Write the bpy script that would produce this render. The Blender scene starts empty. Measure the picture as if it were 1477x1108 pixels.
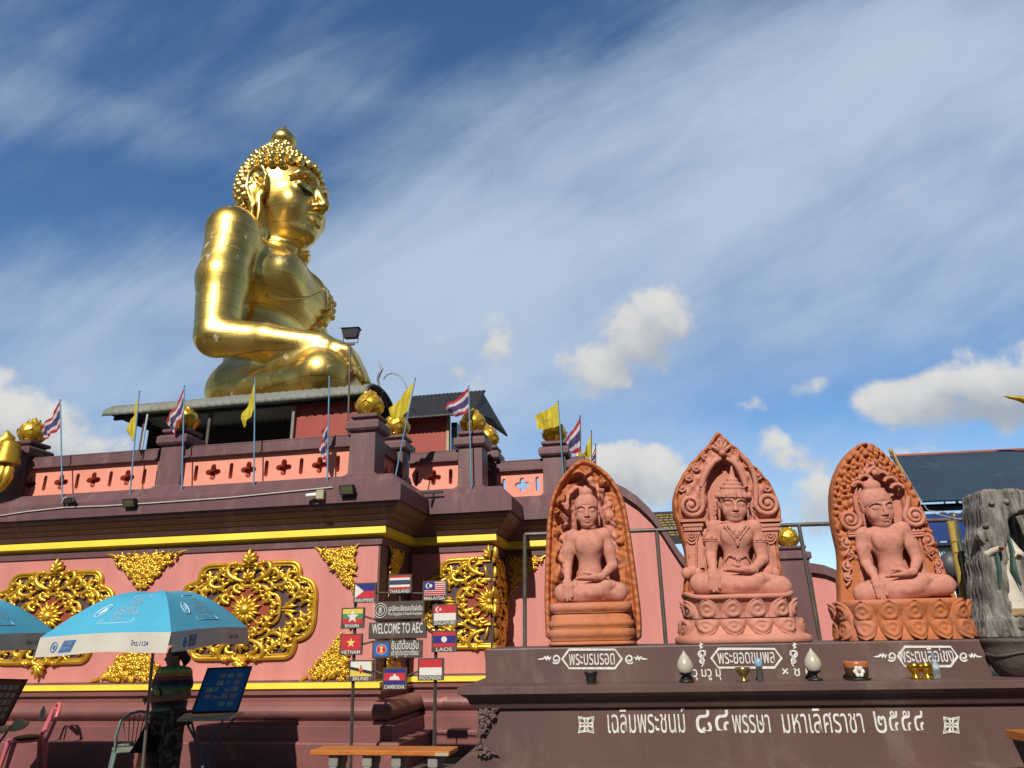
import bpy, bmesh, math, random
import numpy as np
from math import sin, cos, pi, radians, sqrt, atan2
from mathutils import Vector, Matrix

SC = bpy.context.scene
COL = SC.collection
random.seed(7)
RNG = np.random.default_rng(5)

# ------------------------------------------------------------------ camera
EYE = np.array([0.0, 0.0, 1.6])
PITCH, ROLL, FOC = radians(19.7), radians(1.2), 1024.0
_fw = np.array([0, cos(PITCH), sin(PITCH)])
_r0 = np.array([1.0, 0, 0]); _u0 = np.array([0, -sin(PITCH), cos(PITCH)])
_rt = _r0 * cos(ROLL) - _u0 * sin(ROLL)
_up = _u0 * cos(ROLL) + _r0 * sin(ROLL)
cam = bpy.data.cameras.new('camera'); camo = bpy.data.objects.new('camera', cam); COL.objects.link(camo)
cam.sensor_width = 36.0; cam.lens = 36.0 * FOC / 1477.0; cam.clip_start = .05; cam.clip_end = 3000
camo.matrix_world = Matrix(((_rt[0], _up[0], -_fw[0], EYE[0]), (_rt[1], _up[1], -_fw[1], EYE[1]),
                            (_rt[2], _up[2], -_fw[2], EYE[2]), (0, 0, 0, 1)))
SC.camera = camo

# ------------------------------------------------------------------ light
SUN_AZ, SUN_EL = radians(15.0), radians(41.0)       # to the left of straight behind the camera
sdir = Vector((-sin(SUN_AZ) * cos(SUN_EL), -cos(SUN_AZ) * cos(SUN_EL), sin(SUN_EL)))   # towards the sun
sl = bpy.data.lights.new('sun', 'SUN'); sl.energy = 5.0; sl.angle = radians(.5); sl.color = (1, .93, .82)
so = bpy.data.objects.new('sun', sl); COL.objects.link(so)
so.rotation_euler = sdir.to_track_quat('Z', 'Y').to_euler(); so.location = sdir * 60
SC.view_settings.view_transform = 'Standard'; SC.view_settings.look = 'None'
SC.view_settings.exposure = 0.0; SC.view_settings.gamma = 1.0
SC.cycles.max_bounces = 6; SC.cycles.use_denoising = True
SC.cycles.sample_clamp_indirect = 6

def ray(x, y): return _fw + _rt * (x - 738.5) / FOC - _up * (y - 554.0) / FOC
def at(x, y, Y):                       # world point seen at a photo pixel, Y metres ahead
    d = ray(x, y); return EYE + d * (Y / d[1])
class Frame:                           # a plan frame turned by deg: u along a facade, v away from the viewer
    def __init__(s, deg):
        t = radians(deg); s.rot = -t
        s.U = np.array([cos(t), -sin(t), 0]); s.V = np.array([sin(t), cos(t), 0])
    def w(s, u, v, z): return Vector(s.U * u + s.V * v + np.array([0, 0, z]))
    def uz(s, x, y, v):
        d = ray(x, y); p = EYE + d * (v / (d @ s.V)); return float(p @ s.U), float(p[2])
    def pt(s, x, y, v):
        u, z = s.uz(x, y, v); return s.w(u, v, z)
    def mat(s, u, v, z): return Matrix.Translation(s.w(u, v, z)) @ Matrix.Rotation(s.rot, 4, 'Z')
W = Frame(10.5); A = Frame(6.5)

# ------------------------------------------------------------------ sky
def build_world():
    w = bpy.data.worlds.new('World'); SC.world = w; w.use_nodes = True
    nt = w.node_tree; N = nt.nodes; L = nt.links; N.clear()
    def nd(t, **k):
        n = N.new(t)
        for a, b in k.items(): setattr(n, a, b)
        return n
    def M(op, a, b=None, c=None, clamp=False):
        n = nd('ShaderNodeMath', operation=op, use_clamp=clamp)
        for i, q in enumerate((a, b, c)):
            if q is None: continue
            if isinstance(q, (int, float)): n.inputs[i].default_value = q
            else: L.new(q, n.inputs[i])
        return n.outputs[0]
    def VM(op, a, b=None, s=None):
        n = nd('ShaderNodeVectorMath', operation=op)
        for i, q in enumerate((a, b)):
            if q is None: continue
            if isinstance(q, (tuple, list)): n.inputs[i].default_value = q
            else: L.new(q, n.inputs[i])
        if s is not None: n.inputs['Scale'].default_value = s
        return n
    def noise(vec, scale, det=6, rough=.55, dist=0.0):
        n = nd('ShaderNodeTexNoise'); n.inputs['Scale'].default_value = scale; n.inputs['Detail'].default_value = det
        n.inputs['Roughness'].default_value = rough; n.inputs['Distortion'].default_value = dist
        L.new(vec, n.inputs['Vector']); return n.outputs['Fac']
    def ss(v, a, b): # smoothstep a..b -> 0..1
        n = nd('ShaderNodeMapRange', interpolation_type='SMOOTHSTEP')
        L.new(v, n.inputs[0]); n.inputs[1].default_value = a; n.inputs[2].default_value = b
        return n.outputs[0]
    def mixc(f, a, b):
        n = nd('ShaderNodeMix', data_type='RGBA')
        L.new(f, n.inputs[0])
        for i, q in ((6, a), (7, b)):
            if isinstance(q, tuple): n.inputs[i].default_value = q
            else: L.new(q, n.inputs[i])
        return n.outputs[2]
    sky = nd('ShaderNodeTexSky', sky_type='NISHITA'); sky.sun_disc = False
    sky.sun_elevation = SUN_EL; sky.sun_rotation = pi + SUN_AZ
    sky.air_density = 1.0; sky.dust_density = .15; sky.ozone_density = 3.0; sky.altitude = 400
    dirv = nd('ShaderNodeTexCoord').outputs['Generated']
    sep = nd('ShaderNodeSeparateXYZ'); L.new(dirv, sep.inputs[0])
    zc = M('MAXIMUM', sep.outputs[2], .06)
    pl = nd('ShaderNodeCombineXYZ')
    L.new(M('DIVIDE', sep.outputs[0], zc), pl.inputs[0]); L.new(M('DIVIDE', sep.outputs[1], zc), pl.inputs[1])
    # an ellipse of sky round the direction of one photo pixel: 1 in the middle, 0 at the rim
    def blob(px, py, ra, rb, rot=0.0):
        c = Vector(ray(px, py)).normalized()
        rt = Vector(_rt); upv = c.cross(rt).normalized() * -1
        upv = (Vector(_up) - c * Vector(_up).dot(c)).normalized(); rt = (rt - c * rt.dot(c)).normalized()
        a = rt * cos(rot) + upv * sin(rot); b = upv * cos(rot) - rt * sin(rot)
        k = FOC
        ea = M('MULTIPLY', VM('DOT_PRODUCT', dirv, tuple(a)).outputs['Value'], k / ra)
        eb = M('MULTIPLY', VM('DOT_PRODUCT', dirv, tuple(b)).outputs['Value'], k / rb)
        fr = M('LESS_THAN', 0.2, VM('DOT_PRODUCT', dirv, tuple(c)).outputs['Value'])
        q = M('ADD', M('MULTIPLY', ea, ea), M('MULTIPLY', eb, eb))
        return M('MULTIPLY', M('SUBTRACT', 1.0, q, clamp=True), fr), eb
    def addup(l):
        r = l[0]
        for q in l[1:]: r = M('ADD', r, q)
        return r
    # --- high thin cirrus and haze, drawn out along one wind direction
    Fx = Vector((0, cos(radians(20)), sin(radians(20)))); Ux = Vector((0, -sin(radians(20)), cos(radians(20))))
    df = M('MAXIMUM', VM('DOT_PRODUCT', dirv, tuple(Fx)).outputs['Value'], .2)
    pq = nd('ShaderNodeCombineXYZ'); L.new(M('DIVIDE', sep.outputs[0], df), pq.inputs[0]); L.new(M('DIVIDE', VM('DOT_PRODUCT', dirv, tuple(Ux)).outputs['Value'], df), pq.inputs[1])
    def streak(ang, sx, sy, loc, sc, det, dist):
        m1 = nd('ShaderNodeMapping'); L.new(pq.outputs[0], m1.inputs[0]); m1.inputs['Rotation'].default_value = (0, 0, radians(-ang))
        m2 = nd('ShaderNodeMapping'); L.new(m1.outputs[0], m2.inputs[0]); m2.inputs['Scale'].default_value = (sx, sy, 1); m2.inputs['Location'].default_value = loc
        return noise(m2.outputs[0], sc, det, .58, dist)
    c1 = streak(24, .7, 1.6, (0, 0, 0), 2.4, 9, .5); c2 = streak(30, .8, 3.2, (3.1, 1.7, 0), 3.5, 8, .6); c3 = streak(10, 1, 1.3, (7, 2, 0), 5.5, 8, .3)
    cover = addup([M('MULTIPLY', blob(*b[:5])[0], b[5]) for b in (
        (900, 270, 640, 260, radians(24), .34), (1440, 160, 480, 300, radians(20), .24), (650, 460, 380, 200, 0, .26), (1380, 420, 330, 130, radians(15), .16),
        (160, 450, 250, 130, radians(15), .26), (70, 560, 240, 90, 0, .12), (330, 640, 500, 120, 0, .14), (1000, 730, 700, 130, 0, .22), (90, 165, 260, 50, radians(-5), .12), (480, 120, 260, 60, radians(28), .06), (880, 560, 240, 80, 0, .10))])
    cover = M('SUBTRACT', cover, M('MULTIPLY', blob(160, 290, 300, 110, radians(10))[0], .10))
    cover = M('SUBTRACT', cover, M('MULTIPLY', blob(740, 30, 260, 90, radians(10))[0], .16))
    cover = M('SUBTRACT', cover, M('MULTIPLY', blob(1120, 560, 260, 70, radians(8))[0], .08))
    cir = addup([M('MULTIPLY', c1, .50), M('MULTIPLY', c2, .40), M('MULTIPLY', c3, .22), cover])
    cirm = M('MULTIPLY', ss(cir, .44, 1.10), .92)
    # --- cumulus near the horizon
    cn = noise(dirv, 13.0, 8, .55, .15)
    cn2 = noise(dirv, 7.0, 3, .5)
    bl = []; sh = []
    for b in ((935, 478, 98, 80, 0, 1.0), (868, 528, 110, 62, .3, .72), (712, 510, 100, 74, .2, .42), (640, 500, 80, 50, 0, .3), (1128, 566, 74, 26, .25, .5), (1400, 574, 160, 60, .12, .95),
              (1485, 552, 110, 60, .1, 1.0), (905, 685, 120, 56, 0, 1.0), (30, 622, 112, 74, -.25, 1.0), (-70, 635, 150, 105, 0, 1.0), (100, 664, 130, 40, 0, .85),
              (1205, 735, 76, 56, 0, .9), (1170, 650, 150, 40, 0, .42), (1290, 670, 180, 44, 0, .42), (1590, 545, 180, 80, 0, 1.0)):
        m, eb = blob(*b[:5])
        m = M('MULTIPLY', m, b[5]); bl.append(m); sh.append(M('MULTIPLY', m, eb))
    bs = bl[0]
    for q in bl[1:]: bs = M('MAXIMUM', bs, q)
    dens = addup([M('MULTIPLY', bs, .86), M('MULTIPLY', M('SUBTRACT', cn, .5), 1.9), M('MULTIPLY', M('SUBTRACT', cn2, .5), .5)])
    cum = M('MULTIPLY', ss(dens, .28, .66), ss(bs, .02, .3))
    lit = addup([M('MULTIPLY', addup(sh), .42), M('MULTIPLY', M('SUBTRACT', cn, .5), .9), .68])
    cc = mixc(ss(lit, .3, .98), (4.7, 5.3, 6.1, 1), (9.3, 9.2, 8.8, 1))
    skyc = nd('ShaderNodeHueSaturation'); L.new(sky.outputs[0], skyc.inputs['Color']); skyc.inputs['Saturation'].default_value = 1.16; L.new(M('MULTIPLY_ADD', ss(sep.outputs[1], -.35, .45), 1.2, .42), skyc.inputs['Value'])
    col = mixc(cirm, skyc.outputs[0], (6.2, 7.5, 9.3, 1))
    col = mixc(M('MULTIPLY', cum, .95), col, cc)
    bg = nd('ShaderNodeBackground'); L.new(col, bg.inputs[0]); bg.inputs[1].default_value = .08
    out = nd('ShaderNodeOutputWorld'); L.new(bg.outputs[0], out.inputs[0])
build_world()

# ------------------------------------------------------------------ materials
MATS = {}
def mat(name, col, col2=None, scale=4.0, rough=.6, metal=0.0, bump=.0, bscale=None, spread=(.35, .7), stain=None, stain_scale=1.2, stain_at=(.56, .72), attr=None, spec=None, detail=6, stretch=(1, 1, 1), rough2=None, trans=None, alpha=None):
    m = bpy.data.materials.new(name); m.use_nodes = True; nt = m.node_tree; N = nt.nodes; L = nt.links
    b = N['Principled BSDF']
    b.inputs['Roughness'].default_value = rough; b.inputs['Metallic'].default_value = metal
    if spec is not None: b.inputs['Specular IOR Level'].default_value = spec
    tc = N.new('ShaderNodeTexCoord'); mp = N.new('ShaderNodeMapping'); L.new(tc.outputs['Object'], mp.inputs[0]); mp.inputs['Scale'].default_value = stretch
    def noise(sc, det=detail, ro=.6):
        n = N.new('ShaderNodeTexNoise'); n.inputs['Scale'].default_value = sc; n.inputs['Detail'].default_value = det; n.inputs['Roughness'].default_value = ro
        L.new(mp.outputs[0], n.inputs['Vector']); return n.outputs['Fac']
    def ramp(f, a, bb):
        n = N.new('ShaderNodeMapRange'); L.new(f, n.inputs[0]); n.inputs[1].default_value = a; n.inputs[2].default_value = bb; return n.outputs[0]
    def mixc(f, a, c):
        n = N.new('ShaderNodeMix'); n.data_type = 'RGBA'; L.new(f, n.inputs[0])
        for i, q in ((6, a), (7, c)):
            if isinstance(q, (tuple, list)): n.inputs[i].default_value = tuple(q[:3]) + (1,)
            else: L.new(q, n.inputs[i])
        return n.outputs[2]
    c2 = col2 or tuple(q * .82 for q in col)
    f = ramp(noise(scale), *spread)
    out = mixc(f, c2, col)
    if attr:                                       # a second colour of the thing itself, laid on by a mesh attribute
        an = N.new('ShaderNodeAttribute'); an.attribute_name = 'tint'
        mm = N.new('ShaderNodeMath'); mm.operation = 'ADD'; L.new(an.outputs['Fac'], mm.inputs[0])
        m2 = N.new('ShaderNodeMath'); m2.operation = 'MULTIPLY_ADD'; L.new(noise(scale * .7), m2.inputs[0]); m2.inputs[1].default_value = 1.3; m2.inputs[2].default_value = -.65
        L.new(m2.outputs[0], mm.inputs[1])
        out = mixc(ramp(mm.outputs[0], .3, .7), out, attr)
    if stain:
        s = ramp(noise(stain_scale, 8, .68), *stain_at); out = mixc(s, out, stain)
        if metal > .5:
            mr = N.new('ShaderNodeMapRange'); L.new(s, mr.inputs[0]); mr.inputs[3].default_value = metal; mr.inputs[4].default_value = .1; L.new(mr.outputs[0], b.inputs['Metallic'])
    L.new(out, b.inputs['Base Color'])
    if rough2 is not None:
        mr = N.new('ShaderNodeMapRange'); L.new(noise(scale * 1.7), mr.inputs[0]); mr.inputs[1].default_value = .3; mr.inputs[2].default_value = .7; mr.inputs[3].default_value = rough; mr.inputs[4].default_value = rough2; L.new(mr.outputs[0], b.inputs['Roughness'])
    if bump:
        bn = N.new('ShaderNodeBump'); bn.inputs['Strength'].default_value = bump; bn.inputs['Distance'].default_value = .02
        L.new(noise(bscale or scale * 6, 5), bn.inputs['Height']); L.new(bn.outputs[0], b.inputs['Normal'])
    if trans: b.inputs['Transmission Weight'].default_value = trans
    if alpha is not None: b.inputs['Alpha'].default_value = alpha
    MATS[name] = m; return m
MV = mat('mauve_paint', (.150, .072, .078), (.112, .055, .060), 1.6, .5, bump=.08, bscale=30, stain=(.23, .145, .14), stain_scale=1.5, stain_at=(.54, .8), stretch=(2.6, 1, .5))
MVP = mat('mauve_plinth_paint', (.225, .085, .080), (.165, .062, .062), 1.5, .5, bump=.12, bscale=25, stain=(.42, .16, .12), stain_scale=2.2, stain_at=(.63, .70))
PINK = mat('pink_paint', (.62, .24, .215), (.53, .195, .175), .9, .6, bump=.08, bscale=40, stain=(.47, .19, .17), stain_scale=1.6, stain_at=(.57, .85), stretch=(3.4, 1, .28))
PINKL = mat('light_pink_paint', (.80, .32, .235), (.70, .26, .19), 1.2, .6, bump=.05, bscale=40)
YEL = mat('yellow_paint', (.88, .72, .07), (.78, .60, .05), 1.5, .45, bump=.05)
GOLD = mat('gilded_relief', (.82, .53, .065), (.60, .34, .03), 6, .36, metal=.66, bump=.15, bscale=40)
GOLDB = mat('polished_gold_leaf', (.95, .69, .21), (.66, .41, .08), .55, .26, metal=1.0, bump=.22, bscale=1.1, stain=(.60, .56, .46), stain_scale=2.3, stain_at=(.60, .67), rough2=.46, detail=9, spread=(.36, .56))
def add_seams(m, sc=.55):                     # the joints between sheets of gilding
    nt = m.node_tree; N = nt.nodes; L = nt.links; b = N['Principled BSDF']
    tc = N.new('ShaderNodeTexCoord'); sp = N.new('ShaderNodeSeparateXYZ'); L.new(tc.outputs['Object'], sp.inputs[0]); ad = N.new('ShaderNodeMath'); L.new(sp.outputs[0], ad.inputs[0]); L.new(sp.outputs[1], ad.inputs[1])
    cb = N.new('ShaderNodeCombineXYZ'); L.new(ad.outputs[0], cb.inputs[0]); L.new(sp.outputs[2], cb.inputs[1])
    br = N.new('ShaderNodeTexBrick'); L.new(cb.outputs[0], br.inputs['Vector']); br.inputs['Scale'].default_value = sc; br.inputs['Mortar Size'].default_value = .006; br.inputs['Color1'].default_value = (1, 1, 1, 1); br.inputs['Color2'].default_value = (.80, .78, .72, 1); br.inputs['Mortar'].default_value = (.45, .38, .3, 1)
    mx = N.new('ShaderNodeMix'); mx.data_type = 'RGBA'; mx.blend_type = 'MULTIPLY'; mx.inputs[0].default_value = .75
    old = b.inputs['Base Color'].links[0].from_socket; L.new(old, mx.inputs[6]); L.new(br.outputs['Color'], mx.inputs[7]); L.new(mx.outputs[2], b.inputs['Base Color'])
add_seams(GOLDB)
MAROON = mat('dark_mauve_backing', (.095, .045, .052), (.07, .035, .04), 3, .6)
REDB = mat('red_backing', (.30, .055, .025), (.23, .042, .02), 3, .6)
BROWN = mat('brown_altar_paint', (.122, .069, .061), (.094, .054, .049), 1.2, .55, bump=.07, bscale=30, stain=(.185, .135, .118), stain_scale=1.9, stain_at=(.52, .8), stretch=(1.6, 1, .7))
TERRA = mat('terracotta', (.56, .24, .17), (.44, .17, .12), 2.4, .75, bump=.35, bscale=26, attr=(.43, .135, .045), stain=(.20, .085, .06), stain_scale=3.6, stain_at=(.57, .72))
TERRA2 = mat('pink_terracotta', (.57, .25, .185), (.45, .185, .135), 2.4, .75, bump=.3, bscale=28, attr=(.46, .15, .06), stain=(.30, .13, .10), stain_scale=3.2, stain_at=(.57, .75))
WHITEP = mat('white_lettering', (.80, .80, .77), (.52, .51, .48), 26, .6)
ROOFM = mat('grey_corrugated_metal', (.22, .23, .205), (.15, .16, .14), 2.0, .65, metal=.0, bump=.05, stain=(.2, .17, .13), stain_scale=1.2)
BLACK = mat('black_paint', (.014, .014, .015), None, 5, .5)
DARK = mat('interior_shade', (.02, .015, .016), None, 3, .8)  # near-black colour painted in for the shade inside the shed
REDW = mat('red_wall_paint', (.36, .06, .042), (.29, .05, .036), 1.5, .6)
STEEL = mat('weathered_steel_pipe', (.16, .15, .135), (.10, .085, .07), 6, .5, metal=.5, stain=(.22, .11, .06), stain_scale=5)
BLUEP = mat('blue_pole_paint', (.13, .30, .46), (.10, .24, .38), 5, .4)
WOODB = mat('orange_varnished_wood', (.50, .17, .035), (.36, .11, .02), 3, .4, bump=.1, bscale=14, stretch=(1, 8, 8))
WOODG = mat('weathered_grey_wood', (.30, .28, .25), (.085, .078, .07), 9, .85, bump=1.0, bscale=26, stretch=(3, 3, .35), spread=(.38, .62))
BAMB = mat('yellow_bamboo', (.46, .34, .07), (.33, .23, .05), 4, .45)
GREYC = mat('grey_concrete', (.26, .25, .23), (.19, .18, .17), 3, .8, bump=.2)

# ------------------------------------------------------------------ mesh helpers
WM = {}                                     # world matrix of everything placed
def put(o, M=None, parent=None):
    pm = WM[parent.name] if parent is not None else Matrix.Identity(4)
    M = M if M is not None else Matrix.Identity(4)
    WM[o.name] = M
    if parent is not None: o.parent = parent
    o.matrix_basis = pm.inverted() @ M
    return o
def node(name, M, parent):                  # an Empty that parents sub-parts
    o = bpy.data.objects.new(name, None); o.empty_display_size = .1; COL.objects.link(o)
    return put(o, M, parent)
def thing(name, label, cat, M=None, group=None):
    o = bpy.data.objects.new(name, None); o.empty_display_size = .1; COL.objects.link(o)
    put(o, M)
    return tag(o, label, cat, group)
def tag(o, label, cat, group=None):
    o['label'] = label; o['category'] = cat
    if group: o['group'] = group
    return o
def np_mesh(name, V, F, m, parent=None, smooth=True, attr=None, M=None):
    me = bpy.data.meshes.new(name); V = np.asarray(V, dtype=np.float32); F = np.asarray(F, dtype=np.int32)
    n = F.shape[1]
    me.vertices.add(len(V)); me.vertices.foreach_set('co', V.ravel())
    me.loops.add(F.size); me.loops.foreach_set('vertex_index', F.ravel())
    me.polygons.add(len(F)); me.polygons.foreach_set('loop_start', np.arange(0, F.size, n, dtype=np.int32))
    me.polygons.foreach_set('use_smooth', np.full(len(F), smooth))
    me.update(calc_edges=True); me.validate()
    if attr is not None:
        a = me.attributes.new('tint', 'FLOAT', 'POINT'); a.data.foreach_set('value', np.asarray(attr, dtype=np.float32))
    me.materials.append(m)
    o = bpy.data.objects.new(name, me); COL.objects.link(o)
    return put(o, M, parent)
class MB:                                   # collects shapes, then links them as one mesh object
    def __init__(s): s.v = []; s.f = []; s.m = []; s.X = Matrix.Identity(4); s.sm = []
    def add(s, V, F, mi=0, smooth=False, X=None):
        b = len(s.v); T = s.X @ X if X is not None else s.X
        s.v += [tuple(T @ Vector(p)) for p in V]; s.f += [tuple(b + i for i in f) for f in F]
        s.m += [mi] * len(F); s.sm += [smooth] * len(F)
    def box(s, c, d, mi=0, X=None, taper=1.0):
        x, y, z = (q / 2 for q in d); t = taper
        V = [(c[0] + i * x * (t if k > 0 else 1), c[1] + j * y * (t if k > 0 else 1), c[2] + k * z) for k in (-1, 1) for j in (-1, 1) for i in (-1, 1)]
        s.add(V, [(0, 2, 3, 1), (4, 5, 7, 6), (0, 1, 5, 4), (2, 6, 7, 3), (0, 4, 6, 2), (1, 3, 7, 5)], mi, X=X)
    def bx(s, a, b, mi=0): s.box([(p + q) / 2 for p, q in zip(a, b)], [abs(q - p) for p, q in zip(a, b)], mi)
    def prism(s, P, y0, y1, mi=0, X=None):   # outline in x,z drawn out along y
        n = len(P); V = [(p[0], y0, p[1]) for p in P] + [(p[0], y1, p[1]) for p in P]
        s.add(V, [tuple(range(n)), tuple(range(2 * n - 1, n - 1, -1))] + [(i, i + n, (i + 1) % n + n, (i + 1) % n) for i in range(n)], mi, X=X)
    def tube(s, P, R, n=8, mi=0, flat=1.0, caps=True, smooth=True, X=None, ref=None):
        P = [Vector(p) for p in P]
        if isinstance(R, (int, float)): R = [R] * len(P)
        V = []; F = []
        a = None
        for i, p in enumerate(P):
            t = (P[min(i + 1, len(P) - 1)] - P[max(i - 1, 0)])
            t = t.normalized() if t.length > 1e-9 else Vector((0, 0, 1))
            if ref is not None: a = t.cross(Vector(ref))
            elif a is None: a = t.cross(Vector((0, 0, 1)) if abs(t.z) < .9 else Vector((1, 0, 0)))
            else: a = a - t * a.dot(t)
            a = a.normalized() if a.length > 1e-6 else t.orthogonal().normalized(); b = t.cross(a)
            for k in range(n):
                g = 2 * pi * k / n; V.append(p + a * cos(g) * R[i] + b * sin(g) * R[i] * flat)
        for i in range(len(P) - 1):
            for k in range(n): F.append((i * n + k, i * n + (k + 1) % n, (i + 1) * n + (k + 1) % n, (i + 1) * n + k))
        s.add(V, F, mi, smooth, X)
        if caps:
            s.add([V[k] for k in range(n)][::-1], [tuple(range(n))], mi, False, X)
            s.add(V[-n:], [tuple(range(n))], mi, False, X)
    def lathe(s, prof, n=20, c=(0, 0, 0), mi=0, smooth=True, X=None, sx=1.0, sy=1.0):
        V = []; F = []
        for r, z in prof:
            for k in range(n): V.append((c[0] + sx * r * cos(2 * pi * k / n), c[1] + sy * r * sin(2 * pi * k / n), c[2] + z))
        for i in range(len(prof) - 1):
            for k in range(n): F.append((i * n + k, i * n + (k + 1) % n, (i + 1) * n + (k + 1) % n, (i + 1) * n + k))
        s.add(V, F, mi, smooth, X)
        if prof[0][0] > 1e-4: s.add(V[:n][::-1], [tuple(range(n))], mi, False, X)
        if prof[-1][0] > 1e-4: s.add(V[-n:], [tuple(range(n))], mi, False, X)
    def ball(s, c, r, n=10, m=6, mi=0, X=None):
        if isinstance(r, (int, float)): r = (r, r, r)
        V = [(c[0], c[1], c[2] - r[2])]; F = []
        for i in range(1, m):
            a = -pi / 2 + pi * i / m
            for k in range(n): V.append((c[0] + r[0] * cos(a) * cos(2 * pi * k / n), c[1] + r[1] * cos(a) * sin(2 * pi * k / n), c[2] + r[2] * sin(a)))
        V.append((c[0], c[1], c[2] + r[2])); T = len(V) - 1
        for k in range(n): F.append((0, 1 + (k + 1) % n, 1 + k)); F.append((T, 1 + (m - 2) * n + k, 1 + (m - 2) * n + (k + 1) % n))
        for i in range(m - 2):
            for k in range(n): F.append((1 + i * n + k, 1 + i * n + (k + 1) % n, 1 + (i + 1) * n + (k + 1) % n, 1 + (i + 1) * n + k))
        s.add(V, F, mi, True, X)
    def grid(s, fn, nu, nv, mi=0, smooth=True, X=None, mifn=None):
        V = [fn(i / nu, j / nv) for j in range(nv + 1) for i in range(nu + 1)]
        for j in range(nv):
            for i in range(nu):
                pass
        F = [(j * (nu + 1) + i, j * (nu + 1) + i + 1, (j + 1) * (nu + 1) + i + 1, (j + 1) * (nu + 1) + i) for j in range(nv) for i in range(nu)]
        b = len(s.m); s.add(V, F, mi, smooth, X)
        if mifn:
            for q in range(len(F)): s.m[b + q] = mifn((q % nu + .5) / nu, (q // nu + .5) / nv)
    def build(s, name, m, parent=None, M=None, bevel=0.0, seg=1, solid=0.0, kind=None):
        me = bpy.data.meshes.new(name); me.from_pydata(s.v, [], s.f)
        for q in (m if isinstance(m, (list, tuple)) else [m]): me.materials.append(q)
        me.polygons.foreach_set('material_index', s.m); me.polygons.foreach_set('use_smooth', s.sm); me.update()
        o = bpy.data.objects.new(name, me); COL.objects.link(o)
        put(o, M, parent)
        if bevel:
            q = o.modifiers.new('b', 'BEVEL'); q.width = bevel; q.segments = seg; q.limit_method = 'ANGLE'; q.angle_limit = radians(40)
        if solid:
            q = o.modifiers.new('s', 'SOLIDIFY'); q.thickness = solid; q.offset = 0
        if kind: o['kind'] = kind
        return o
def text_mesh(body, size, m, parent, M, name='lettering', align='CENTER', ext=.0015, off=0.0, sx=1.0, shear=0.0, kern=1.0, width=None):
    c = bpy.data.curves.new(name, 'FONT'); c.body = body; c.size = size; c.align_x = align; c.align_y = 'BOTTOM_BASELINE'
    c.extrude = ext; c.offset = off; c.shear = shear; c.space_character = kern; c.resolution_u = 3
    o = bpy.data.objects.new(name, c); COL.objects.link(o)
    dg = bpy.context.evaluated_depsgraph_get(); me = bpy.data.meshes.new_from_object(o.evaluated_get(dg))
    bpy.data.objects.remove(o); bpy.data.curves.remove(c)
    n = len(me.vertices); V = np.empty(n * 3, np.float32); me.vertices.foreach_get('co', V); V = V.reshape(-1, 3)
    if n and width: sx = width / max(1e-6, V[:, 0].max() - V[:, 0].min())
    V[:, 0] *= sx
    if n and width and align == 'CENTER': V[:, 0] -= (V[:, 0].max() + V[:, 0].min()) / 2
    V = np.stack([V[:, 0], -V[:, 2], V[:, 1]], 1)        # stand the lettering upright, facing -y
    me.vertices.foreach_set('co', V.ravel().astype(np.float32)); me.materials.clear(); me.materials.append(m); me.update()
    me.name = name; q = bpy.data.objects.new(name, me); COL.objects.link(q)
    return put(q, M, parent)
def join_text(parts, name, m, parent, M):                # several pieces of writing as one mesh
    bm = bmesh.new()
    for o in parts:
        t = o.data.copy(); t.transform(M.inverted() @ WM[o.name]); bm.from_mesh(t); bpy.data.meshes.remove(t)
        d = o.data; bpy.data.objects.remove(o); bpy.data.meshes.remove(d)
    me = bpy.data.meshes.new(name); bm.to_mesh(me); bm.free(); me.materials.append(m)
    q = bpy.data.objects.new(name, me); COL.objects.link(q)
    return put(q, M, parent)
def holed(name, outer, holes, depth, m, parent, M, bevel=0.0):   # a plate in x,z with holes cut right through it
    c = bpy.data.curves.new(name, 'CURVE'); c.dimensions = '2D'; c.fill_mode = 'BOTH'; c.extrude = depth / 2
    for P in [outer] + holes:
        s = c.splines.new('POLY'); s.points.add(len(P) - 1); s.use_cyclic_u = True
        for q, p in zip(s.points, P): q.co = (p[0], p[1], 0, 1)
    o = bpy.data.objects.new(name, c); COL.objects.link(o)
    me = bpy.data.meshes.new_from_object(o.evaluated_get(bpy.context.evaluated_depsgraph_get()))
    bpy.data.objects.remove(o); bpy.data.curves.remove(c)
    me.transform(Matrix.Rotation(radians(90), 4, 'X')); me.materials.clear(); me.materials.append(m); me.name = name
    q = bpy.data.objects.new(name, me); COL.objects.link(q)
    return put(q, M, parent)
def copy_tree(o, parent=None):
    c = o.copy(); COL.objects.link(c)
    if parent is not None: c.parent = parent
    for ch in list(o.children): copy_tree(ch, c)
    return c
def T(x, y, z, rz=0.0): return Matrix.Translation((x, y, z)) @ Matrix.Rotation(rz, 4, 'Z')

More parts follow.
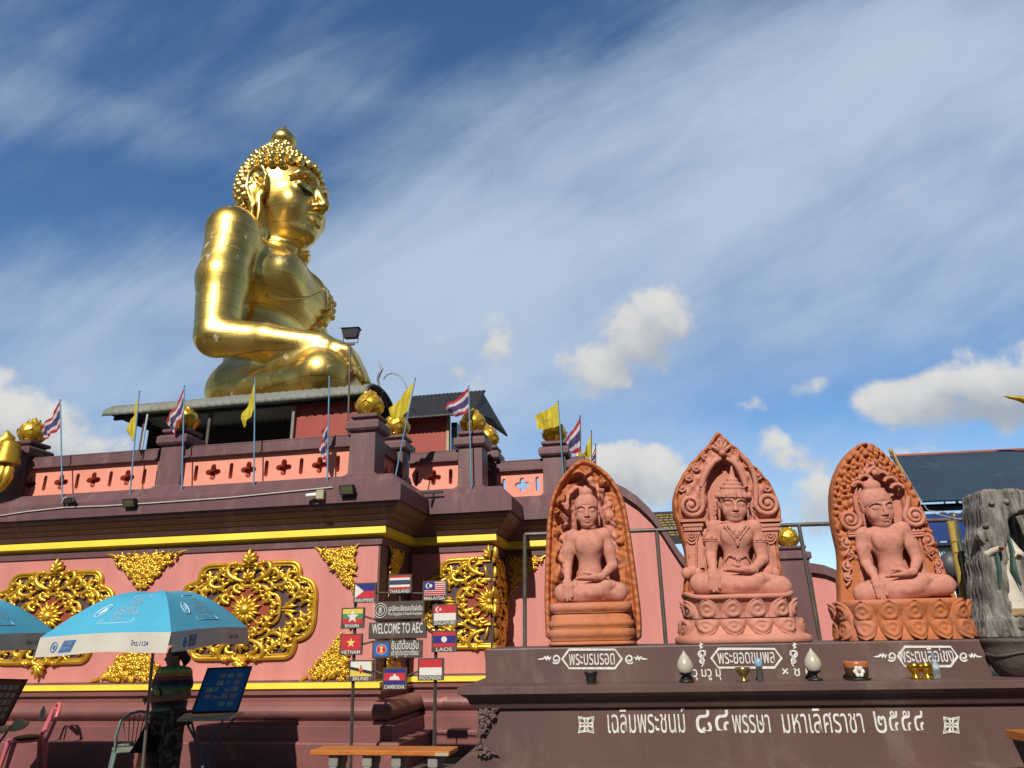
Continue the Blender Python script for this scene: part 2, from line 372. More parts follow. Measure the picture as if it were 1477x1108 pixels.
# ------------------------------------------------------------------ sculpting by distance fields
class Sculpt:
    def __init__(s, lo, hi, h):
        s.h = h; s.lo = np.array(lo, np.float32)
        s.n = [int((b - a) / h) + 2 for a, b in zip(lo, hi)]
        s.ax = [(lo[i] + h * np.arange(s.n[i])).astype(np.float32) for i in range(3)]
        s.f = np.full(s.n, 5.0, np.float32)
    def sub(s, lo, hi):
        i0 = [max(0, int((lo[i] - s.lo[i]) / s.h)) for i in range(3)]
        i1 = [min(s.n[i], int((hi[i] - s.lo[i]) / s.h) + 2) for i in range(3)]
        if any(a >= b for a, b in zip(i0, i1)): return None
        sl = tuple(slice(a, b) for a, b in zip(i0, i1))
        return sl, s.ax[0][sl[0]][:, None, None], s.ax[1][sl[1]][None, :, None], s.ax[2][sl[2]][None, None, :]
    def put(s, sl, d, k, mode='u'):
        f = s.f[sl]
        if mode == 'u':
            if k > 0:
                h = np.clip(.5 + .5 * (f - d) / k, 0, 1); s.f[sl] = f * (1 - h) + d * h - k * h * (1 - h)
            else: s.f[sl] = np.minimum(f, d)
        else:
            if k > 0:
                h = np.clip(.5 - .5 * (f + d) / k, 0, 1); s.f[sl] = f * (1 - h) - d * h + k * h * (1 - h)
            else: s.f[sl] = np.maximum(f, -d)
    def ell(s, c, r, k=.1, rot=None, mode='u'):
        g = max(r) + k + 3 * s.h; q = s.sub([a - g for a in c], [a + g for a in c])
        if q is None: return
        sl, X, Y, Z = q; X = X - c[0]; Y = Y - c[1]; Z = Z - c[2]
        if rot is not None:
            R = np.array(rot.transposed()); X, Y, Z = (R[i, 0] * X + R[i, 1] * Y + R[i, 2] * Z for i in range(3))
        k0 = np.sqrt((X / r[0]) ** 2 + (Y / r[1]) ** 2 + (Z / r[2]) ** 2)
        k1 = np.sqrt((X / r[0] ** 2) ** 2 + (Y / r[1] ** 2) ** 2 + (Z / r[2] ** 2) ** 2)
        s.put(sl, (k0 * (k0 - 1) / np.maximum(k1, 1e-6)).astype(np.float32), k, mode)
    def cone(s, a, b, ra, rb, k=.1, mode='u', flat=None):
        g = max(ra, rb) + k + 3 * s.h
        q = s.sub([min(p, t) - g for p, t in zip(a, b)], [max(p, t) + g for p, t in zip(a, b)])
        if q is None: return
        sl, X, Y, Z = q; ab = [t - p for p, t in zip(a, b)]; L2 = max(1e-9, sum(t * t for t in ab))
        t = np.clip(((X - a[0]) * ab[0] + (Y - a[1]) * ab[1] + (Z - a[2]) * ab[2]) / L2, 0, 1)
        d = np.sqrt((X - a[0] - t * ab[0]) ** 2 + (Y - a[1] - t * ab[1]) ** 2 + (Z - a[2] - t * ab[2]) ** 2) - (ra + (rb - ra) * t)
        s.put(sl, d.astype(np.float32), k, mode)
    def path(s, P, R, k=.05, mode='u'):
        if isinstance(R, (int, float)): R = [R] * len(P)
        for i in range(len(P) - 1): s.cone(P[i], P[i + 1], R[i], R[i + 1], k, mode)
    def mesh(s):
        f = s.f; f[0] = f[-1] = 1; f[:, 0] = f[:, -1] = 1; f[:, :, 0] = f[:, :, -1] = 1
        ins = f < 0; n = [q - 1 for q in s.n]
        cnt = np.zeros(n, np.int8); C = []
        for i in (0, 1):
            for j in (0, 1):
                for k in (0, 1): cnt += ins[i:i + n[0], j:j + n[1], k:k + n[2]]
        idx = np.argwhere((cnt > 0) & (cnt < 8)); I, J, K = idx.T
        acc = np.zeros((len(idx), 3), np.float32); w = np.zeros(len(idx), np.float32)
        off = [(i, j, k) for i in (0, 1) for j in (0, 1) for k in (0, 1)]
        for a in off:
            for ax in range(3):
                if a[ax]: continue
                b = list(a); b[ax] = 1
                fa = f[I + a[0], J + a[1], K + a[2]]; fb = f[I + b[0], J + b[1], K + b[2]]
                m = (fa < 0) != (fb < 0); t = np.where(m, fa / np.where(m, fa - fb, 1), 0)
                p = np.tile(np.array(a, np.float32), (len(idx), 1)); p[:, ax] = t
                acc += p * m[:, None]; w += m
        V = s.lo + s.h * (idx + acc / np.maximum(w, 1)[:, None])
        vi = np.full(n, -1, np.int32); vi[I, J, K] = np.arange(len(idx)); F = []
        for ax in range(3):
            o1, o2 = [(1, 2), (2, 0), (0, 1)][ax]
            sa = [slice(1, -1)] * 3; sb = [slice(1, -1)] * 3
            sa[ax] = slice(0, -1); sb[ax] = slice(1, None)
            A_ = ins[tuple(sa)]; B_ = ins[tuple(sb)]; e = np.argwhere(A_ != B_); 
            base = e + 1; base[:, ax] -= 1
            fl = A_[tuple(e.T)]
            q = []
            for d1, d2 in ((1, 1), (0, 1), (0, 0), (1, 0)):
                p = base.copy(); p[:, o1] -= d1; p[:, o2] -= d2; q.append(vi[tuple(p.T)])
            q = np.stack(q, 1); q[~fl] = q[~fl][:, ::-1]; F.append(q)
        F = np.concatenate(F); F = F[(F >= 0).all(1)]
        return V, F
# ================================================================== THE SETTING
g = MB(); g.box((0, 300, -.05), (1600, 1400, .1)); g.build('ground', mat('grey_paving', (.085, .073, .062), (.06, .05, .043), 1.5, .8, bump=.2), kind='structure')

WALLC = mat('added_house_paint', (.12, .105, .09), (.09, .08, .07), 1.0, .8); SHUT = mat('steel_shutter', (.10, .11, .12), None, 3, .6); RTL = mat('old_roof_tile', (.12, .06, .045), (.08, .04, .03), 2, .8)
for i, x in enumerate((-27, -16.5, -6, 4.5, 15, 25.5)):     # shop houses added out of view to deepen wall shade and fill gold reflections
    M = T(x, -11.5, 0); hh = (10.2, 10.8, 10.4, 11.0, 10.5, 10.1)[i]
    r = thing('added_shophouse', 'grey two storey shop house with steel shutters, added out of view to deepen shade', 'house', M, 'shop houses added behind the viewer')
    mb = MB(); mb.bx((-5.2, -8, 0), (5.2, 0, hh)); mb.build('wall', WALLC, r, M)
    mb = MB(); mb.add([(-5.3, .9, hh - .2), (5.3, .9, hh - .2), (5.3, -4, hh + 1.6), (-5.3, -4, hh + 1.6), (-5.3, -8.5, hh - .2), (5.3, -8.5, hh - .2)], [(0, 1, 2, 3), (3, 2, 5, 4)]); mb.build('roof', RTL, r, M, solid=.08)
    for k in range(3):
        mb = MB(); mb.bx((-4.6 + k * 3.2, .002, .05), (-1.9 + k * 3.2, .05, 2.9)); mb.build('shutter', SHUT, r, M)
        mb = MB(); mb.bx((-4.2 + k * 3.2, .002, 4.6), (-2.3 + k * 3.2, .05, 6.4)); mb.build('window', SHUT, r, M)
# ================================================================== gilded relief work
def scroll(mb, x, z, ang, L, turn, r, y=0.0, n=13, ball=True, mir=1, leaf=0, mi=0):
    P = []; px, pz, a = x, z, ang; st = L / n
    for i in range(n + 1):
        t = i / n; P.append((px * mir, y - r * .7 - .012 * sin(pi * t), pz))
        a = ang + turn * t ** 1.7; px += cos(a) * st * (1.15 - .45 * t); pz += sin(a) * st * (1.15 - .45 * t)
    r *= 1.18
    R = [r * (.35 + .75 * sin(pi * min(1, .18 + .75 * i / n))) for i in range(n + 1)]
    mb.tube(P, R, 6, mi)
    if ball: mb.ball((P[-1][0], P[-1][1] - r * .3, P[-1][2]), r * 1.15, 7, 5, mi)
    for q in range(leaf):
        i = int((q + 1) * n / (leaf + 1.5)); p = P[i]; d = Vector(P[i + 1]) - Vector(P[i - 1]); d.normalize()
        s = 1 if turn * mir > 0 else -1; nn = Vector((d.z, 0, -d.x)) * s
        tip = Vector(p) + nn * r * 2.6 + d * r * 1.6
        mb.tube([Vector(p), Vector(p) + nn * r * 1.5 + d * r * .4 - Vector((0, r * .35, 0)), tip], [r * .6, r * .62, r * .12], 5, mi)
def leafp(mb, x, z, ang, L, wd, y=0.0, mir=1, mi=0):
    c, s = cos(ang), sin(ang); P = []; R = []
    for i in range(6):
        t = i / 5; P.append(((x + c * L * t) * mir, y - wd * .35 - .01 * sin(pi * t), z + s * L * t)); R.append(wd * (.25 + .8 * sin(pi * (.12 + .8 * t))) * (1 if t < 1 else .15))
    mb.tube(P, R, 6, mi, flat=.6)
def smooth_loop(P, it=2):
    for _ in range(it):
        Q = []
        for i in range(len(P)):
            a, b = P[i], P[(i + 1) % len(P)]
            Q += [(a[0] * .75 + b[0] * .25, a[1] * .75 + b[1] * .25), (a[0] * .25 + b[0] * .75, a[1] * .25 + b[1] * .75)]
        P = Q
    return P
def quad_loop(q):      # a quarter outline (x>=0,z>=0, from top centre to right) mirrored all round
    a = q; b = [(x, -z) for x, z in reversed(q)]; c = [(-x, -z) for x, z in q]; d = [(-x, z) for x, z in reversed(q)]
    out = []
    for p in a + b + c + d:
        if not out or abs(p[0] - out[-1][0]) + abs(p[1] - out[-1][1]) > 1e-6: out.append(p)
    return out[:-1] if abs(out[0][0] - out[-1][0]) + abs(out[0][1] - out[-1][1]) < 1e-6 else out
def clipx(P, xmax):
    out = []
    for i in range(len(P)):
        a, b = P[i], P[(i + 1) % len(P)]
        if a[0] <= xmax: out.append(a)
        if (a[0] <= xmax) != (b[0] <= xmax):
            t = (xmax - a[0]) / (b[0] - a[0]); out.append((xmax, a[1] + t * (b[1] - a[1])))
    return out
OUTER = smooth_loop(quad_loop([(0, .70), (.56, .70), (.70, .69), (.77, .60), (.775, .45), (.86, .44), (.97, .38), (1.03, .24), (1.03, 0)]), 2)
INNER = smooth_loop(quad_loop([(0, .36), (.20, .36), (.30, .33), (.34, .235), (.44, .22), (.51, .14), (.52, 0)]), 2)
def palmette(mb, x, z, up, s, y=0.0):
    for a, l in ((0, 1.0), (.55, .8), (-.55, .8), (1.1, .6), (-1.1, .6)):
        leafp(mb, x, z, up * (pi / 2) + a, .20 * s * l, .045 * s, y - .02)
    for k in (-1, 1): scroll(mb, x + k * .02 * s, z - up * .02 * s, up * pi / 2 + k * up * -1.5, .16 * s, k * up * -3.4, .022 * s, y)
    mb.ball((x, y - .03 * s, z), .04 * s, 8, 6)
def medallion(name, parent, M, half=None):
    M = M @ Matrix.Diagonal((1.08, 1, .97, 1))
    # half = None (whole), 'L' or 'R' (only the part left or right of the middle, where it folds round a corner)
    root = node(name, M, parent)
    def ring(P, r, m, nm, y):
        mb = MB()
        if half: 
            s = -1 if half == 'R' else 1
            Q = clipx([(x * s, z) for x, z in P], 0.0); k = next(i for i in range(len(Q)) if Q[i][0] > -1e-6 and Q[(i + 1) % len(Q)][0] <= -1e-6 or False)
            Q = Q[k:] + Q[:k]
            Q = [q for q in Q if q[0] < -1e-6 or True]
            Q = [(x * s, z) for x, z in Q]
        else: Q = P + [P[0], P[1]]
        mb.tube([(x, y, z) for x, z in Q], r, 8, caps=bool(half)); mb.tube([(x * .955, y - .005, z * .94) for x, z in Q], r * .45, 6, caps=bool(half))
        return mb
    def plate(P, y0, y1, m, nm, par):
        s = -1 if half == 'R' else 1
        Q = [(x * s, z) for x, z in clipx([(x * s, z) for x, z in P], 0.0)] if half else P
        mb = MB(); mb.prism(Q, y0, y1); return mb.build(nm, m, par, M)
    plate(OUTER, -.012, .02, MAROON, 'backing_plate', root)
    ring(OUTER, .036, GOLD, 'medallion_frame', -.022).build('medallion_frame', GOLD, root, M)
    plate(INNER, -.024, -.014, REDB, 'centre_plate', root)
    ring(INNER, .024, GOLD, 'centre_frame', -.03).build('centre_frame', GOLD, root, M)
    mb = MB(); y = -.014
    sides = {None: (1, -1), 'L': (-1,), 'R': (1,)}[half]
    for mx in sides:
        for mz in (1, -1):
            mb.X = Matrix.Diagonal((mx, 1, mz, 1))
            for a in ((.10, .44, .25, .52, 3.6, .030, 1), (.30, .62, -.1, .34, -3.8, .026, 1), (.62, .60, -1.9, .32, 3.6, .026, 1), (.44, .44, 1.0, .22, -3.9, .024, 0),
                      (.40, .36, -.2, .34, 4.0, .028, 1), (.68, .40, -.5, .36, -4.0, .030, 1), (.92, .30, -1.7, .30, -3.6, .026, 1), (.62, .20, .5, .24, 4.0, .025, 1),
                      (.60, .06, .3, .30, 3.4, .028, 1), (.82, .04, .9, .26, -4.0, .025, 1), (.12, .62, .1, .20, -3.6, .024, 0), (.20, .50, -1.0, .18, 3.8, .022, 0),
                      (.95, .08, 1.2, .2, 3.6, .022, 0), (.52, .58, -2.6, .2, -3.6, .02, 0), (.30, .42, -.4, .24, -3.8, .024, 1), (.74, .52, 2.6, .2, 3.6, .022, 1), (.9, .16, 2.2, .22, -3.6, .022, 1), (.55, .38, -1.2, .2, 3.4, .022, 1)):
                scroll(mb, a[0], a[1], a[2], a[3], a[4], a[5], y, leaf=a[6] * 2)
            for a in ((.04, .40, 1.35, .2, .04), (.14, .42, .9, .18, .035), (.55, .02, .1, .24, .04), (.6, .30, .9, .14, .03), (.8, .2, .2, .14, .03), (.34, .5, .6, .14, .03), (.5, .5, .2, .12, .026), (.86, .36, .4, .1, .026), (.7, .5, .9, .1, .024)):
                leafp(mb, a[0], a[1], a[2], a[3], a[4], y)
            for a in ((.24, .56), (.38, .56), (.46, .62), (.56, .48), (.66, .52), (.74, .3), (.9, .18), (.7, .1), (.5, .3), (.6, .40), (.98, .24), (.08, .56)): mb.ball((a[0], y - .02, a[1]), .022, 7, 5)
            for a in ((.10, .26, .2, .22, 3.6, .024), (.28, .22, -.2, .2, -3.6, .024), (.26, .10, .3, .24, 3.7, .026), (.40, .12, -.6, .16, -3.6, .022), (.16, .16, .8, .18, -3.4, .023), (.05, .3, .6, .16, -3.4, .02), (.36, .03, .5, .16, 3.5, .02)):
                scroll(mb, a[0], a[1], a[2], a[3], a[4], a[5], y - .012, leaf=1)
            for i in range(4):
                t = i / 3 * pi / 2
                leafp(mb, .045 * cos(t), .045 * sin(t), t, .15, .045, y - .02); leafp(mb, .04 * cos(t + .26), .04 * sin(t + .26), t + .26, .21, .04, y - .01)
            for a in ((.22, .27), (.34, .17), (.44, .05), (.2, .05), (.08, .22)): mb.ball((a[0], y - .03, a[1]), .018, 7, 5)
    mb.X = Matrix.Identity(4)
    if not half:
        mb.ball((0, y - .06, 0), (.085, .06, .085), 14, 8)
        palmette(mb, 0, .72, 1, 1.15, -.02); palmette(mb, 0, -.74, -1, 1.05, -.02); palmette(mb, 0, .46, 1, .9, -.02); palmette(mb, 0, -.46, -1, .9, -.02)
    else:
        for z, u_, s_ in ((.72, 1, 1.1), (-.74, -1, 1.0)):
            sx = sides[0]
            for a_, l in ((.1, 1.), (.65, .8), (1.2, .6)): leafp(mb, 0, z, u_ * (pi / 2 - a_ * sx * 1) if False else (u_ * pi / 2 + a_ * (-sx) * u_), .2 * s_ * l, .045 * s_, -.03)
        mb.ball((sides[0] * .02, y - .04, 0), (.05, .05, .06), 10, 6)
    mb.build('scrollwork', GOLD, root, M)
    return root
def ornament(name, parent, M, tri, seed, n=46, mirror=False, size=.07):
    # dense gilded leaf scrolls filling a triangle given in x,z
    mb = MB(); rg = random.Random(seed)
    (ax, az), (bx, bz), (cx, cz) = tri; pts = []; mx_, mz_ = (ax + bx + cx) / 3 * (0 if mirror else 1), (az + bz + cz) / 3; sh_ = .84
    (ax, az), (bx, bz), (cx, cz) = [(mx_ + (x - mx_) * sh_, mz_ + (z - mz_) * sh_) for x, z in tri]
    tries = 0
    while len(pts) < n and tries < 4000:
        tries += 1
        r1, r2 = rg.random(), rg.random()
        if r1 + r2 > 1: r1, r2 = 1 - r1, 1 - r2
        p = (ax + (bx - ax) * r1 + (cx - ax) * r2, az + (bz - az) * r1 + (cz - az) * r2)
        if mirror and p[0] < -.005: continue
        if all((p[0] - q[0]) ** 2 + (p[1] - q[1]) ** 2 > (size * .5) ** 2 for q in pts): pts.append(p)
    gx, gz = (ax + bx + cx) / 3, (az + bz + cz) / 3
    for p in pts:
        a = rg.uniform(-pi, pi); tn = rg.choice((-1, 1)) * rg.uniform(3.2, 4.4)
        for mx in ((1, -1) if mirror else (1,)):
            scroll(mb, p[0], p[1], a, size * rg.uniform(1.3, 1.9), tn, size * rg.uniform(.24, .34), -.004 - rg.random() * .02, n=9, mir=mx, leaf=1)
            if rg.random() < .6: leafp(mb, p[0], p[1], a + .9, size * 1.1, size * .36, -.02, mir=mx)
    k_ = .80; P_ = [(gx + (x - gx) * k_, gz + (z - gz) * k_) for x, z in tri]
    if mirror: gx0 = 0; P_ = [(x * .84, gz + (z - gz) * k_) for x, z in tri]
    mb.prism(P_, -.012, -.002)
    for (tx, tz) in tri:                                     # drawn-out leaf tips at the corners
        d = Vector((tx - gx, 0, tz - gz)).normalized(); b = Vector((tx, -.02, tz)) - d * size * 1.2
        if mirror and abs(tx) < 1e-4 or not mirror or True:
            mb.tube([b, b + d * size * .9, b + d * size * 2.6], [size * .42, size * .42, size * .05], 6)
    return mb.build(name, GOLD, parent, M)

# ================================================================== the temple platform
VA = 10.3
uA = W.uz(546.5, 850, VA)[0]; VB = VA + 1.39
uB = W.uz(709, 830, VB)[0]; VC = VB + 1.05
uC = W.uz(852, 740, VC)[0]
UL = -12.5
def zf(y, o, x=300): return W.uz(x, y, VA - o)[1]
plat = thing('temple_platform', 'long pink and mauve temple platform with gilded medallions, pierced parapet and gold lotus buds', 'platform', W.mat(0, VA, 0))
PATH = [(UL, VA), (uA, VA), (uA, VB), (uB, VB), (uB, VC), (uC, VC), (uC, VC + 1.6)]
def sweep(mb, prof, path=PATH, mi=0):
    n = len(path); N = []
    for i in range(n - 1):
        d = (path[i + 1][0] - path[i][0], path[i + 1][1] - path[i][1]); l = math.hypot(*d); N.append((d[1] / l, -d[0] / l))
    V = []; k = len(prof)
    for i, p in enumerate(path):
        a = N[max(0, i - 1)]; b = N[min(n - 2, i)]; s = 1 + a[0] * b[0] + a[1] * b[1]; m = ((a[0] + b[0]) / s, (a[1] + b[1]) / s)
        for o, z in prof: V.append(W.w(p[0] + m[0] * o, p[1] + m[1] * o, z))
    F = [(i * k + j, (i + 1) * k + j, (i + 1) * k + j + 1, i * k + j + 1) for i in range(n - 1) for j in range(k - 1)]
    mb.add(V, F, mi)
z1, z2, z3 = zf(1071, .58), zf(1047, .42), zf(1041, .37)
zt0, zt1 = zf(1041, .32), zf(1014, .32)
mb = MB()
sweep(mb, [(.60, 0), (.60, zf(1097, .60)), (.58, zf(1096, .58)), (.58, z1 - .02), (.565, z1), (.43, z1 + .012), (.43, z2 - .01), (.42, z2), (.36, z2 + .006), (.36, z3 - .004), (.35, z3)])
tor = [(.30, z3 + .001)] + [(.28 + .13 * sin(pi * (.08 + .84 * i / 9)) ** .8, zt0 + .01 + (zt1 - zt0 - .01) * i / 9) for i in range(10)]
sweep(mb, [(.35, z3)] + tor[1:] + [(.26, zt1 + .012), (.10, zt1 + .02), (.10, zf(1004, .10)), (.15, zf(1003, .15)), (.15, zf(999, .15)), (.08, zf(997, .08)), (.08, zf(995, .08))])
mb.build('plinth', MVP, plat)
mb = MB(); sweep(mb, [(.08, zf(995, .08)), (.02, zf(997.5, .02)), (.115, zf(994.5, .115)), (.11, zf(987, .11)), (.03, zf(986, .03))]); mb.build('lower_yellow_band', YEL, plat)
mb = MB(); sweep(mb, [(.03, zf(986, .03)), (.03, zf(983.5, .03)), (.0, zf(982.5, 0))])
zw0, zw1 = zf(982.5, 0), zf(797, 0)
sweep(mb, [(.0, zw1), (.03, zw1 + .004), (.03, zf(787, .03)), (.05, zf(785.5, .05))]); mb.build('wall_moulding', MV, plat)
mb = MB(); sweep(mb, [(.0, zw0), (.0, zw1)]); mb.build('wall', MV, plat)
mb = MB()                                                   # pink panels, a hair proud of the mauve wall
for (a, b, v) in ((UL, uA - .001, VA), (W.uz(597, 850, VB)[0] + .02, uB - .02, VB), (uB + .02, uC, VC)):
    mb.bx((a, v - .004, zw0), (b, v + .05, zw1))
mb.X = Matrix.Rotation(W.rot, 4, 'Z'); mb2 = MB(); mb2.X = mb.X
for (a, b, v) in ((UL, uA - .03, VA), (uA + .03, uB - .02, VB), (uB + .03, uC, VC)): mb2.bx((a, v - .005, zw0 + .001), (b, v + .05, zw1 - .001))
mb2.build('pink_wall_panel', PINK, plat)
mb = MB(); sweep(mb, [(.05, zf(785.5, .05)), (.02, zf(784.5, .02)), (.115, zf(780.5, .115)), (.105, zf(771.5, .105)), (.03, zf(771, .03))]); mb.build('upper_yellow_band', YEL, plat)
mb = MB()
zF0, zF1, zS = zf(736, .44), zf(714, .44), zf(700, .14)
sweep(mb, [(.04, zf(771.5, .04)), (.115, zf(770, .115)), (.16, zf(764, .16)), (.17, zf(762, .17)), (.24, zf(756, .24)), (.25, zf(754, .25)), (.33, zf(747, .33)), (.345, zf(744.5, .345)), (.39, zf(740, .39)), (.40, zF0 + .004), (.44, zF0), (.44, zF1), (.43, zF1 + .008), (.22, zS - .012), (.14, zS), (-.5, zS + .01)])
mb.build('cornice', MV, plat)
# ---- parapet: pierced panels, rail, pillars with gold buds
zP0, zP1, zR0, zR1 = zS - .02, zf(660, .02), zf(656, .08), zf(641, .06)
def cross(cx, cz, a=.135, w=.047):
    P = []
    for k in range(4):
        an = k * pi / 2; c, s = cos(an), sin(an)
        for (x, y) in [(w, w)] + [(a - w + w * cos(t), w * sin(t)) for t in np.linspace(pi / 2, -pi / 2, 7)] + [(w, -w)]:
            P.append((cx + c * x - s * y, cz + s * x + c * y))
    P2 = []
    for k in range(4):
        an = -k * pi / 2; c, s = cos(an), sin(an)
        for (x, y) in [(a - w + w * cos(t), w * sin(t)) for t in np.linspace(pi / 2, -pi / 2, 7)]:
            P2.append((cx + c * x - s * y, cz + s * x + c * y))
        P2.append((cx + c * w - s * -w, cz + s * w + c * -w))
    return P2[::-1]
def slot(cx, cz, h=.135, w=.033):
    return [(cx + w * cos(t), cz + h - w + w * sin(t)) for t in np.linspace(0, pi, 7)] + [(cx + w * cos(t), cz - h + w + w * sin(t)) for t in np.linspace(pi, 2 * pi, 7)]
RX90 = Matrix.Rotation(W.rot, 4, 'Z')
def bay(u0, u1, v, cr, sl, side=False, back=False):
    zc = (zP0 + zP1) / 2 + .005
    M = W.mat(0, v + .06, 0) if not side else Matrix.Translation(W.w(v - .06, 0, 0)) @ Matrix.Rotation(W.rot + pi / 2, 4, 'Z')
    holed('parapet_panel', [(u0, zP0), (u1, zP0), (u1, zP1), (u0, zP1)], [cross(c, zc) for c in cr] + [slot(c, zc) for c in sl], .12, PINKL, plat, M)
    mb = MB(); mb.bx((u0, -.14, zP1 - .002), (u1, .10, zR0 + .0)); mb.bx((u0, -.10, zR0 + .003), (u1, .10, zR1 - .03)); mb.box(((u0 + u1) / 2, 0, zR1 - .015), (u1 - u0, .17, .03))
    mb.build('parapet_rail', MV, plat, M, bevel=.008)
    if back: mb = MB(); mb.bx((u0, .085, zP0 - .05), (u1, .12, zR0 + .02)); mb.build('parapet_backing', REDW, plat, M)
vP = VA - .02
def ux(x, v=vP, y=680): return W.uz(x, y, v)[0]
bay(ux(-200), ux(22), vP, [ux(q) for q in (-140, -88, -42, 2)], [ux(q) for q in (-116, -64, -20)], back=True)
bay(ux(36), ux(226), vP, [ux(q) for q in (46, 91, 137, 185)], [ux(q) for q in (68, 114, 161, 209)], back=True)
bay(ux(264), ux(506), vP, [ux(q, y=672) for q in (308.5, 359, 409.5, 461)], [ux(q, y=672) for q in (284, 334, 384.5, 434.5, 487)], back=True)
uAp = uA - .30 + .6
uAp = W.uz(541, 650, VA - .42)[0]                            # right face of the corner pillar
def lotus_bud(parent, M, s=1.0):
    mb = MB(); prof = [(.10, 0), (.155, .02), (.165, .035), (.15, .045), (.19, .09), (.208, .15), (.20, .21), (.168, .28), (.115, .345), (.062, .40), (.03, .44), (.0, .475)]
    mb.lathe(prof, 20)
    def Rz(z):
        for (a, b) in zip(prof[:-1], prof[1:]):
            if a[1] <= z <= b[1]: return a[0] + (b[0] - a[0]) * (z - a[1]) / (b[1] - a[1] + 1e-9)
        return 0.01
    for (z0, h, nn, o, wd) in ((.04, .17, 6, 0, .56), (.12, .22, 6, .5, .54), (.24, .19, 5, 0, .56)):
        for k in range(nn):
            th = 2 * pi * (k + o) / nn
            def fn(i, j):
                sx = i * 2 - 1; t = j; wdt = wd * (1 - t ** 2.6) ** .7 * (.75 + .25 * sin(pi * t)); z = z0 + h * t
                a = th + sx * wdt; r = Rz(min(z, .43)) + .008 + .020 * (1 - sx * sx) * sin(pi * min(1, t + .1)) + (.014 if abs(sx) > .75 else 0) + .034 * t ** 4
                return (r * cos(a), r * sin(a), z)
            mb.grid(fn, 6, 6)
            for q in (0,):                                     # a bead on the petal
                z = z0 + h * (.45 - .15 * abs(q)); a = th + q * wd * .55; r = Rz(min(z, .43)) + .02
                mb.ball((r * cos(a), r * sin(a), z), .017, 6, 4)
    return mb.build('lotus_bud', GOLD, parent, M @ Matrix.Scale(s, 4))
zb0, zb1 = zS, W.uz(522, 622, VA - .12)[1]
def zc_(y): return W.uz(522, y, VA - .12)[1]
def pillar(u, v, hw=.20, zo=0.0, bud=True, label=None, s=1.0):
    mb = MB(); M = W.mat(u, v, 0); r2 = sqrt(2); X = Matrix.Rotation(pi / 4, 4, 'Z')
    pr = [(hw + .10, zS - .03), (hw + .10, zc_(690)), (hw + .02, zc_(683)), (hw, zc_(682)), (hw * .96, zb1), (hw + .035, zb1 + .012), (hw + .06, zb1 + .045), (hw + .06, zc_(609)), (hw + .03, zc_(606.5)),
          (hw - .04, zc_(605)), (hw - .04, zc_(603)), (hw + .01, zc_(601.5)), (hw + .01, zc_(597)), (hw - .05, zc_(595.5)), (.1, zc_(595))]
    mb.lathe([(a * r2, z + zo) for a, z in pr], 4, smooth=False, X=X)
    o = mb.build('pillar', MV, plat, M, bevel=.008)
    if label: o['label'] = label
    if bud: lotus_bud(o, M @ Matrix.Translation((0, 0, zc_(595.5) + zo)) @ Matrix.Rotation(random.uniform(0, 1), 4, 'Z'), s)
    return o
hw = (W.uz(541, 650, VA - .12)[0] - W.uz(503, 650, VA - .12)[0]) / 2
vpl = VA - .12 + hw
pillar(W.uz(245, 670, VA - .12)[0], vpl, hw)
pillar(W.uz(17, 690, VA - .12)[0], vpl, hw)
uc1 = W.uz(522, 650, VA - .12)[0]
pillar(uc1, vpl, hw)
vIn = VB - .12 + hw
uside = uc1 + hw - .15
pillar(uc1, vIn - .1, hw, s=1.05)                              # inner corner
bay(vpl + hw - .02, vIn - .3, uside, [(vpl + vIn) / 2 + .0], [(vpl + vIn) / 2 - .27, (vpl + vIn) / 2 + .27], True)
vPB = VB - .02
b0, b1 = W.uz(590, 690, vPB)[0], W.uz(662, 690, vPB)[0]
bay(b0, b1, vPB, [W.uz(625.5, 680, vPB)[0]], [W.uz(q, 680, vPB)[0] for q in (601, 650)], back=True)
ub1 = W.uz(678, 660, VB - .12)[0]
pillar(ub1, vIn, hw); 
vIn2 = VC - .12 + hw
pillar(ub1 + .02, vIn2, hw)
us2 = ub1 + hw - .15
bay(vIn + hw - .02, vIn2 - hw + .02, us2, [(vIn + vIn2) / 2], [], True)
vPC = VC - .02
c0, c1 = W.uz(712, 690, vPC)[0], W.uz(786, 690, vPC)[0]
bay(c0, c1, vPC, [W.uz(753, 690, vPC)[0]], [W.uz(q, 690, vPC)[0] for q in (727, 775)])
pillar(W.uz(799, 660, VC - .12)[0], vIn2, hw)
bay(W.uz(814, 690, vPC)[0], uC - .05, vPC, [], [])
pillar(W.uz(838, 690, VC + 1.2)[0], VC + 1.4, hw, zo=-.35)
# ---- gilded reliefs on the wall
def wm(x, y, v=VA, dz=0): 
    u, z = W.uz(x, y, v - .006); return W.mat(u, v - .006, z + dz)
medallion('wall_medallion', plat, wm(356, 880))
medallion('wall_medallion', plat, wm(73, 890))
medallion('wall_medallion', plat, W.mat(uB - .012, VB - .006, W.uz(711, 868, VB)[1]), 'L')
medallion('wall_medallion', plat, Matrix.Translation(W.w(uB + .006, VB + .004, W.uz(711, 868, VB)[1])) @ Matrix.Rotation(W.rot + pi / 2, 4, 'Z'), 'R')
H = .62
ornament('hanging_ornament', plat, wm(213, 797), [(-.64, -.015), (.64, -.015), (0, -.64)], 3, 90, True, .062)
ornament('rising_ornament', plat, wm(191, 982), [(-.64, .015), (.64, .015), (0, .64)], 4, 90, True, .062)
ornament('hanging_ornament', plat, W.mat(uA - .38, VA - .006, zw1 - .01), [(-.62, -.01), (0, -.01), (0, -.68)], 5, 120, size=.058)
ornament('rising_ornament', plat, W.mat(uA - .38, VA - .006, zw0 + .01), [(-.70, .01), (0, .01), (0, .74)], 6, 120, size=.058)
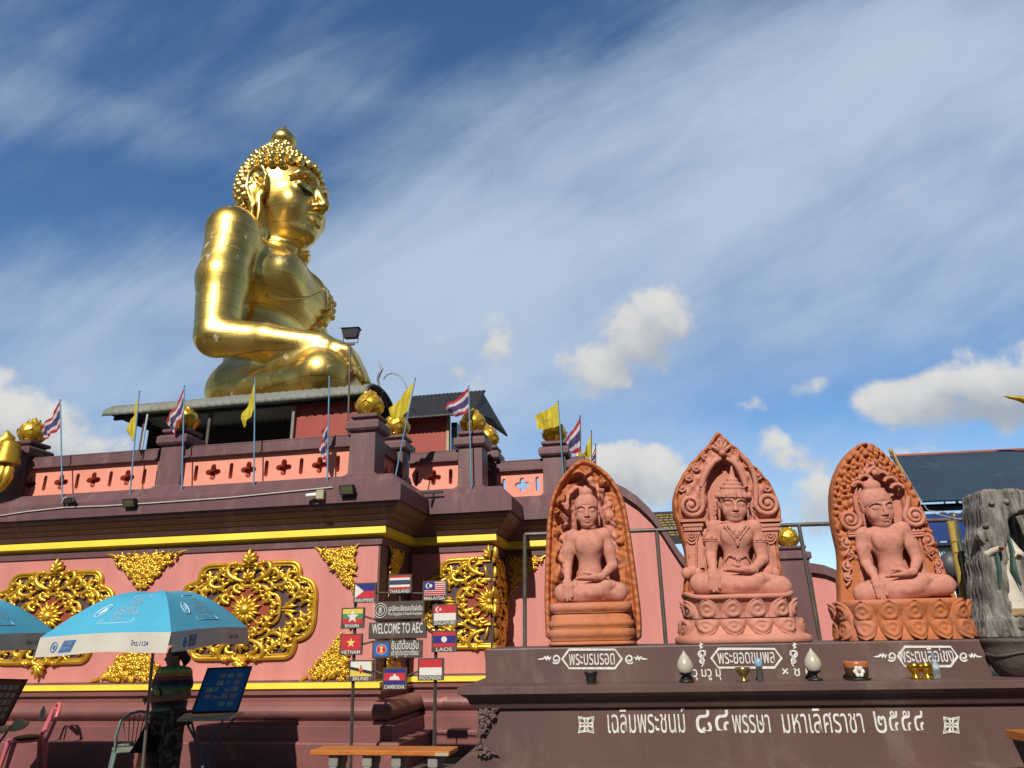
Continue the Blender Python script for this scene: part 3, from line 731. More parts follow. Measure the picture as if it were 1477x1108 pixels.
ornament('hanging_ornament', plat, Matrix.Translation(W.w(uA + .006, VA + .36, zw1 - .01)) @ Matrix.Rotation(W.rot + pi / 2, 4, 'Z'), [(0, -.01), (.62, -.01), (0, -.66)], 8, 100, size=.058)
ornament('rising_ornament', plat, Matrix.Translation(W.w(uA + .006, VA + .36, zw0 + .01)) @ Matrix.Rotation(W.rot + pi / 2, 4, 'Z'), [(0, .01), (.62, .01), (0, .66)], 9, 100, size=.058)
ornament('hanging_ornament', plat, W.mat(uB + .12, VC - .006, zw1 - .01), [(0, -.01), (.6, -.01), (0, -.6)], 10, 100, size=.058)
mb = MB()                                                   # floor of the terrace, hidden behind the parapet
mb.X = Matrix.Rotation(W.rot, 4, 'Z'); mb.bx((UL, VA + .3, zS - .3), (uA - .1, VA + 9, zS - .05)); mb.bx((uA - .1, VB + .3, zS - .3), (uB - .1, VA + 9, zS - .05)); mb.bx((uB - .1, VC + .3, zS - .3), (uC - .1, VA + 9, zS - .05))
mb.build('terrace_floor', GREYC, plat)
# ---- curved stair wall that runs on from the right end
sw = thing('stair_wall', 'pink curved stair wall with mauve coping beside the platform, behind the clay shrines', 'wall', W.mat(uC, VC, 0))
cv = [(840, 690), (865, 691), (884, 697), (900, 704), (918, 716), (936, 733), (952, 753), (966, 775), (980, 796), (996, 815), (1012, 826), (1030, 832)]
vS = VC - .12
P = [W.uz(x, y, vS) for x, y in cv]
mb = MB(); Q = [(P[0][0], 0)] + P + [(P[-1][0], 0)]; Q = [(u, z - .12 if i not in (0, len(Q) - 1) else z) for i, (u, z) in enumerate(Q)]
mb.X = W.mat(0, vS, 0); mb.prism(Q[::-1], .02, .5); mb.build('wall', PINK, sw)
mb = MB(); mb.X = W.mat(0, vS, 0)
for i in range(len(P) - 1):
    (a, b), (c, d) = P[i], P[i + 1]
    mb.add([(a, -.08, b), (c, -.08, d), (c, -.08, d - .17), (a, -.08, b - .17), (a, .6, b), (c, .6, d), (c, .6, d - .17), (a, .6, b - .17)], [(0, 1, 2, 3)[::-1], (4, 5, 6, 7), (0, 4, 5, 1)[::-1], (3, 2, 6, 7)[::-1]], 0, False)
mb.build('coping', MV, sw)
# ---- second stair wall with a bud-topped pier, right of the middle shrine
vS2 = VC - .1
pier = thing('stair_pier', 'mauve pier topped by a gold lotus bud behind the middle clay shrine', 'pier', W.mat(W.uz(1143, 860, vS2)[0], vS2, 0))
u0, zt = W.uz(1143, 797, vS2); hwp = (W.uz(1166, 860, vS2)[0] - W.uz(1118, 860, vS2)[0]) / 2
mb = MB(); r2 = sqrt(2)
mb.lathe([(a * r2, z) for a, z in ((hwp + .02, 0), (hwp, .1), (hwp * .97, zt - .12), (hwp + .03, zt - .10), (hwp + .03, zt), (hwp - .06, zt + .02), (hwp - .06, zt + .05), (hwp - .02, zt + .07), (hwp - .02, zt + .11), (.1, zt + .12))], 4, smooth=False, X=Matrix.Rotation(pi / 4, 4, 'Z'))
M = W.mat(u0, vS2 + hwp, 0); mb.build('shaft', MV, pier, M, bevel=.01); lotus_bud(pier, M @ Matrix.Translation((0, 0, zt + .115)), .82)
sw2 = thing('stair_wall', 'pink stair wall with rounded mauve coping between the middle and right clay shrines', 'wall', W.mat(u0 + hwp, vS2, 0))
cv = [(1158, 812), (1172, 812), (1190, 815), (1210, 823), (1235, 842), (1260, 870), (1290, 905), (1320, 940)]
P = [W.uz(x, y, vS2) for x, y in cv]
mb = MB(); mb.X = W.mat(0, vS2, 0); mb.prism([(P[-1][0], 0)] + [(a, b - .1) for a, b in P[::-1]] + [(P[0][0], 0)], .12, .5); mb.build('wall', PINK, sw2)
mb = MB(); mb.X = W.mat(0, vS2, 0)
for i in range(len(P) - 1):
    (a, b), (c, d) = P[i], P[i + 1]
    mb.add([(a, .04, b), (c, .04, d), (c, .04, d - .15), (a, .04, b - .15), (a, .6, b), (c, .6, d), (c, .6, d - .15), (a, .6, b - .15)], [(0, 1, 2, 3)[::-1], (4, 5, 6, 7), (0, 4, 5, 1)[::-1], (3, 2, 6, 7)[::-1]], 0, False)
mb.build('coping', MV, sw2)
# ================================================================== seated figures
def rotx(a): return Matrix.Rotation(a, 3, 'X')
def head(S, hc, s, yaw=0.0, pitch=0.0, ears=True, fk=1.0):
    R = Matrix.Rotation(yaw, 3, 'Z') @ Matrix.Rotation(pitch, 3, 'X')
    def H(x, y, z): return tuple(Vector(hc) + R @ (Vector((x, y, z)) * s))
    def E(c, r, k=.1, mode='u', rot=None): S.ell(H(*c), [q * s for q in r], k * s, R @ rot if rot else R, mode)
    def PT(P, r, k=.05, mode='u'): S.path([H(*p) for p in P], [q * s for q in (r if isinstance(r, (list, tuple)) else [r] * len(P))], k * s, mode)
    E((0, .12, .35), (1.04, 1.16, 1.12)); E((0, -.12, -.28), (.90, .98, 1.12), .2); E((0, -.42, -.92), (.62, .58, .50), .25)
    E((0, -.86, -1.18), (.27, .22, .20), .2); E((0, -.5, -1.15), (.5, .45, .25), .2)
    for m in (-1, 1):
        E((m * .46, -.62, -.46), (.42, .40, .48), .2)
        E((m * .43, -.90, .02), (.31, .17, .19), .06)                               # eyelid
        PT([(m * .13, -1.08, -.05), (m * .28, -1.13, -.12), (m * .43, -1.12, -.14), (m * .58, -1.04, -.10), (m * .72, -.9, -.02)], .034, .03, 'd')   # lid slit
        PT([(m * .08, -1.10, .17), (m * .22, -1.12, .36), (m * .45, -1.07, .44), (m * .68, -.92, .38), (m * .85, -.70, .20)], [.07, .075, .07, .06, .04], .06)
        E((m * .135, -1.17, -.44), (.12, .13, .10), .07)                             # wing of the nose
        PT([(m * .02, -1.10, -.58), (m * .05, -1.13, -.66)], .03, .04)
        if ears:
            E((m * 1.02, .12, -.02), (.10, .32, .52), .05); E((m * 1.06, .08, -.85), (.10, .19, .56), .08)
            E((m * 1.12, .12, .06), (.10, .19, .33), .04, 'd'); E((m * 1.09, .06, -1.0), (.2, .05, .32), .03, 'd')
            PT([(m * 1.12, -.16, -.2), (m * 1.14, -.2, .15), (m * 1.14, -.06, .46), (m * 1.12, .2, .52), (m * 1.12, .4, .3), (m * 1.12, .42, -.1), (m * 1.13, .26, -.45), (m * 1.13, .16, -.8)], .055, .03)
            PT([(m * 1.12, .2, .25), (m * 1.12, .12, .02), (m * 1.12, -.02, -.12)], .04, .03)
    PT([(0, -1.04, .26), (0, -1.16, -.02), (0, -1.33, -.36)], [.10, .105, .155], .08)
    E((0, -1.30, -.42), (.15, .15, .12), .06)
    PT([(-.40, -.94, -.70), (-.2, -1.11, -.74), (-.07, -1.17, -.69), (0, -1.16, -.72), (.07, -1.17, -.69), (.2, -1.11, -.74), (.40, -.94, -.70)], [.035, .07, .085, .075, .085, .07, .035], .04)
    PT([(-.30, -.98, -.83), (-.12, -1.10, -.90), (.12, -1.10, -.90), (.30, -.98, -.83)], [.04, .09, .09, .04], .05)
    PT([(-.38, -1.02, -.765), (-.15, -1.20, -.80), (0, -1.22, -.785), (.15, -1.20, -.80), (.38, -1.02, -.765)], .022, .02, 'd')
    return H, R
def hand(S, wrist, kn, tip, side, r, curl, k=.05, thumb=None, spread=.20):
    # palm from wrist to kn (knuckles), fingers on to tip; side = vector across the knuckles; curl = bend direction
    w, K, Tp, sd, cu = (Vector(q) for q in (wrist, kn, tip, side, curl)); sd = sd.normalized()
    S.cone(w, w * .4 + K * .6, r * 1.7, r * 2.0, k * 2); 
    for i, o in enumerate((-1.5, -.5, .5, 1.5)):
        a = K + sd * o * spread; l = (.86, 1.0, .95, .75)[i]
        S.cone(w * .5 + K * .5 + sd * o * spread * .6, a, r * 1.35, r * 1.1, k * 1.5)
        m = a + (Tp - K) * .5 * l + cu * .25; e = a + (Tp - K) * l + cu * .55 + sd * o * spread * .1
        S.path([a, m, e], [r * 1.05, r * .92, r * .66], k * .35)
    t0 = w * .7 + K * .3 - sd * spread * 1.2; t1 = K - sd * spread * 2.6 + (Tp - K) * .05; t2 = K - sd * spread * 2.5 + (Tp - K) * .42
    if thumb: t1, t2 = (Vector(q) for q in thumb)
    S.path([t0, t1, t2], [r * 1.3, r * 1.05, r * .7], k * .8)
JD = dict(pelvis=(0, .15, 1.0), waist=(0, .15, 2.75), chest=(0, -.02, 4.35), sh=2.15, shz=5.25, elbR=(-2.75, -.35, 2.95), wrR=(-2.45, -2.25, 1.75), knR=(-2.42, -2.85, 1.2), tipR=(-2.38, -3.0, .25),
          elbL=(2.7, -.3, 2.75), wrL=(1.2, -1.75, 1.95), knR_=(-3.35, -1.75, .85), knL=(3.35, -1.6, .85), ankR=(.75, -2.75, 1.05), toeR=(2.3, -2.2, 1.35), ankL=(-.8, -2.45, .5),
          hc=(0, -.3, 7.45), hs=1.12, yaw=0.0, pitch=.14, rW=1.32, rC=1.78, legr=.88)
def seated(S, J, robe=True):
    lm, bw, sy = J.get('lm', 1.0), J.get('bw', 1.0), J.get('shy', .08)
    P, Wt, Ch = J['pelvis'], J['waist'], J['chest']; lr = J['legr']; k = .22
    S.ell(P, (2.0 * bw, 1.35, .95), .3); S.ell((P[0], P[1], 1.9), (1.5 * bw, 1.1, 1.2), .4); S.ell(Wt, (J['rW'], .98, 1.1), .4)
    S.ell(Ch, (J['rC'], 1.16, 1.35), .5); S.ell((0, sy - .03, J['shz'] - .1), (J['sh'] * .93, .85, .62), .4)
    for m in (-1, 1):
        S.ell((m * .82 * bw, -.82, Ch[2] + .2), (.80 * bw, .42, .66), .3)                           # breast
        S.ell((m * J['sh'], sy, J['shz']), (.78 * lm, .76 * lm, .80 * lm), .35)
    hz = J['shz']; ny = J['hc'][1] * .6; nr = J.get('neck', .78); S.cone((0, .1, hz + .1), (0, ny, J['hc'][2] - J['hs'] * .9), nr, nr * .86, .25)
    for zz in (hz + .50, hz + .72): S.ell((0, ny, zz), (nr * 1.0, nr * .98, .06), .05)                   # neck folds
    f0 = S.f.copy()
    am = J.get('arm', 1.0); el = J['elbR']; S.path([(-J['sh'], sy, J['shz'] - .1), tuple((a * .5 + b * .5) for a, b in zip((-J['sh'] - .25 * bw, sy, J['shz']), el)), el], [.74 * am * lm, .70 * am * lm, .56 * am * lm], .18)
    S.path([el, tuple(a * .5 + b * .5 for a, b in zip(el, J['wrR'])), J['wrR']], [.54 * am * lm, .49 * am * lm, .36 * lm], .12)
    el = J['elbL']; S.path([(J['sh'], sy, J['shz'] - .1), tuple((a * .5 + b * .5) for a, b in zip((J['sh'] + .25 * bw, sy, J['shz']), el)), el], [.74 * lm, .70 * lm, .58 * lm], .18)
    S.path([el, J['wrL']], [.56 * lm, .36 * lm], .12)
    # crossed legs
    S.path([(-1.1 * bw, .1, 1.0), J['knR_']], [1.15 * min(1, lr / .8), lr], .3); S.path([J['knR_'], tuple(a * .55 + b * .45 for a, b in zip(J['knR_'], J['ankR'])), J['ankR']], [lr * .98, lr * .82, .42], .2)
    S.path([(1.1 * bw, .1, 1.0), J['knL']], [1.15 * min(1, lr / .8), lr], .3); S.path([J['knL'], tuple(a * .55 + b * .45 for a, b in zip(J['knL'], J['ankL'])), J['ankL']], [lr * .95, lr * .75, .40], .12)
    S.path([J['ankR'], tuple(a * .5 + b * .5 + (.12 if i == 2 else 0) for i, (a, b) in enumerate(zip(J['ankR'], J['toeR']))), J['toeR']], [.42, .42, .24], .12)
    S.path([J['ankL'], (J['ankL'][0] - 1.2, J['ankL'][1] + .15, .45)], [.40, .3], .12)
    S.ell((0, -.9, .7), (2.2, 1.9, .7), .3)
    # right hand over the shin, left hand palm up in the lap
    hand(S, J['wrR'], J['knR'], J['tipR'], (1, 0, 0), J.get('fr', .155), (0, .12, 0), .08, thumb=(Vector(J['knR']) + Vector((.62, .15, .05)), Vector(J['knR']) + Vector((.72, -.05, -.55))))
    w = Vector(J['wrL']); hand(S, w, w + Vector((-1.0, -.28, -.12)), w + Vector((-2.05, -.42, -.16)), (0, -1, .12), .150, (0, 0, .06), .07, thumb=(w + Vector((-.75, .25, .28)), w + Vector((-1.45, .12, .36))))
    H, R = head(S, J['hc'], J['hs'], J['yaw'], J['pitch'])
    if robe:                                                                        # robe over the left shoulder: a raised skin with a crisp diagonal edge
        q = S.sub((-2.2, -2.2, 2.2), (2.9, 1.6, 6.2)); sl, X, Y, Z = q
        nx, nz = .80, .60; pl = -((X - .55) * nx + (Z - 4.95) * nz * -.0 + (Z - 5.2) * .42); pl = np.maximum(pl, 2.5 - Z)
        pl = np.maximum(pl, (X - 2.0)); S.f[sl] = np.minimum(S.f[sl], np.maximum(f0[sl] - .075, pl.astype(np.float32)))
    return H, R
def hair_cap(S, H, R, s, full=True):
    def E(c, r, k): S.ell(H(*c), [q * s for q in r], k * s, R)
    E((0, .13, .38), (1.10, 1.22, 1.14), .05)
    q = S.sub(S.lo, [S.lo[i] + S.h * S.n[i] for i in range(3)]); sl, X, Y, Z = q
    c = H(0, 0, 0); RT = np.array(R.transposed())
    x, y, z = (RT[i, 0] * (X - c[0]) + RT[i, 1] * (Y - c[1]) + RT[i, 2] * (Z - c[2]) for i in range(3))
    pl = (s * .58 + .10 * x * x / s * -1 - (y + 1.1 * s) * .50) - z
    S.f[sl] = np.maximum(S.f[sl], (pl * .85).astype(np.float32))
    E((0, .12, 1.55), (.60, .60, .48), .12); E((0, .12, 1.98), (.2, .2, .22), .1)

# ------------------------------------------------------------------ the great golden Buddha
def golden_buddha():
    c = at(382, 606, 24.0)
    M = Matrix.Translation((c[0], c[1], c[2] - .6)) @ Matrix.Rotation(radians(83), 4, 'Z') @ Matrix.Scale(1.185, 4)
    root = thing('golden_buddha_statue', 'huge polished gold seated Buddha with curled hair rising behind the temple platform', 'statue', M)
    J = dict(JD); J.update(chest=(0, -.02, 4.6), shz=5.55, elbR=(-2.95, .12, 1.95), wrR=(-2.75, -2.75, 1.55), knR=(-2.55, -3.5, 1.32), tipR=(-2.3, -4.05, .45), shy=.38, knR_=(-2.75, -2.85, .66), knL=(2.9, -2.8, .66), ankR=(.6, -3.2, .95), toeR=(2.1, -2.8, 1.25), ankL=(-.6, -2.9, .5),
             hc=(0, .10, 8.05), hs=1.17, yaw=radians(-10), pitch=-.02, neck=.70, sh=2.3, legr=.72, wrL=(1.1, -2.1, 1.9), rC=2.1, rW=1.75, arm=.97)
    S = Sculpt((-4.4, -5.1, -.15), (4.4, 2.2, 10.2), .06); H, R = seated(S, J); V, F = S.mesh()
    np_mesh('body', V, F, GOLDB, root, M=M)
    def front(x, z, o=.02):
        i, k = int(round((x - S.lo[0]) / S.h)), int(round((z - S.lo[2]) / S.h)); c_ = np.nonzero(S.f[i, :, k] < 0)[0]
        return (x, float(S.ax[1][c_[0]]) - o, z)
    mb = MB(); P = [front(x, z) for x, z in ((1.5, 5.75), (1.1, 5.45), (.7, 5.1), (.3, 4.75), (-.1, 4.45), (-.5, 4.2), (-.9, 4.0), (-1.25, 3.87), (-1.55, 3.8))]
    mb.tube(P, .05, 7); mb.build('robe_edge', GOLDB, root, M)
    mb = MB(); P = [front(x, z) for x, z in ((1.35, 5.85), (1.3, 5.4), (1.25, 4.9), (1.2, 4.4), (1.12, 3.9), (1.05, 3.5))]
    mb.tube(P, [.22, .26, .28, .28, .26, .14], 8, flat=.5)
    for i in range(len(P) - 1):
        for t in (0, .5): 
            c_ = Vector(P[i]) * (1 - t) + Vector(P[i + 1]) * t
            for o in (-.18, .0, .18): mb.ball((c_.x + o, c_.y - .08, c_.z), .11, 8, 6)
    mb.build('shoulder_sash', GOLDB, root, M)
    s = J['hs']
    for m in (-1, 1):                                            # dark inlaid slits of the half-closed eyes
        mb = MB(); mb.tube([H(m * .14, -1.055, -.06), H(m * .28, -1.10, -.13), H(m * .43, -1.09, -.15), H(m * .58, -1.01, -.11), H(m * .71, -.875, -.03)], [s * q for q in (.012, .035, .04, .035, .012)], 6)
        mb.build('eye', BLACK, root, M)
    mb = MB()                                                    # snail curls
    prof = [(0.0, -.06), (.13, -.05), (.155, .02), (.13, .085), (.10, .10), (.10, .115), (.07, .15), (.03, .175), (0, .18)]
    def curl(p, n, r):
        z = n.normalized(); X = Matrix.Translation(p) @ z.to_track_quat('Z', 'Y').to_matrix().to_4x4() @ Matrix.Scale(r, 4)
        mb.lathe(prof, 9, X=X)
    rows = [(a, r_) for a, r_ in zip(np.linspace(-.62, 1.34, 13), [1] * 13)]
    for ri, (el, _) in enumerate(rows):
        n = max(6, int(29 * cos(el) + .5))
        for k in range(n):
            az = 2 * pi * (k + .5 * (ri % 2)) / n
            x, y, z = 1.08 * cos(el) * sin(az), 1.20 * cos(el) * cos(az) + .13, 1.12 * sin(el) + .38
            if z < .84 - (y + 1.1) * .60 + .04: continue
            if abs(x) > .8 and abs(y) < .38 and z < .55: continue
            curl(Vector(H(x, y, z)), R @ Vector((x / 1.17, y / 1.4, (z - .38) / 1.25)), s * .88)
    for ri, (rr, zz) in enumerate(((.80, 1.28), (.69, 1.42), (.58, 1.55), (.47, 1.68), (.37, 1.81), (.27, 1.93))):
        n = max(5, int(2 * pi * rr / .24))
        for k in range(n):
            az = 2 * pi * (k + .5 * (ri % 2)) / n; x, y = rr * cos(az), rr * sin(az) + .2
            curl(Vector(H(x, y, zz)), R @ Vector((cos(az), sin(az), .8)), s * .80)
    mb.lathe([(q * s, z * s) for q, z in ((1.05, .45), (1.0, .75), (.82, 1.15), (.70, 1.35), (.50, 1.6), (.26, 1.95), (.0, 2.0))], 24, X=Matrix.Translation(H(0, .16, 0)) @ R.to_4x4())
    mb.build('hair', GOLDB, root, M)
    mb = MB(); mb.lathe([(q * s, z * s) for q, z in ((.20, 1.9), (.25, 2.06), (.36, 2.14), (.37, 2.24), (.34, 2.35), (.25, 2.48), (.15, 2.60), (.07, 2.70), (.0, 2.84))], 22, X=Matrix.Translation(H(0, .2, 0)) @ R.to_4x4())
    mb.build('finial', GOLDB, root, M)
    mb = MB(); mb.lathe([(3.5, -3), (3.5, -.9), (3.2, -.8), (3.4, -.35), (3.2, -.05)], 40, c=(0, -1.0, 0)); mb.build('lotus_seat', GOLDB, root, M)
golden_buddha()
# ================================================================== sheds on the terrace
def barrel_shed():
    v0, v1 = VA + 2.6, VA + 4.2; vm = (v0 + v1) / 2
    uL, zL = W.uz(147, 599, v0); uR, zR = W.uz(527, 566, v0)
    ze = (zL + zR) / 2; rise = (W.uz(545, 549, vm)[1] - ze) * .62
    root = thing('roofed_shed', 'dark open shed with curved grey corrugated metal roof behind the parapet below the gold Buddha', 'shed', W.mat((uL + uR) / 2, v0, ze - 1.5))
    mb = MB(); X = W.mat(0, 0, 0); n = 190
    def fn(i, j):
        u = uL + (uR - uL) * i; a = pi * (-.03 + 1.06 * j); c, s_ = cos(a), sin(a)
        rp = .034 * max(0, 1 - 4 * abs(((i * 32) % 1) - .5))
        return (u, vm - (vm - v0 + rp) * c, ze + (rise + rp) * s_)
    mb.X = X; mb.grid(fn, n, 18, smooth=True); mb.build('roof', ROOFM, root, solid=.012)
    mb = MB(); mb.X = X
    P = [(vm - (vm - v0 - .02) * cos(a), ze + (rise - .02) * sin(a)) for a in np.linspace(0, pi, 16)]
    for u in (uR - .10, uL + .15):
        mb = MB(); mb.X = X; mb.add([(u, y, z) for y, z in P] + [(u, vm, ze - .02)], [tuple(range(16))]); mb.build('gable', DARK, root)  # near-black sheets paint the shade seen in the vault ends
    mb = MB(); mb.X = X; mb.tube([(uR + .02, y, z + .02) for y, z in P], .035, 6); mb.build('gable_trim', STEEL, root)
    zb = zS - .1
    mb = MB(); mb.X = X; 
    ud = W.uz(422, 620, v0 + .3)[0]
    mb.bx((ud, v0 + .3, zb), (uR - .1, v0 + .4, ze - .0)); mb.build('wall', REDW, root)
    mb = MB(); mb.X = X; mb.bx((uL + .3, v1 - .1, zb), (uR - .1, v1, ze)); mb.bx((uL + .5, v0 + .9, zb), (uL + .56, v1 - .1, ze)); mb.build('back_shade_wall', DARK, root)  # near-black walls: the shade of the open shed put into their colour
    for x in (206, 421, 300): 
        u = W.uz(x, 620, v0 + .2)[0]; mb = MB(); mb.X = X; mb.bx((u - .03, v0 + .2, zb), (u + .03, v0 + .26, ze)); mb.build('post', STEEL if x != 421 else GREYC, root)
    mb = MB(); mb.X = X; mb.bx((uL + .2, v0 + .12, ze - .10), (uR - .05, v0 + .17, ze - .03)); mb.build('eave_beam', DARK, root)
    # horn shaped finial and bent conduit on the gable
    mb = MB(); P = [W.pt(x, y, vm) for x, y in ((552, 566), (547, 556), (545, 548), (547, 540), (551, 533), (548, 528), (547, 523))]
    mb.tube(P, [.012, .02, .03, .034, .03, .018, .005], 8); P = [W.pt(x, y, vm) for x, y in ((553, 547), (558, 541), (566, 538), (576, 542), (584, 552), (588, 562))]; mb.tube(P, .013, 6)
    mb.build('roof_horn', mat('silver_metal', (.22, .23, .24), None, 4, .45, metal=.6), root)
barrel_shed()
def tile_shed():
    v0, v1 = VB + 2.2, VB + 4.2
    u0, zr = W.uz(594, 573, v1 - .9); u1, _ = W.uz(684, 567, v1 - .9)
    ue, ze = W.uz(703, 598, v0)
    uw0 = W.uz(560, 600, v0)[0]
    root = thing('tiled_shed', 'small red shed with dark pitched roof behind the parapet, right of the curved roof', 'shed', W.mat((u0 + u1) / 2, v0, zS))
    X = W.mat(0, 0, 0); mb = MB(); mb.X = X; n = 60
    ze0 = W.uz(610, 603, v0)[1]; up = W.uz(684, 602, v0)[0]
    def fn(i, j): 
        u = uw0 + (up - uw0) * i; return (u, v0 + (v1 - .9 - v0) * j, ze0 + (zr - ze0) * j + .02 * abs(sin(i * n * pi / 3)) + .012 * ((j * 6) % 1))
    mb.grid(fn, n, 12); mb.build('roof', mat('dark_roof_tile', (.020, .020, .022), (.012, .012, .013), 6, .6), root, solid=.03)
    mb = MB(); mb.X = X                                      # hipped right side, seen from below
    a = (up, v0, ze0); b = (up - .1, v1 - .9, zr); c = (up + .35, v1 - .2, ze0 - .02); 
    mb.add([a, b, c, (up + .3, v0 + .3, ze0 - .05)], [(0, 3, 2, 1)]); mb.build('roof_side', MATS['dark_roof_tile'], root, solid=.04)
    mb = MB(); mb.X = X; uw = W.uz(644, 630, v0 + .3)[0]; mb.bx((uw0, v0 + .3, zS - .2), (uw, v0 + .4, ze0 + .12)); mb.build('wall', REDW, root)
    mb = MB(); mb.X = X; mb.bx((uw + .003, v0 + .28, zS - .2), (uw + .06, v0 + .4, ze0 + .12)); mb.build('corner_post', mat('cream_paint', (.45, .36, .25), None, 3, .6), root)
    mb = MB(); mb.X = X; mb.bx((uw + .07, v0 + .42, zS - .2), (uw + .2, v0 + 1.2, ze0 - .02)); mb.build('window', mat('dark_blue_glass', (.03, .06, .09), None, 3, .15), root)
tile_shed()

# ================================================================== flags, lamps and cable on the parapet
FR, FW, FB = mat('flag_red', (.50, .035, .055), None, 12, .8), mat('flag_white', (.68, .66, .66), None, 12, .8), mat('flag_violet', (.085, .055, .17), None, 12, .8)
FY = mat('flag_yellow', (.72, .60, .05), (.62, .50, .03), 12, .75); EMB = mat('flag_emblem', (.42, .30, .03), None, 12, .8)
for m_ in (FR, FW, FB, FY):                                  # thin cloth lets some light through
    nt = m_.node_tree; b = nt.nodes['Principled BSDF']; tr = nt.nodes.new('ShaderNodeBsdfTranslucent'); mx = nt.nodes.new('ShaderNodeMixShader'); mx.inputs[0].default_value = .35
    nt.links.new(b.inputs['Base Color'].links[0].from_socket, tr.inputs[0]); nt.links.new(b.outputs[0], mx.inputs[1]); nt.links.new(tr.outputs[0], mx.inputs[2])
    nt.links.new(mx.outputs[0], nt.nodes['Material Output'].inputs[0])
def flag(kind, label, bot, top, h0, h1, f0, f1, v, v2=None, wav=.032, seed=0, pole=BLUEP):
    v2 = v if v2 is None else v2
    B, Tp = W.pt(*bot, v), W.pt(*top, v2)
    def on(y):
        t = (bot[1] - y) / (bot[1] - top[1]); return B + (Tp - B) * t
    root = thing('flag', label, 'flag', Matrix.Translation(B), 'flags along the parapet')
    mb = MB(); mb.tube([B, Tp], [.013, .011], 8); mb.ball(Tp, .018, 8, 5); mb.build('pole', pole, root)
    a, b = on(h0), on(h1); va = v + .03
    c, d = W.pt(*f0, va), W.pt(*f1, va); nrm = Vector(W.V) * -1; rg = random.Random(seed); ph = rg.uniform(0, 6); nw = rg.uniform(1.0, 1.6)
    mb = MB()
    def fn(i, j):
        p = (a * (1 - i) + c * i) * (1 - j) + (b * (1 - i) + d * i) * j
        w = sin(2 * pi * nw * i + ph + j * 2.2) + .5 * sin(2 * pi * 2.3 * nw * i - j * 3 + ph)
        p = p + nrm * (wav * w * min(1, i * 2.5)) + Vector((0, 0, -1)) * (.05 * sin(pi * i) * (c - a).length) + Vector((0, 0, .25 * wav * sin(6 * i + ph + 2 * j) * i))
        return p
    if kind == 'thai': mb.grid(fn, 20, 12, mifn=lambda i, j: 0 if j < .167 or j > .833 else (1 if j < .333 or j > .667 else 2)); mb.build('cloth', [FR, FW, FB], root)
    else: mb.grid(fn, 20, 12, mifn=(lambda i, j: 1 if kind == 'emblem' and (i - .5) ** 2 + ((j - .5) * 1.0) ** 2 < .03 and (int(i * 40) + int(j * 30)) % 2 else 0)); mb.build('cloth', [FY, EMB], root)
vp = VA - .30
flag('thai', 'striped red white and violet flag on the leftmost pole of the parapet', (90, 723), (87, 577), 578, 617, (57, 621), (64, 634), vp, seed=1)
flag('y', 'narrow drooping yellow flag on the second pole from the left', (187, 717), (201, 565), 567, 632, (183, 622), (192, 636), vp, seed=2, wav=.03)
flag('thai', 'striped flag flapping beside the gold bud of the left pillar', (262, 711), (266, 557), 559, 597, (239, 609), (250, 627), vp, seed=3)
flag('y', 'yellow flag hanging in front of the dark shed opening', (366, 701), (368, 547), 551, 588, (348, 604), (352, 617), vp, seed=4, wav=.03)
flag('thai', 'limp striped flag hanging low against its pole left of the corner pillar', (472, 697), (475, 544), 602, 640, (459, 644), (470, 666), vp, seed=5, wav=.05)
flag('y', 'large yellow flag on a pole leaning right at the corner of the parapet', (568, 699), (599, 546), 548, 594, (562, 589), (564, 607), VA + .35, seed=6)
flag('thai', 'striped flag blown left over the gold bud right of the tiled shed', (680, 706), (676, 557), 559, 594, (639, 587), (657, 601), VB - .28, seed=7)
flag('emblem', 'pale yellow flag with a faint emblem above the rightmost parapet pillar', (813, 690), (805, 579), 580, 614, (771, 599), (776, 620), VC - .25, seed=8)
flag('thai', 'striped flag behind the left clay shrine, nearest to the yellow emblem flag', (838, 700), (837, 600), 601, 652, (814, 636), (824, 653), VC + 1.6, seed=9, pole=STEEL)
flag('y', 'small yellow flag rising behind the top of the left clay shrine', (853, 700), (853, 622), 624, 658, (842, 652), (845, 662), VC + 2.2, seed=10, wav=.02, pole=STEEL)
flag('thai', 'smallest striped flag, just right of the small yellow flag', (860, 700), (859, 641), 643, 668, (853, 660), (855, 668), VC + 2.8, seed=11, wav=.02, pole=STEEL)
def floodlight(label, x, y, v, s=.2, tilt=.5, M0=None):
    M = (M0 or (Matrix.Translation(W.pt(x, y, v)) @ Matrix.Rotation(W.rot, 4, 'Z'))) @ Matrix.Rotation(tilt, 4, 'X') @ Matrix.Scale(s, 4)
    r = thing('floodlight', label, 'floodlight', M)
    mb = MB(); mb.bx((-.5, -.16, -.32), (.5, .0, .32)); mb.box((0, .12, 0), (.9, .24, .5), taper=1.0)
    for i in range(7): mb.bx((-.4 + i * .13, .24, -.2), (-.37 + i * .13, .34, .2))
    mb.build('housing', BLACK, r, M, bevel=.04)
    mb = MB(); mb.bx((-.43, -.175, -.25), (.43, -.161, .25)); mb.build('glass', mat('lamp_glass', (.13, .12, .06), (.09, .085, .045), 4, .25), r, M)
    mb = MB(); mb.tube([(-.53, .05, .0), (-.53, .1, -.5), (.53, .1, -.5), (.53, .05, 0)], .03, 6); mb.build('bracket', BLACK, r, M)
    return r
floodlight('black floodlight on the cornice below the narrow yellow flag', 187, 725, VA - .50, .21, .45)
floodlight('black floodlight on the cornice below the corner pillar', 501, 706, VA - .52, .225, .4)
vpole = vIn - hw - .1
vpole = VA + .32
Pb, Pt = W.pt(503, 640, vpole), W.pt(505, 500, vpole)
lamp = thing('lamp_post', 'thin grey post with a black floodlight on top, in front of the gold Buddha lap', 'lamp', Matrix.Translation(Pb))
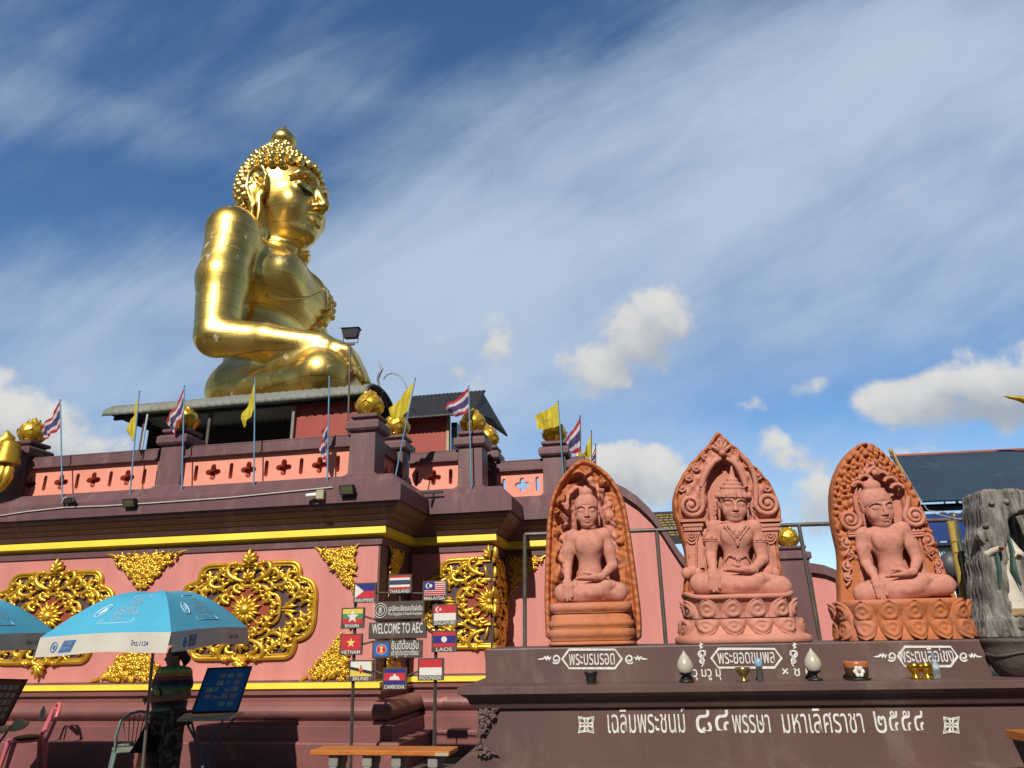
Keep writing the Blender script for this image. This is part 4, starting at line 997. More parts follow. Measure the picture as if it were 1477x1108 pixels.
mb = MB(); mb.tube([Pb + Vector((0, 0, -.5)), Pt], [.02, .016], 8); mb.build('pole', STEEL, lamp)
Ml = W.mat(*[0, 0, 0]); Ml = Matrix.Translation(W.pt(506, 480, vpole)) @ Matrix.Rotation(W.rot + .1, 4, 'Z') @ Matrix.Scale(.30, 4)
mb = MB(); mb.add([(-.52, -.2, .2), (.52, -.2, .2), (.40, -.12, -.36), (-.40, -.12, -.36), (-.5, .28, .22), (.5, .28, .22), (.36, .3, -.3), (-.36, .3, -.3)], [(0, 1, 2, 3)[::-1], (4, 5, 6, 7), (0, 4, 5, 1)[::-1], (3, 2, 6, 7)[::-1], (0, 3, 7, 4)[::-1], (1, 5, 6, 2)[::-1]])
mb.bx((-.56, -.24, .2), (.56, .3, .27)); mb.build('lamp_head', BLACK, lamp, Ml, bevel=.03)
mb = MB(); mb.tube([(-.44, .05, -.1), (-.44, .05, -.62), (.44, .05, -.62), (.44, .05, -.1)], .035, 6); mb.tube([(-.25, .05, -.72), (.25, .05, -.72)], .06, 6); mb.tube([(0, .05, -.62), (0, .05, -.8)], .06, 6); mb.build('bracket', STEEL, lamp, Ml)
sp = thing('spotlight', 'small white spotlight on a box fixed to the cornice, left of the corner floodlight', 'spotlight', Matrix.Translation(W.pt(460, 714, VA - .49)) @ Matrix.Rotation(W.rot, 4, 'Z'))
M = WM[sp.name]; mb = MB(); mb.bx((-.03, -.04, -.07), (.09, .06, .07)); mb.build('box', mat('cream_plastic', (.42, .38, .26), None, 4, .5), sp, M, bevel=.008)
mb = MB(); mb.tube([(-.03, -.02, 0), (-.16, -.05, -.01)], [.035, .028], 10); mb.ball((-.16, -.05, -.01), .03, 8, 6); mb.build('lamp_tube', mat('white_plastic', (.8, .8, .78), None, 4, .4), sp, M)
tg = thing('camera_bracket', 'dark tangle of brackets and wire at the foot of the leftmost flag pole', 'bracket', Matrix.Translation(W.pt(98, 724, VA - .46)) @ Matrix.Rotation(W.rot, 4, 'Z'))
M = WM[tg.name]; mb = MB(); mb.bx((-.02, -.06, -.03), (.11, .03, .04)); mb.tube([(-.1, 0, .02), (-.04, -.03, -.04), (.02, -.05, .05), (.1, -.02, .06)], .015, 6); mb.tube([(.12, -.03, .02), (.17, -.05, -.03)], .03, 8); mb.build('housing', BLACK, tg, M, bevel=.006)
mb = MB(); mb.tube([(-.08, -.02, -.02), (-.05, -.04, .05), (-.02, -.02, .07)], .02, 6); mb.build('clip', mat('grey_plastic', (.35, .35, .34), None, 4, .5), tg, M)
mb = MB(); P = []
for x, y in ((-60, 750), (0, 744), (40, 738), (95, 732), (150, 730), (200, 727), (260, 723), (330, 718), (400, 711), (450, 706), (480, 703)): P.append(W.pt(x, y, VA - .452))
mb.tube(P, .011, 6); tag(mb.build('cable', mat('pale_cable', (.55, .50, .45), None, 5, .6)), 'pale cable running along the cornice under the flags', 'cable')
br = thing('angle_bracket', 'dark iron bracket sticking out over the cornice step right of the corner', 'bracket', Matrix.Translation(W.pt(622, 712, VB - .47)) @ Matrix.Rotation(W.rot, 4, 'Z'))
M = WM[br.name]; mb = MB(); mb.bx((-.18, -.03, -.0), (.2, .02, .035)); mb.build('arm', BLACK, br, M); mb = MB(); mb.tube([(.05, -.01, 0), (-.0, .0, -.2)], .014, 6); mb.build('strut', BLACK, br, M)
mb = MB(); mb.X = Matrix.Identity(4); mb.tube([W.pt(204, 650, VA + 1.2), W.pt(213, 598, VA + 1.2)], .02, 8); tag(mb.build('pipe', mat('pale_blue_pipe', (.5, .58, .62), None, 4, .4)), 'pale pipe leaning beside the open end of the curved shed', 'pipe')
# golden guardian figure at the left edge, only its flank in view
gm = Matrix.Translation(W.pt(-12, 715, VA - .45)) @ Matrix.Rotation(W.rot, 4, 'Z')
gd = thing('golden_guardian_statue', 'gold guardian figure with ringed neck at the left end of the parapet', 'statue', gm)
mb = MB(); mb.lathe([(.14 + .22 * (1 - i / 11) * .3 + (.012 if i % 2 else 0), .52 + .035 * i) for i in range(12)], 18, c=(.14, 0, 0)); mb.build('ringed_neck', GOLD, gd, gm)
mb = MB(); P = [(-.1, 0, 0), (.18, -.02, .12), (.27, -.04, .28), (.26, -.03, .42), (.16, 0, .56)]
for o in (0, .07, .14): mb.tube([(x - o, y - o * .6, z) for x, y, z in P], [.03, .07, .085, .075, .05], 8)
mb.ball((-.05, .0, .3), (.26, .2, .32), 14, 10); mb.build('body', GOLD, gd, gm)
mb = MB(); mb.tube([(.02, -.05, .58), (.12, -.1, .64), (.24, -.08, .60)], [.03, .045, .02], 8); mb.tube([(0, 0, .9), (.1, -.02, 1.0), (.05, -.03, 1.1)], [.15, .1, .02], 8); mb.build('ornament', GOLD, gd, gm)
# ================================================================== the long altar
al = thing('long_altar', 'long dark brown altar block with white lettering carrying the three clay shrines', 'altar', A.mat(0, 6.3, 0))
vSh, vUp, vPn = 6.0, 6.38, 6.14
aL, aR = A.uz(689, 1040, vPn)[0], 4.6
zU = A.uz(1000, 930, vUp)[1]; zSb = A.uz(1000, 981, vUp)[1]
def az(y, v): return A.uz(1000, y, v)[1]
def aprof(u0, prof, nm, m, u1=aR, vb=7.6):                    # a moulding run: front, with a square return at the left end
    mb = MB(); V = []; F = []
    for (v, z) in prof:
        d = vPn - v
        V += [A.w(u1, v, z), A.w(u0 - d, v, z), A.w(u0 - d, vb, z)]
    for i in range(len(prof) - 1):
        for k in (0, 1): F.append((i * 3 + k, (i + 1) * 3 + k, (i + 1) * 3 + k + 1, i * 3 + k + 1))
    mb.add(V, F); return mb.build(nm, m, al)
zq = az(1097, vPn)
aprof(aL, [(vPn - .02, 0), (vPn - .20, 0.001), (vPn - .20, az(1112, vPn - .2)), (vPn - .17, az(1109, vPn - .17)), (vPn - .05, zq - .005), (vPn, zq)], 'base', BROWN)
aprof(aL, [(vPn, zq), (vPn, az(1020, vPn))], 'front_panel', BROWN)
aprof(aL, [(vPn, az(1020, vPn)), (vPn - .03, az(1019, vPn - .03)), (vPn - .05, az(1012.5, vPn - .05)), (vPn - .06, az(1011, vPn - .06)), (vPn - .06, az(1009, vPn - .06)), (vPn - .075, az(1004, vPn - .075)), (vPn - .12, az(999, vPn - .12)), (vPn - .14, az(998, vPn - .14)), (vPn - .14, az(988.5, vPn - .14)), (vPn - .13, az(987, vPn - .13)), (vUp + .1, zSb)], 'shelf', BROWN)
bl, br_ = A.uz(700, 960, vUp)[0], A.uz(1428, 955, vUp)[0]
mb = MB(); mb.X = A.mat(0, 0, 0); mb.bx((bl, vUp, zSb - .05), (br_, 7.7, zU)); mb.build('plinth_block', BROWN, al, bevel=.012, seg=2)
mb = MB(); mb.X = A.mat(0, 0, 0); mb.bx((bl + .02, 7.6, 0), (aR, 7.75, zSb - .1)); mb.build('rear_wall', BROWN, al)
# plaster foliage at the corners of the front panel
def aplace(x, y, v): 
    u, z = A.uz(x, y, v); return A.mat(u, v, z)
def corner_leaf(x, y, sz, seed):
    o = ornament('plaster_ornament', al, aplace(x, y, vPn - .004), [(0, 0), (.13, 0), (0, sz)], seed, 34 if abs(sz) > .12 else 12, size=.028); o.data.materials.clear(); o.data.materials.append(BROWN)
corner_leaf(694, 1024, -.17, 31); corner_leaf(691, 1087, .10, 32)
# ---- white lettering
def ribbon(mb, P, w, closed=False):
    P = [Vector((p[0], 0, p[1])) for p in P]; n = len(P); V = []
    for i, p in enumerate(P):
        a = P[(i - 1) % n] if closed or i else p; b = P[(i + 1) % n] if closed or i < n - 1 else p
        t = (b - a).normalized(); k = Vector((-t.z, 0, t.x)); ww = w * (.45 if not closed and i in (0, n - 1) else 1) / 2
        if closed or 0 < i < n - 1:
            c = max(.5, abs((P[i] - a).normalized().dot(t))) if (P[i] - a).length > 1e-6 else 1; ww /= c
        V += [p + k * ww, p - k * ww]
    m = n if closed else n - 1
    F = [(2 * i, 2 * i + 1, (2 * i + 3) % (2 * n), (2 * i + 2) % (2 * n)) for i in range(m)]
    for v in V: v.y = -.0025
    mb.add(V, F)
def px2(v, x0, y0): 
    u0, z0 = A.uz(x0, y0, v)
    def f(x, y):
        u, z = A.uz(x, y, v); return (u - u0, z - z0)
    return f
def swirl(mb, f, x, y, d, s=1.0):                             # tail, small loops and a curl
    P = [f(x + d * s * a, y + s * b) for a, b in ((26, .5), (19, 0), (16, -2.5), (14, .5), (12, -3), (9.5, .5), (7, -3))]
    ribbon(mb, P, .014)
    Q = []
    for i in range(26):
        t = i / 25; a = pi * .2 + t * 3.6 * pi * .75; r = 7.2 * s * (1 - .72 * t); Q.append(f(x + d * (-r * cos(a + pi) * .9) * 1 + d * 0, y + r * sin(a)))
    ribbon(mb, Q, .013)
HEX = []
def plaque(txt, x0, x1, y0, y1, tx0, tx1, tb, size, sl=None, sr=None):
    cx, cy = (x0 + x1) / 2, (y0 + y1) / 2; M = aplace(cx, cy, vUp - .003); f = px2(vUp - .003, cx, cy)
    mb = MB(); d = 10
    ribbon(mb, [f(x0, cy), f(x0 + d, y0), f(x1 - d, y0), f(x1, cy), f(x1 - d, y1), f(x0 + d, y1)], .015, True)
    if sl: swirl(mb, f, sl, cy, -1)
    if sr: swirl(mb, f, sr, cy, 1)
    mb.build('name_frame', WHITEP, al, M)
    w = f(tx1, tb)[0] - f(tx0, tb)[0]
    text_mesh(txt, size, WHITEP, al, aplace((tx0 + tx1) / 2, tb, vUp - .003), width=w, off=.0006)
plaque('พระบรมรอด', 811, 897, 937, 964, 821, 887, 959, .155, 802, 908)
plaque('พระยอดขุนพล', 1026, 1127, 936, 963, 1036, 1118, 957, .150)
plaque('พระตนลือโขง', 1295, 1381, 933, 961, 1298, 1377, 955, .145, 1286, 1390)
def letters(txt, x0, x1, yb, size, v=vPn - .003, off=0.0):
    w = A.uz(x1, yb, v)[0] - A.uz(x0, yb, v)[0]
    return text_mesh(txt, size, WHITEP, al, aplace((x0 + x1) / 2, yb, v), width=w, off=off)
letters('เฉลิมพระชนม์', 877, 990, 1057, .235); letters('๘๔', 1005, 1054, 1057, .27, off=0.0); letters('พรรษา', 1058, 1112, 1057, .225)
letters('มหาเลิศราชา', 1130, 1247, 1057, .235); letters('๒๕๕๔', 1264, 1336, 1057, .25, off=0.0)
def square_flower(x, y):
    f = px2(vPn - .003, x, y); mb = MB(); s = 10.5
    ribbon(mb, [f(x + a * s, y + b * s * 1.05) for a, b in ((-1, -1), (0, -.82), (1, -1), (.85, 0), (1, 1), (0, .82), (-1, 1), (-.85, 0))], .012, True)
    for a in range(4):
        g_ = pi / 4 + a * pi / 2; ribbon(mb, [f(x + (s * 1.22 * t * cos(g_) - w * s * sin(g_) * 1.0), y + (s * 1.22 * t * sin(g_) + w * s * cos(g_))) for t, w in ((.2, 0), (.5, .32), (.8, .28), (1.05, 0), (.8, -.28), (.5, -.32))], .011, True)
    ribbon(mb, [f(x + 2.6 * cos(t), y + 2.6 * sin(t)) for t in np.linspace(0, 2 * pi, 10)[:-1]], .012, True)
    mb.build('painted_flower', WHITEP, al, aplace(x, y, vPn - .003))
square_flower(845.5, 1045.5); square_flower(1372, 1046)
def yantra(x, d):
    f = px2(vUp - .003, x, 948); mb = MB()
    ribbon(mb, [f(x - d * 2 + (1.2 if i % 2 else -1.6), 927 + i * 2.2) for i in range(5)], .013)
    for cy, r, n in ((943, 6.5, 1.4), (953, 4.2, 1.2)):
        ribbon(mb, [f(x + d * r * (1 - .6 * t) * cos(2 * pi * n * t + 1.2), cy + r * .9 * (1 - .6 * t) * sin(2 * pi * n * t + 1.2)) for t in np.linspace(0, 1, 22)], .013)
    ribbon(mb, [f(x + d * 5, 938), f(x + d * 1, 948), f(x - d * 3, 952), f(x + d * 2, 957), f(x - d * 1, 962)], .012)
    mb.build('painted_sign', WHITEP, al, aplace(x, 948, vUp - .003))
yantra(1013, 1); yantra(1144, -1)
letters('วุ มวู มุ', 1000, 1040, 976, .10, vUp - .003, .001); letters('× ช ห', 1129, 1172, 975, .10, vUp - .003, .001)

# ================================================================== clay shrines
def shrine(name, label, x, yb, v0):
    M = aplace(x, yb, v0); M = Matrix.Translation((0, 0, zU + .001 - M.translation.z)) @ M
    return thing(name, label, 'shrine', M, 'clay shrines on the altar'), M, px2(v0, x, yb)
def slab(parent, M, out, rel, thick, m, zlo, zhi, NR=52, NP=260, tint=None, y0=0.0):
    P = smooth_loop(out, 2); L = [0]
    for i in range(len(P)): L.append(L[-1] + math.dist(P[i], P[(i + 1) % len(P)]))
    Q = []
    for k in range(NP):
        s = L[-1] * k / NP; i = max(j for j in range(len(P)) if L[j] <= s); t = (s - L[i]) / max(1e-9, L[i + 1] - L[i]); a, b = P[i], P[(i + 1) % len(P)]
        Q.append((a[0] + (b[0] - a[0]) * t, a[1] + (b[1] - a[1]) * t))
    Q = np.array(Q); cx = 0.0
    tg = np.stack([np.interp(Q[:, 1], [zlo, zhi], [CXLO, CXHI]), np.clip(Q[:, 1], zlo, zhi)], 1)
    t = (np.linspace(0, 1, NR + 1) ** 1.0)[:, None, None]; XZ = Q[None] * (1 - t) + tg[None] * t
    x, z = XZ[..., 0], XZ[..., 1]; T_ = np.broadcast_to(t[..., 0], x.shape)
    an = np.broadcast_to((np.arange(NP) / NP)[None], x.shape)
    h = rel(x, z, T_, an) * np.clip(T_ / .03, .0, 1) - .03 * (1 - np.clip(T_ / .03, 0, 1)) ** 2
    V = np.stack([x, y0 - h, z], -1).reshape(-1, 3)
    back = np.stack([Q[:, 0], np.full(NP, y0 + thick), Q[:, 1]], 1); mid = np.stack([Q[:, 0] * 1.01, np.full(NP, y0 + .04), Q[:, 1]], 1)
    n0 = len(V); V = np.concatenate([V, mid, back, [[np.mean(Q[:, 0]), y0 + thick, np.mean(Q[:, 1])]]])
    j = np.arange(NP); j2 = (j + 1) % NP; F = []
    for i in range(NR): F.append(np.stack([i * NP + j, i * NP + j2, (i + 1) * NP + j2, (i + 1) * NP + j], 1))
    F.append(np.stack([n0 + j, n0 + j2, j2, j], 1)); F.append(np.stack([n0 + NP + j, n0 + NP + j2, n0 + j2, n0 + j], 1))
    F = np.concatenate(F)
    a = np.concatenate([(tint(x, z, T_) if tint is not None else 1.0 - T_ * 3).reshape(-1), np.full(2 * NP + 1, .9)])
    area = np.sum(Q[:, 0] * np.roll(Q[:, 1], -1) - np.roll(Q[:, 0], -1) * Q[:, 1])
    if area < 0: F = F[:, ::-1]
    return np_mesh('backrest', V, F, m, parent, True, a, M)
CXLO = CXHI = 0.0
def ss_(x, a, b): t = np.clip((x - a) / (b - a), 0, 1); return t * t * (3 - 2 * t)
def volute(mb, cx, cz, r, turns, d, a0, w, y=0.0, n=34, tail=None):
    P = []
    if tail: P += [(q[0], y, q[1]) for q in tail]
    for i in range(n + 1):
        t = i / n; rr = r * (1 - .88 * t); a = a0 + d * 2 * pi * turns * t; P.append((cx + rr * cos(a), y - .012 * t, cz + rr * sin(a)))
    mb.tube(P, [w * (1 - .4 * i / len(P)) for i in range(len(P))], 7); mb.ball((cx, y - .012, cz), w * 1.25, 8, 6)
def lotus_row(mb, a, b, z0, z1, n, up=True, p=3.2, ry=0.0, flare=.03, ridge=.010):
    # petals along the front of a rounded base of half width a and half depth b
    th = np.linspace(-pi - .25, .25, 400); c, s = np.cos(th), np.sin(th)
    X = a * np.sign(c) * np.abs(c) ** (2 / p); Y = b * np.sign(s) * np.abs(s) ** (2 / p) + ry
    L = np.concatenate([[0], np.cumsum(np.hypot(np.diff(X), np.diff(Y)))]); w = L[-1] / n * .5
    for k in range(n):
        s0 = L[-1] * (k + .5) / n
        def fn(i, j):
            q = i * 2 - 1; t = j; wd = w * 1.03 * (1 - t ** 2.3) ** .55
            sl = np.clip(s0 + q * wd, 0, L[-1]); x = np.interp(sl, L, X); y = np.interp(sl, L, Y)
            tx = np.interp(sl + .01, L, X) - np.interp(sl - .01, L, X); ty = np.interp(sl + .01, L, Y) - np.interp(sl - .01, L, Y); l = math.hypot(tx, ty) + 1e-9
            nx, ny = ty / l, -tx / l
            d = math.hypot(q, (t - .42) / .58); bul = .034 * (1 - q * q) * (.4 + .6 * sin(pi * min(1, t * .9 + .1))) + ridge * cos(3.6 * pi * min(1, d)) * (1 if d < 1 else 0) + flare * t ** 3 + (.0 if abs(q) < .99 else -.02)
            return (x + nx * bul, y + ny * bul, z0 + (z1 - z0) * (t if up else 1 - t))
        mb.grid(fn, 14, 12)
def base_body(mb, prof, p=3.2, n=72):
    V = []; F = []
    for (a, b, z) in prof:
        for k in range(n):
            t = 2 * pi * k / n; c, s = cos(t), sin(t); V.append((a * math.copysign(abs(c) ** (2 / p), c), b * math.copysign(abs(s) ** (2 / p), s), z))
    for i in range(len(prof) - 1):
        for k in range(n): F.append((i * n + k, i * n + (k + 1) % n, (i + 1) * n + (k + 1) % n, (i + 1) * n + k))
    mb.add(V, F, 0, True); mb.add(V[-n:], [tuple(range(n))]); 
def attr_of(o, val):
    a = o.data.attributes.new('tint', 'FLOAT', 'POINT'); a.data.foreach_set('value', np.full(len(o.data.vertices), val, np.float32))
def figure(parent, M, J, m, h=.058, tint=None, hair='cap'):
    S = Sculpt((-4.6, -4.2, -.1), (4.6, 2.0, 10.3), h); H, R = seated(S, J)
    V, F = S.mesh(); np_mesh('body', V, F, m, parent, True, np.full(len(V), tint or 0.0), M)
    s = J['hs']
    if hair:
        c = J['hc']; S2 = Sculpt((c[0] - 1.6 * s, c[1] - 1.7 * s, c[2] - 1.5 * s), (c[0] + 1.6 * s, c[1] + 1.7 * s, c[2] + 2.4 * s), h * .8)
        hair_cap(S2, H, R, s); V, F = S2.mesh(); np_mesh('hair', V, F, m, parent, True, np.full(len(V), tint or 0.0), M)
    return H, R, s
JS = dict(JD); JS.update(sh=1.42, rC=1.22, rW=.90, bw=.68, lm=.72, legr=.72, neck=.52, elbR=(-1.82, -.1, 3.0), wrR=(-1.9, -1.95, 1.75), knR=(-1.9, -2.45, 1.25), tipR=(-1.86, -2.6, .2), elbL=(1.85, -.1, 2.85), wrL=(.92, -1.6, 1.95),
                         knR_=(-2.75, -1.5, .78), knL=(2.75, -1.4, .78), ankR=(.7, -2.35, .98), toeR=(1.75, -1.95, 1.25), ankL=(-.7, -2.1, .45), hc=(0, -.2, 7.2), hs=1.06, fr=.14)
# ---- left shrine: tall rounded slab of carved leaves
t1, M1, f1 = shrine('clay_shrine', 'left clay shrine, tall rounded slab with jagged leaf carving round a slim seated Buddha', 853, 928, 6.78)
def ZP(f, x0, y0, s, x, y): return f(x0 + x / s, y0 + y / s)
o1 = [ZP(f1, 700, 580, 3.0775, *q) for q in ((272, 1078), (264, 950), (262, 830), (268, 640), (276, 480), (300, 385), (350, 300), (410, 246), (440, 240), (490, 262), (540, 298), (582, 350), (617, 425), (642, 560), (662, 700), (682, 850), (694, 960), (690, 1078))]
hz1 = ZP(f1, 700, 580, 3.0775, 450, 470)[1]; hx1 = ZP(f1, 700, 580, 3.0775, 450, 470)[0]
def rel1(x, z, t, an):
    a = np.arctan2(z - hz1 + .12, (x - hx1)); 
    rim = .055 * (1 - ss_(t, .08, .15)); zone = ss_(t, .15, .17) * (1 - ss_(t, .50, .60))
    ph = a * 9.0 + 2.0 * np.sin(a * 4.3 + 1) + 1.6 * np.sin(t * 9 + a * 2); saw = (ph / (2 * pi)) % 1.0; leaf = ss_(saw, .0, .08) * (1 - ss_(saw, .58, .66)) * (.75 + .25 * np.sin(a * 5.3)) * (1 - .8 * np.exp(-((t - .33 - .06 * np.sin(a * 17)) / .018) ** 2))
    vein = .012 * np.cos((saw - .4) * 38) * leaf
    up = ss_(z, .35, .6)
    right = 1 - .62 * ss_(x - hx1, .05, .2) * (1 - ss_(z - hz1, .10, .3))
    h = -.05 + rim * 1.3 + zone * up * right * (.13 * leaf + vein) - .03 * ss_(t, .52, .66) + .01 * np.sin(x * 40 + 3 * np.sin(z * 23)) * np.sin(z * 37)
    return h
CXLO, CXHI = hx1 * .6, hx1
slab(t1, M1, o1, rel1, .20, TERRA, .3, hz1, tint=lambda x, z, t: 1.1 - 2.2 * ss_(t, .2, .62), NR=64, NP=360)
sc1 = (ZP(f1, 700, 580, 3.0775, 450, 350)[1] - ZP(f1, 700, 580, 3.0775, 450, 885)[1]) / 9.2
zs1 = ZP(f1, 700, 580, 3.0775, 460, 885)[1]; xs1 = ZP(f1, 700, 580, 3.0775, 458, 885)[0]
J1 = dict(JS); J1.update(hs=.94, hc=(0, -.2, 7.3), sh=1.30, knR_=(-2.15, -1.5, .78), knL=(2.15, -1.4, .78), wrR=(-1.8, -1.95, 1.75), knR=(-1.8, -2.45, 1.25), tipR=(-1.76, -2.6, .2))
Mf = M1 @ Matrix.Translation((xs1 + .03, -.05, zs1)) @ Matrix.Diagonal((sc1 * .93, sc1 * .70, sc1 * .95, 1))
fg1 = node('seated_figure', Mf, t1); figure(fg1, Mf, J1, TERRA2)
mb = MB(); bw1 = (ZP(f1, 700, 580, 3.0775, 655, 980)[0] - ZP(f1, 700, 580, 3.0775, 292, 980)[0]) / 2; cx1 = (ZP(f1, 700, 580, 3.0775, 655, 980)[0] + ZP(f1, 700, 580, 3.0775, 292, 980)[0]) / 2
def z1_(y): return ZP(f1, 700, 580, 3.0775, 470, y)[1]
mb.X = Matrix.Translation((cx1, .05, 0))
base_body(mb, [(bw1 * 1.02, .36, 0.002), (bw1 * 1.06, .40, z1_(1062)), (bw1 * 1.02, .38, z1_(1050)), (bw1 * .98, .37, z1_(1046)), (bw1 * 1.04, .42, z1_(1030)), (bw1 * 1.03, .42, z1_(1000)), (bw1 * .98, .38, z1_(994)), (bw1 * 1.03, .41, z1_(986)), (bw1 * 1.02, .41, z1_(964)), (bw1 * .96, .36, z1_(958)),
               (bw1 * .97, .365, z1_(934)), (bw1 * .94, .34, z1_(929)), (bw1 * 1.0, .39, z1_(922)), (bw1 * 1.0, .39, z1_(892)), (bw1 * .97, .36, z1_(884)), (bw1 * .3, .2, z1_(882))], p=6)
o = mb.build('stepped_base', TERRA, t1, M1); attr_of(o, .55)
# ---- middle shrine: pointed arch with volutes, crowned figure, double lotus base
t2, M2, f2 = shrine('clay_shrine', 'middle clay shrine, pointed scrolled arch round a crowned and jewelled Buddha', 1072, 930, 6.80)
def q2(x, y): return ZP(f2, 960, 620, 3.462, x, y)
o2 = [q2(*q) for q in ((92, 850), (100, 760), (108, 700), (104, 620), (88, 560), (62, 480), (42, 410), (38, 350), (55, 290), (72, 262), (88, 225), (112, 195), (128, 165), (160, 140), (176, 112), (208, 88), (225, 62), (246, 30), (264, 8), (282, 30), (305, 48), (332, 78), (362, 92), (384, 125), (418, 148), (436, 180), (470, 200), (490, 235), (522, 262), (540, 300), (568, 358), (582, 420), (574, 480), (566, 560), (572, 640), (582, 700), (600, 760), (620, 850))]
ax2, az2 = q2(305, 330)
def rel2(x, z, t, an):
    zt = q2(300, 150)[1]; w = q2(400, 400)[0] - q2(300, 400)[0]
    k = np.where(z < az2, np.abs(x - ax2) / w, np.sqrt(np.abs((x - ax2) / w) ** 2 + np.clip((z - az2) / (zt - az2), 0, 9) ** 1.6))
    niche = 1 - ss_(k, .92, 1.02); band = (1 - ss_(np.abs(k - 1.18), .10, .15))
    h = -.01 + .012 * np.cos(x * 55) * np.sin(z * 48) * (1 - niche) - .06 * niche + .045 * band * (z > az2 - .1)
    return h + .03 * (1 - ss_(t, .05, .1))
CXLO, CXHI = q2(320, 600)[0], ax2
bk2 = slab(t2, M2, o2, rel2, .16, TERRA, .4, az2, tint=lambda x, z, t: .85 - 1.6 * ss_(t, .05, .45), NR=64, NP=360)
mb = MB()
for (x, y, r) in ((85, 300, 22), (118, 245, 22), (155, 198, 22), (200, 142, 20), (235, 95, 18), (272, 62, 20), (345, 128, 20), (402, 178, 23), (458, 238, 24), (505, 298, 24), (98, 345, 16), (525, 350, 18)):
    c = q2(x, y); rr = r / 3.462 * .0068; d = 1 if x < 270 else -1
    volute(mb, c[0], c[1], rr, 1.6, d, pi / 2 if x < 270 else pi / 2, rr * .26, -.005); mb.ball((c[0], -.0, c[1]), (rr * .75, .02, rr * .75), 10, 6)
for d, (x, y) in ((1, (128, 388)), (-1, (505, 378))):
    c = q2(x, y); rr = 54 / 3.462 * .0068
    tail = [q2(x + d * a, y + b) for a, b in ((135, -245), (95, -205), (70, -160), (58, -110), (56, -60), (56, -25))]
    volute(mb, c[0], c[1], rr, 2.0, -d, 0 if d == 1 else pi, rr * .24, -.03, 40, tail)
    volute(mb, c[0], c[1], rr * 1.25, .8, -d, -.3 if d == 1 else pi + .3, rr * .16, -.0, 20)
for d, x0, xc in ((1, 128, 135), (-1, 515, 515)):               # column with capital
    for (y, hw_, dep) in ((455, 62, .055), (478, 50, .045), (498, 44, .05), (515, 36, .035)):
        a, b = q2(xc - hw_, y + 18), q2(xc + hw_, y); mb.bx((a[0], -dep, a[1]), (b[0], .03, b[1]))
    a, b = q2(xc - 34 + 10 * d, 700), q2(xc + 30 + 10 * d, 520); mb.bx((a[0], -.022, a[1]), (b[0], .03, b[1]))
    for i in range(13):
        c = q2(xc + 12 * d + 6, 560 + i * 11); mb.ball((c[0], -.028, c[1]), .012, 6, 4)
    for r_, hh in ((34, 60), (24, 42), (14, 26)):
        mb.tube([(lambda p: (p[0], -.03, p[1]))(q2(xc - 6 * d + r_ * cos(t), 520 + hh * abs(sin(t)))) for t in np.linspace(0, pi, 9)], .008, 6)
    for i, (dx, y) in enumerate(((-30, 715), (0, 705), (24, 716))):
        c = q2(xc + dx * d, y); mb.ball((c[0], -.02, c[1] - .02), (.05, .04, .055), 10, 6)
for q in ((210, 190, 1), (365, 190, -1)):                        # arch brackets over the head
    P = [q2(q[0] + q[2] * a, q[1] + b) for a, b in ((-34, 108), (-22, 62), (0, 15), (30, -20), (64, -36))]
    mb.tube([(p[0], -.035, p[1]) for p in P], [.025, .032, .034, .03, .02], 8)
c = q2(280, 130)
for a_ in (-.9, -.45, 0, .45, .9): leafp(mb, c[0], c[1], pi / 2 + a_, .13, .03, -.03)
mb.ball((c[0], -.05, c[1]), .035, 10, 6)
o = mb.build('carved_scrollwork', TERRA, bk2, M2); attr_of(o, .1)
sc2 = (q2(300, 165)[1] - q2(300, 842)[1]) / 10.6
J2 = dict(JS); J2.update(hs=.98, hc=(0, -.2, 7.05), knR_=(-2.75, -1.5, .78), knL=(2.75, -1.4, .78), legr=.76)
xs2, zs2 = q2(364, 842); Mf = M2 @ Matrix.Translation((xs2, -.03, zs2)) @ Matrix.Rotation(.06, 4, 'Y') @ Matrix.Diagonal((sc2 * 1.06, sc2 * .70, sc2, 1))
fg2 = node('seated_figure', Mf, t2); H, R, s = figure(fg2, Mf, J2, TERRA2)
mb = MB(); XH = Matrix.Translation(H(0, .1, 0)) @ R.to_4x4()     # tiered crown
mb.lathe([(q * s, z * s) for q, z in ((1.16, .50), (1.22, .56), (1.20, .78), (1.12, .82), (1.02, .95), (.95, 1.2), (.92, 1.28), (.98, 1.32), (.96, 1.42), (.70, 1.46), (.66, 1.6), (.70, 1.64), (.66, 1.74), (.46, 1.78), (.42, 1.95), (.45, 1.99), (.38, 2.1), (.24, 2.2), (.16, 2.6), (.05, 3.1), (0, 3.15))], 22, X=XH)
for k in range(15):
    a = -pi / 2 + (k - 7) * .34; x, y = 1.2 * cos(a), 1.24 * sin(a) + .1
    hgt = .62 if k == 7 else (.42 if k % 2 else .32)
    mb.tube([H(x, y, .62), H(x * 1.05, y * 1.05, .62 + hgt * .5), H(x * 1.02, y * 1.02, .62 + hgt)], [.20 * s, .17 * s, .03 * s], 7)
    mb.ball(H(x * 1.05, y * 1.06, .66), .10 * s, 7, 5); mb.ball(H(x * 1.05, y * 1.06, .50), .06 * s, 6, 4)
for m in (-1, 1):
    mb.tube([H(m * 1.15, -.05, .45), H(m * 1.35, -.05, .1), H(m * 1.3, 0, -.3), H(m * 1.45, .05, -.8), H(m * 1.3, .0, -1.5)], [.1 * s, .16 * s, .12 * s, .14 * s, .05 * s], 7)
    for i in range(5): mb.ball(H(m * (1.38 + .05 * (i % 2)), -.05, .2 - i * .35), .11 * s, 7, 5)
o = mb.build('crown', TERRA2, fg2, Mf)
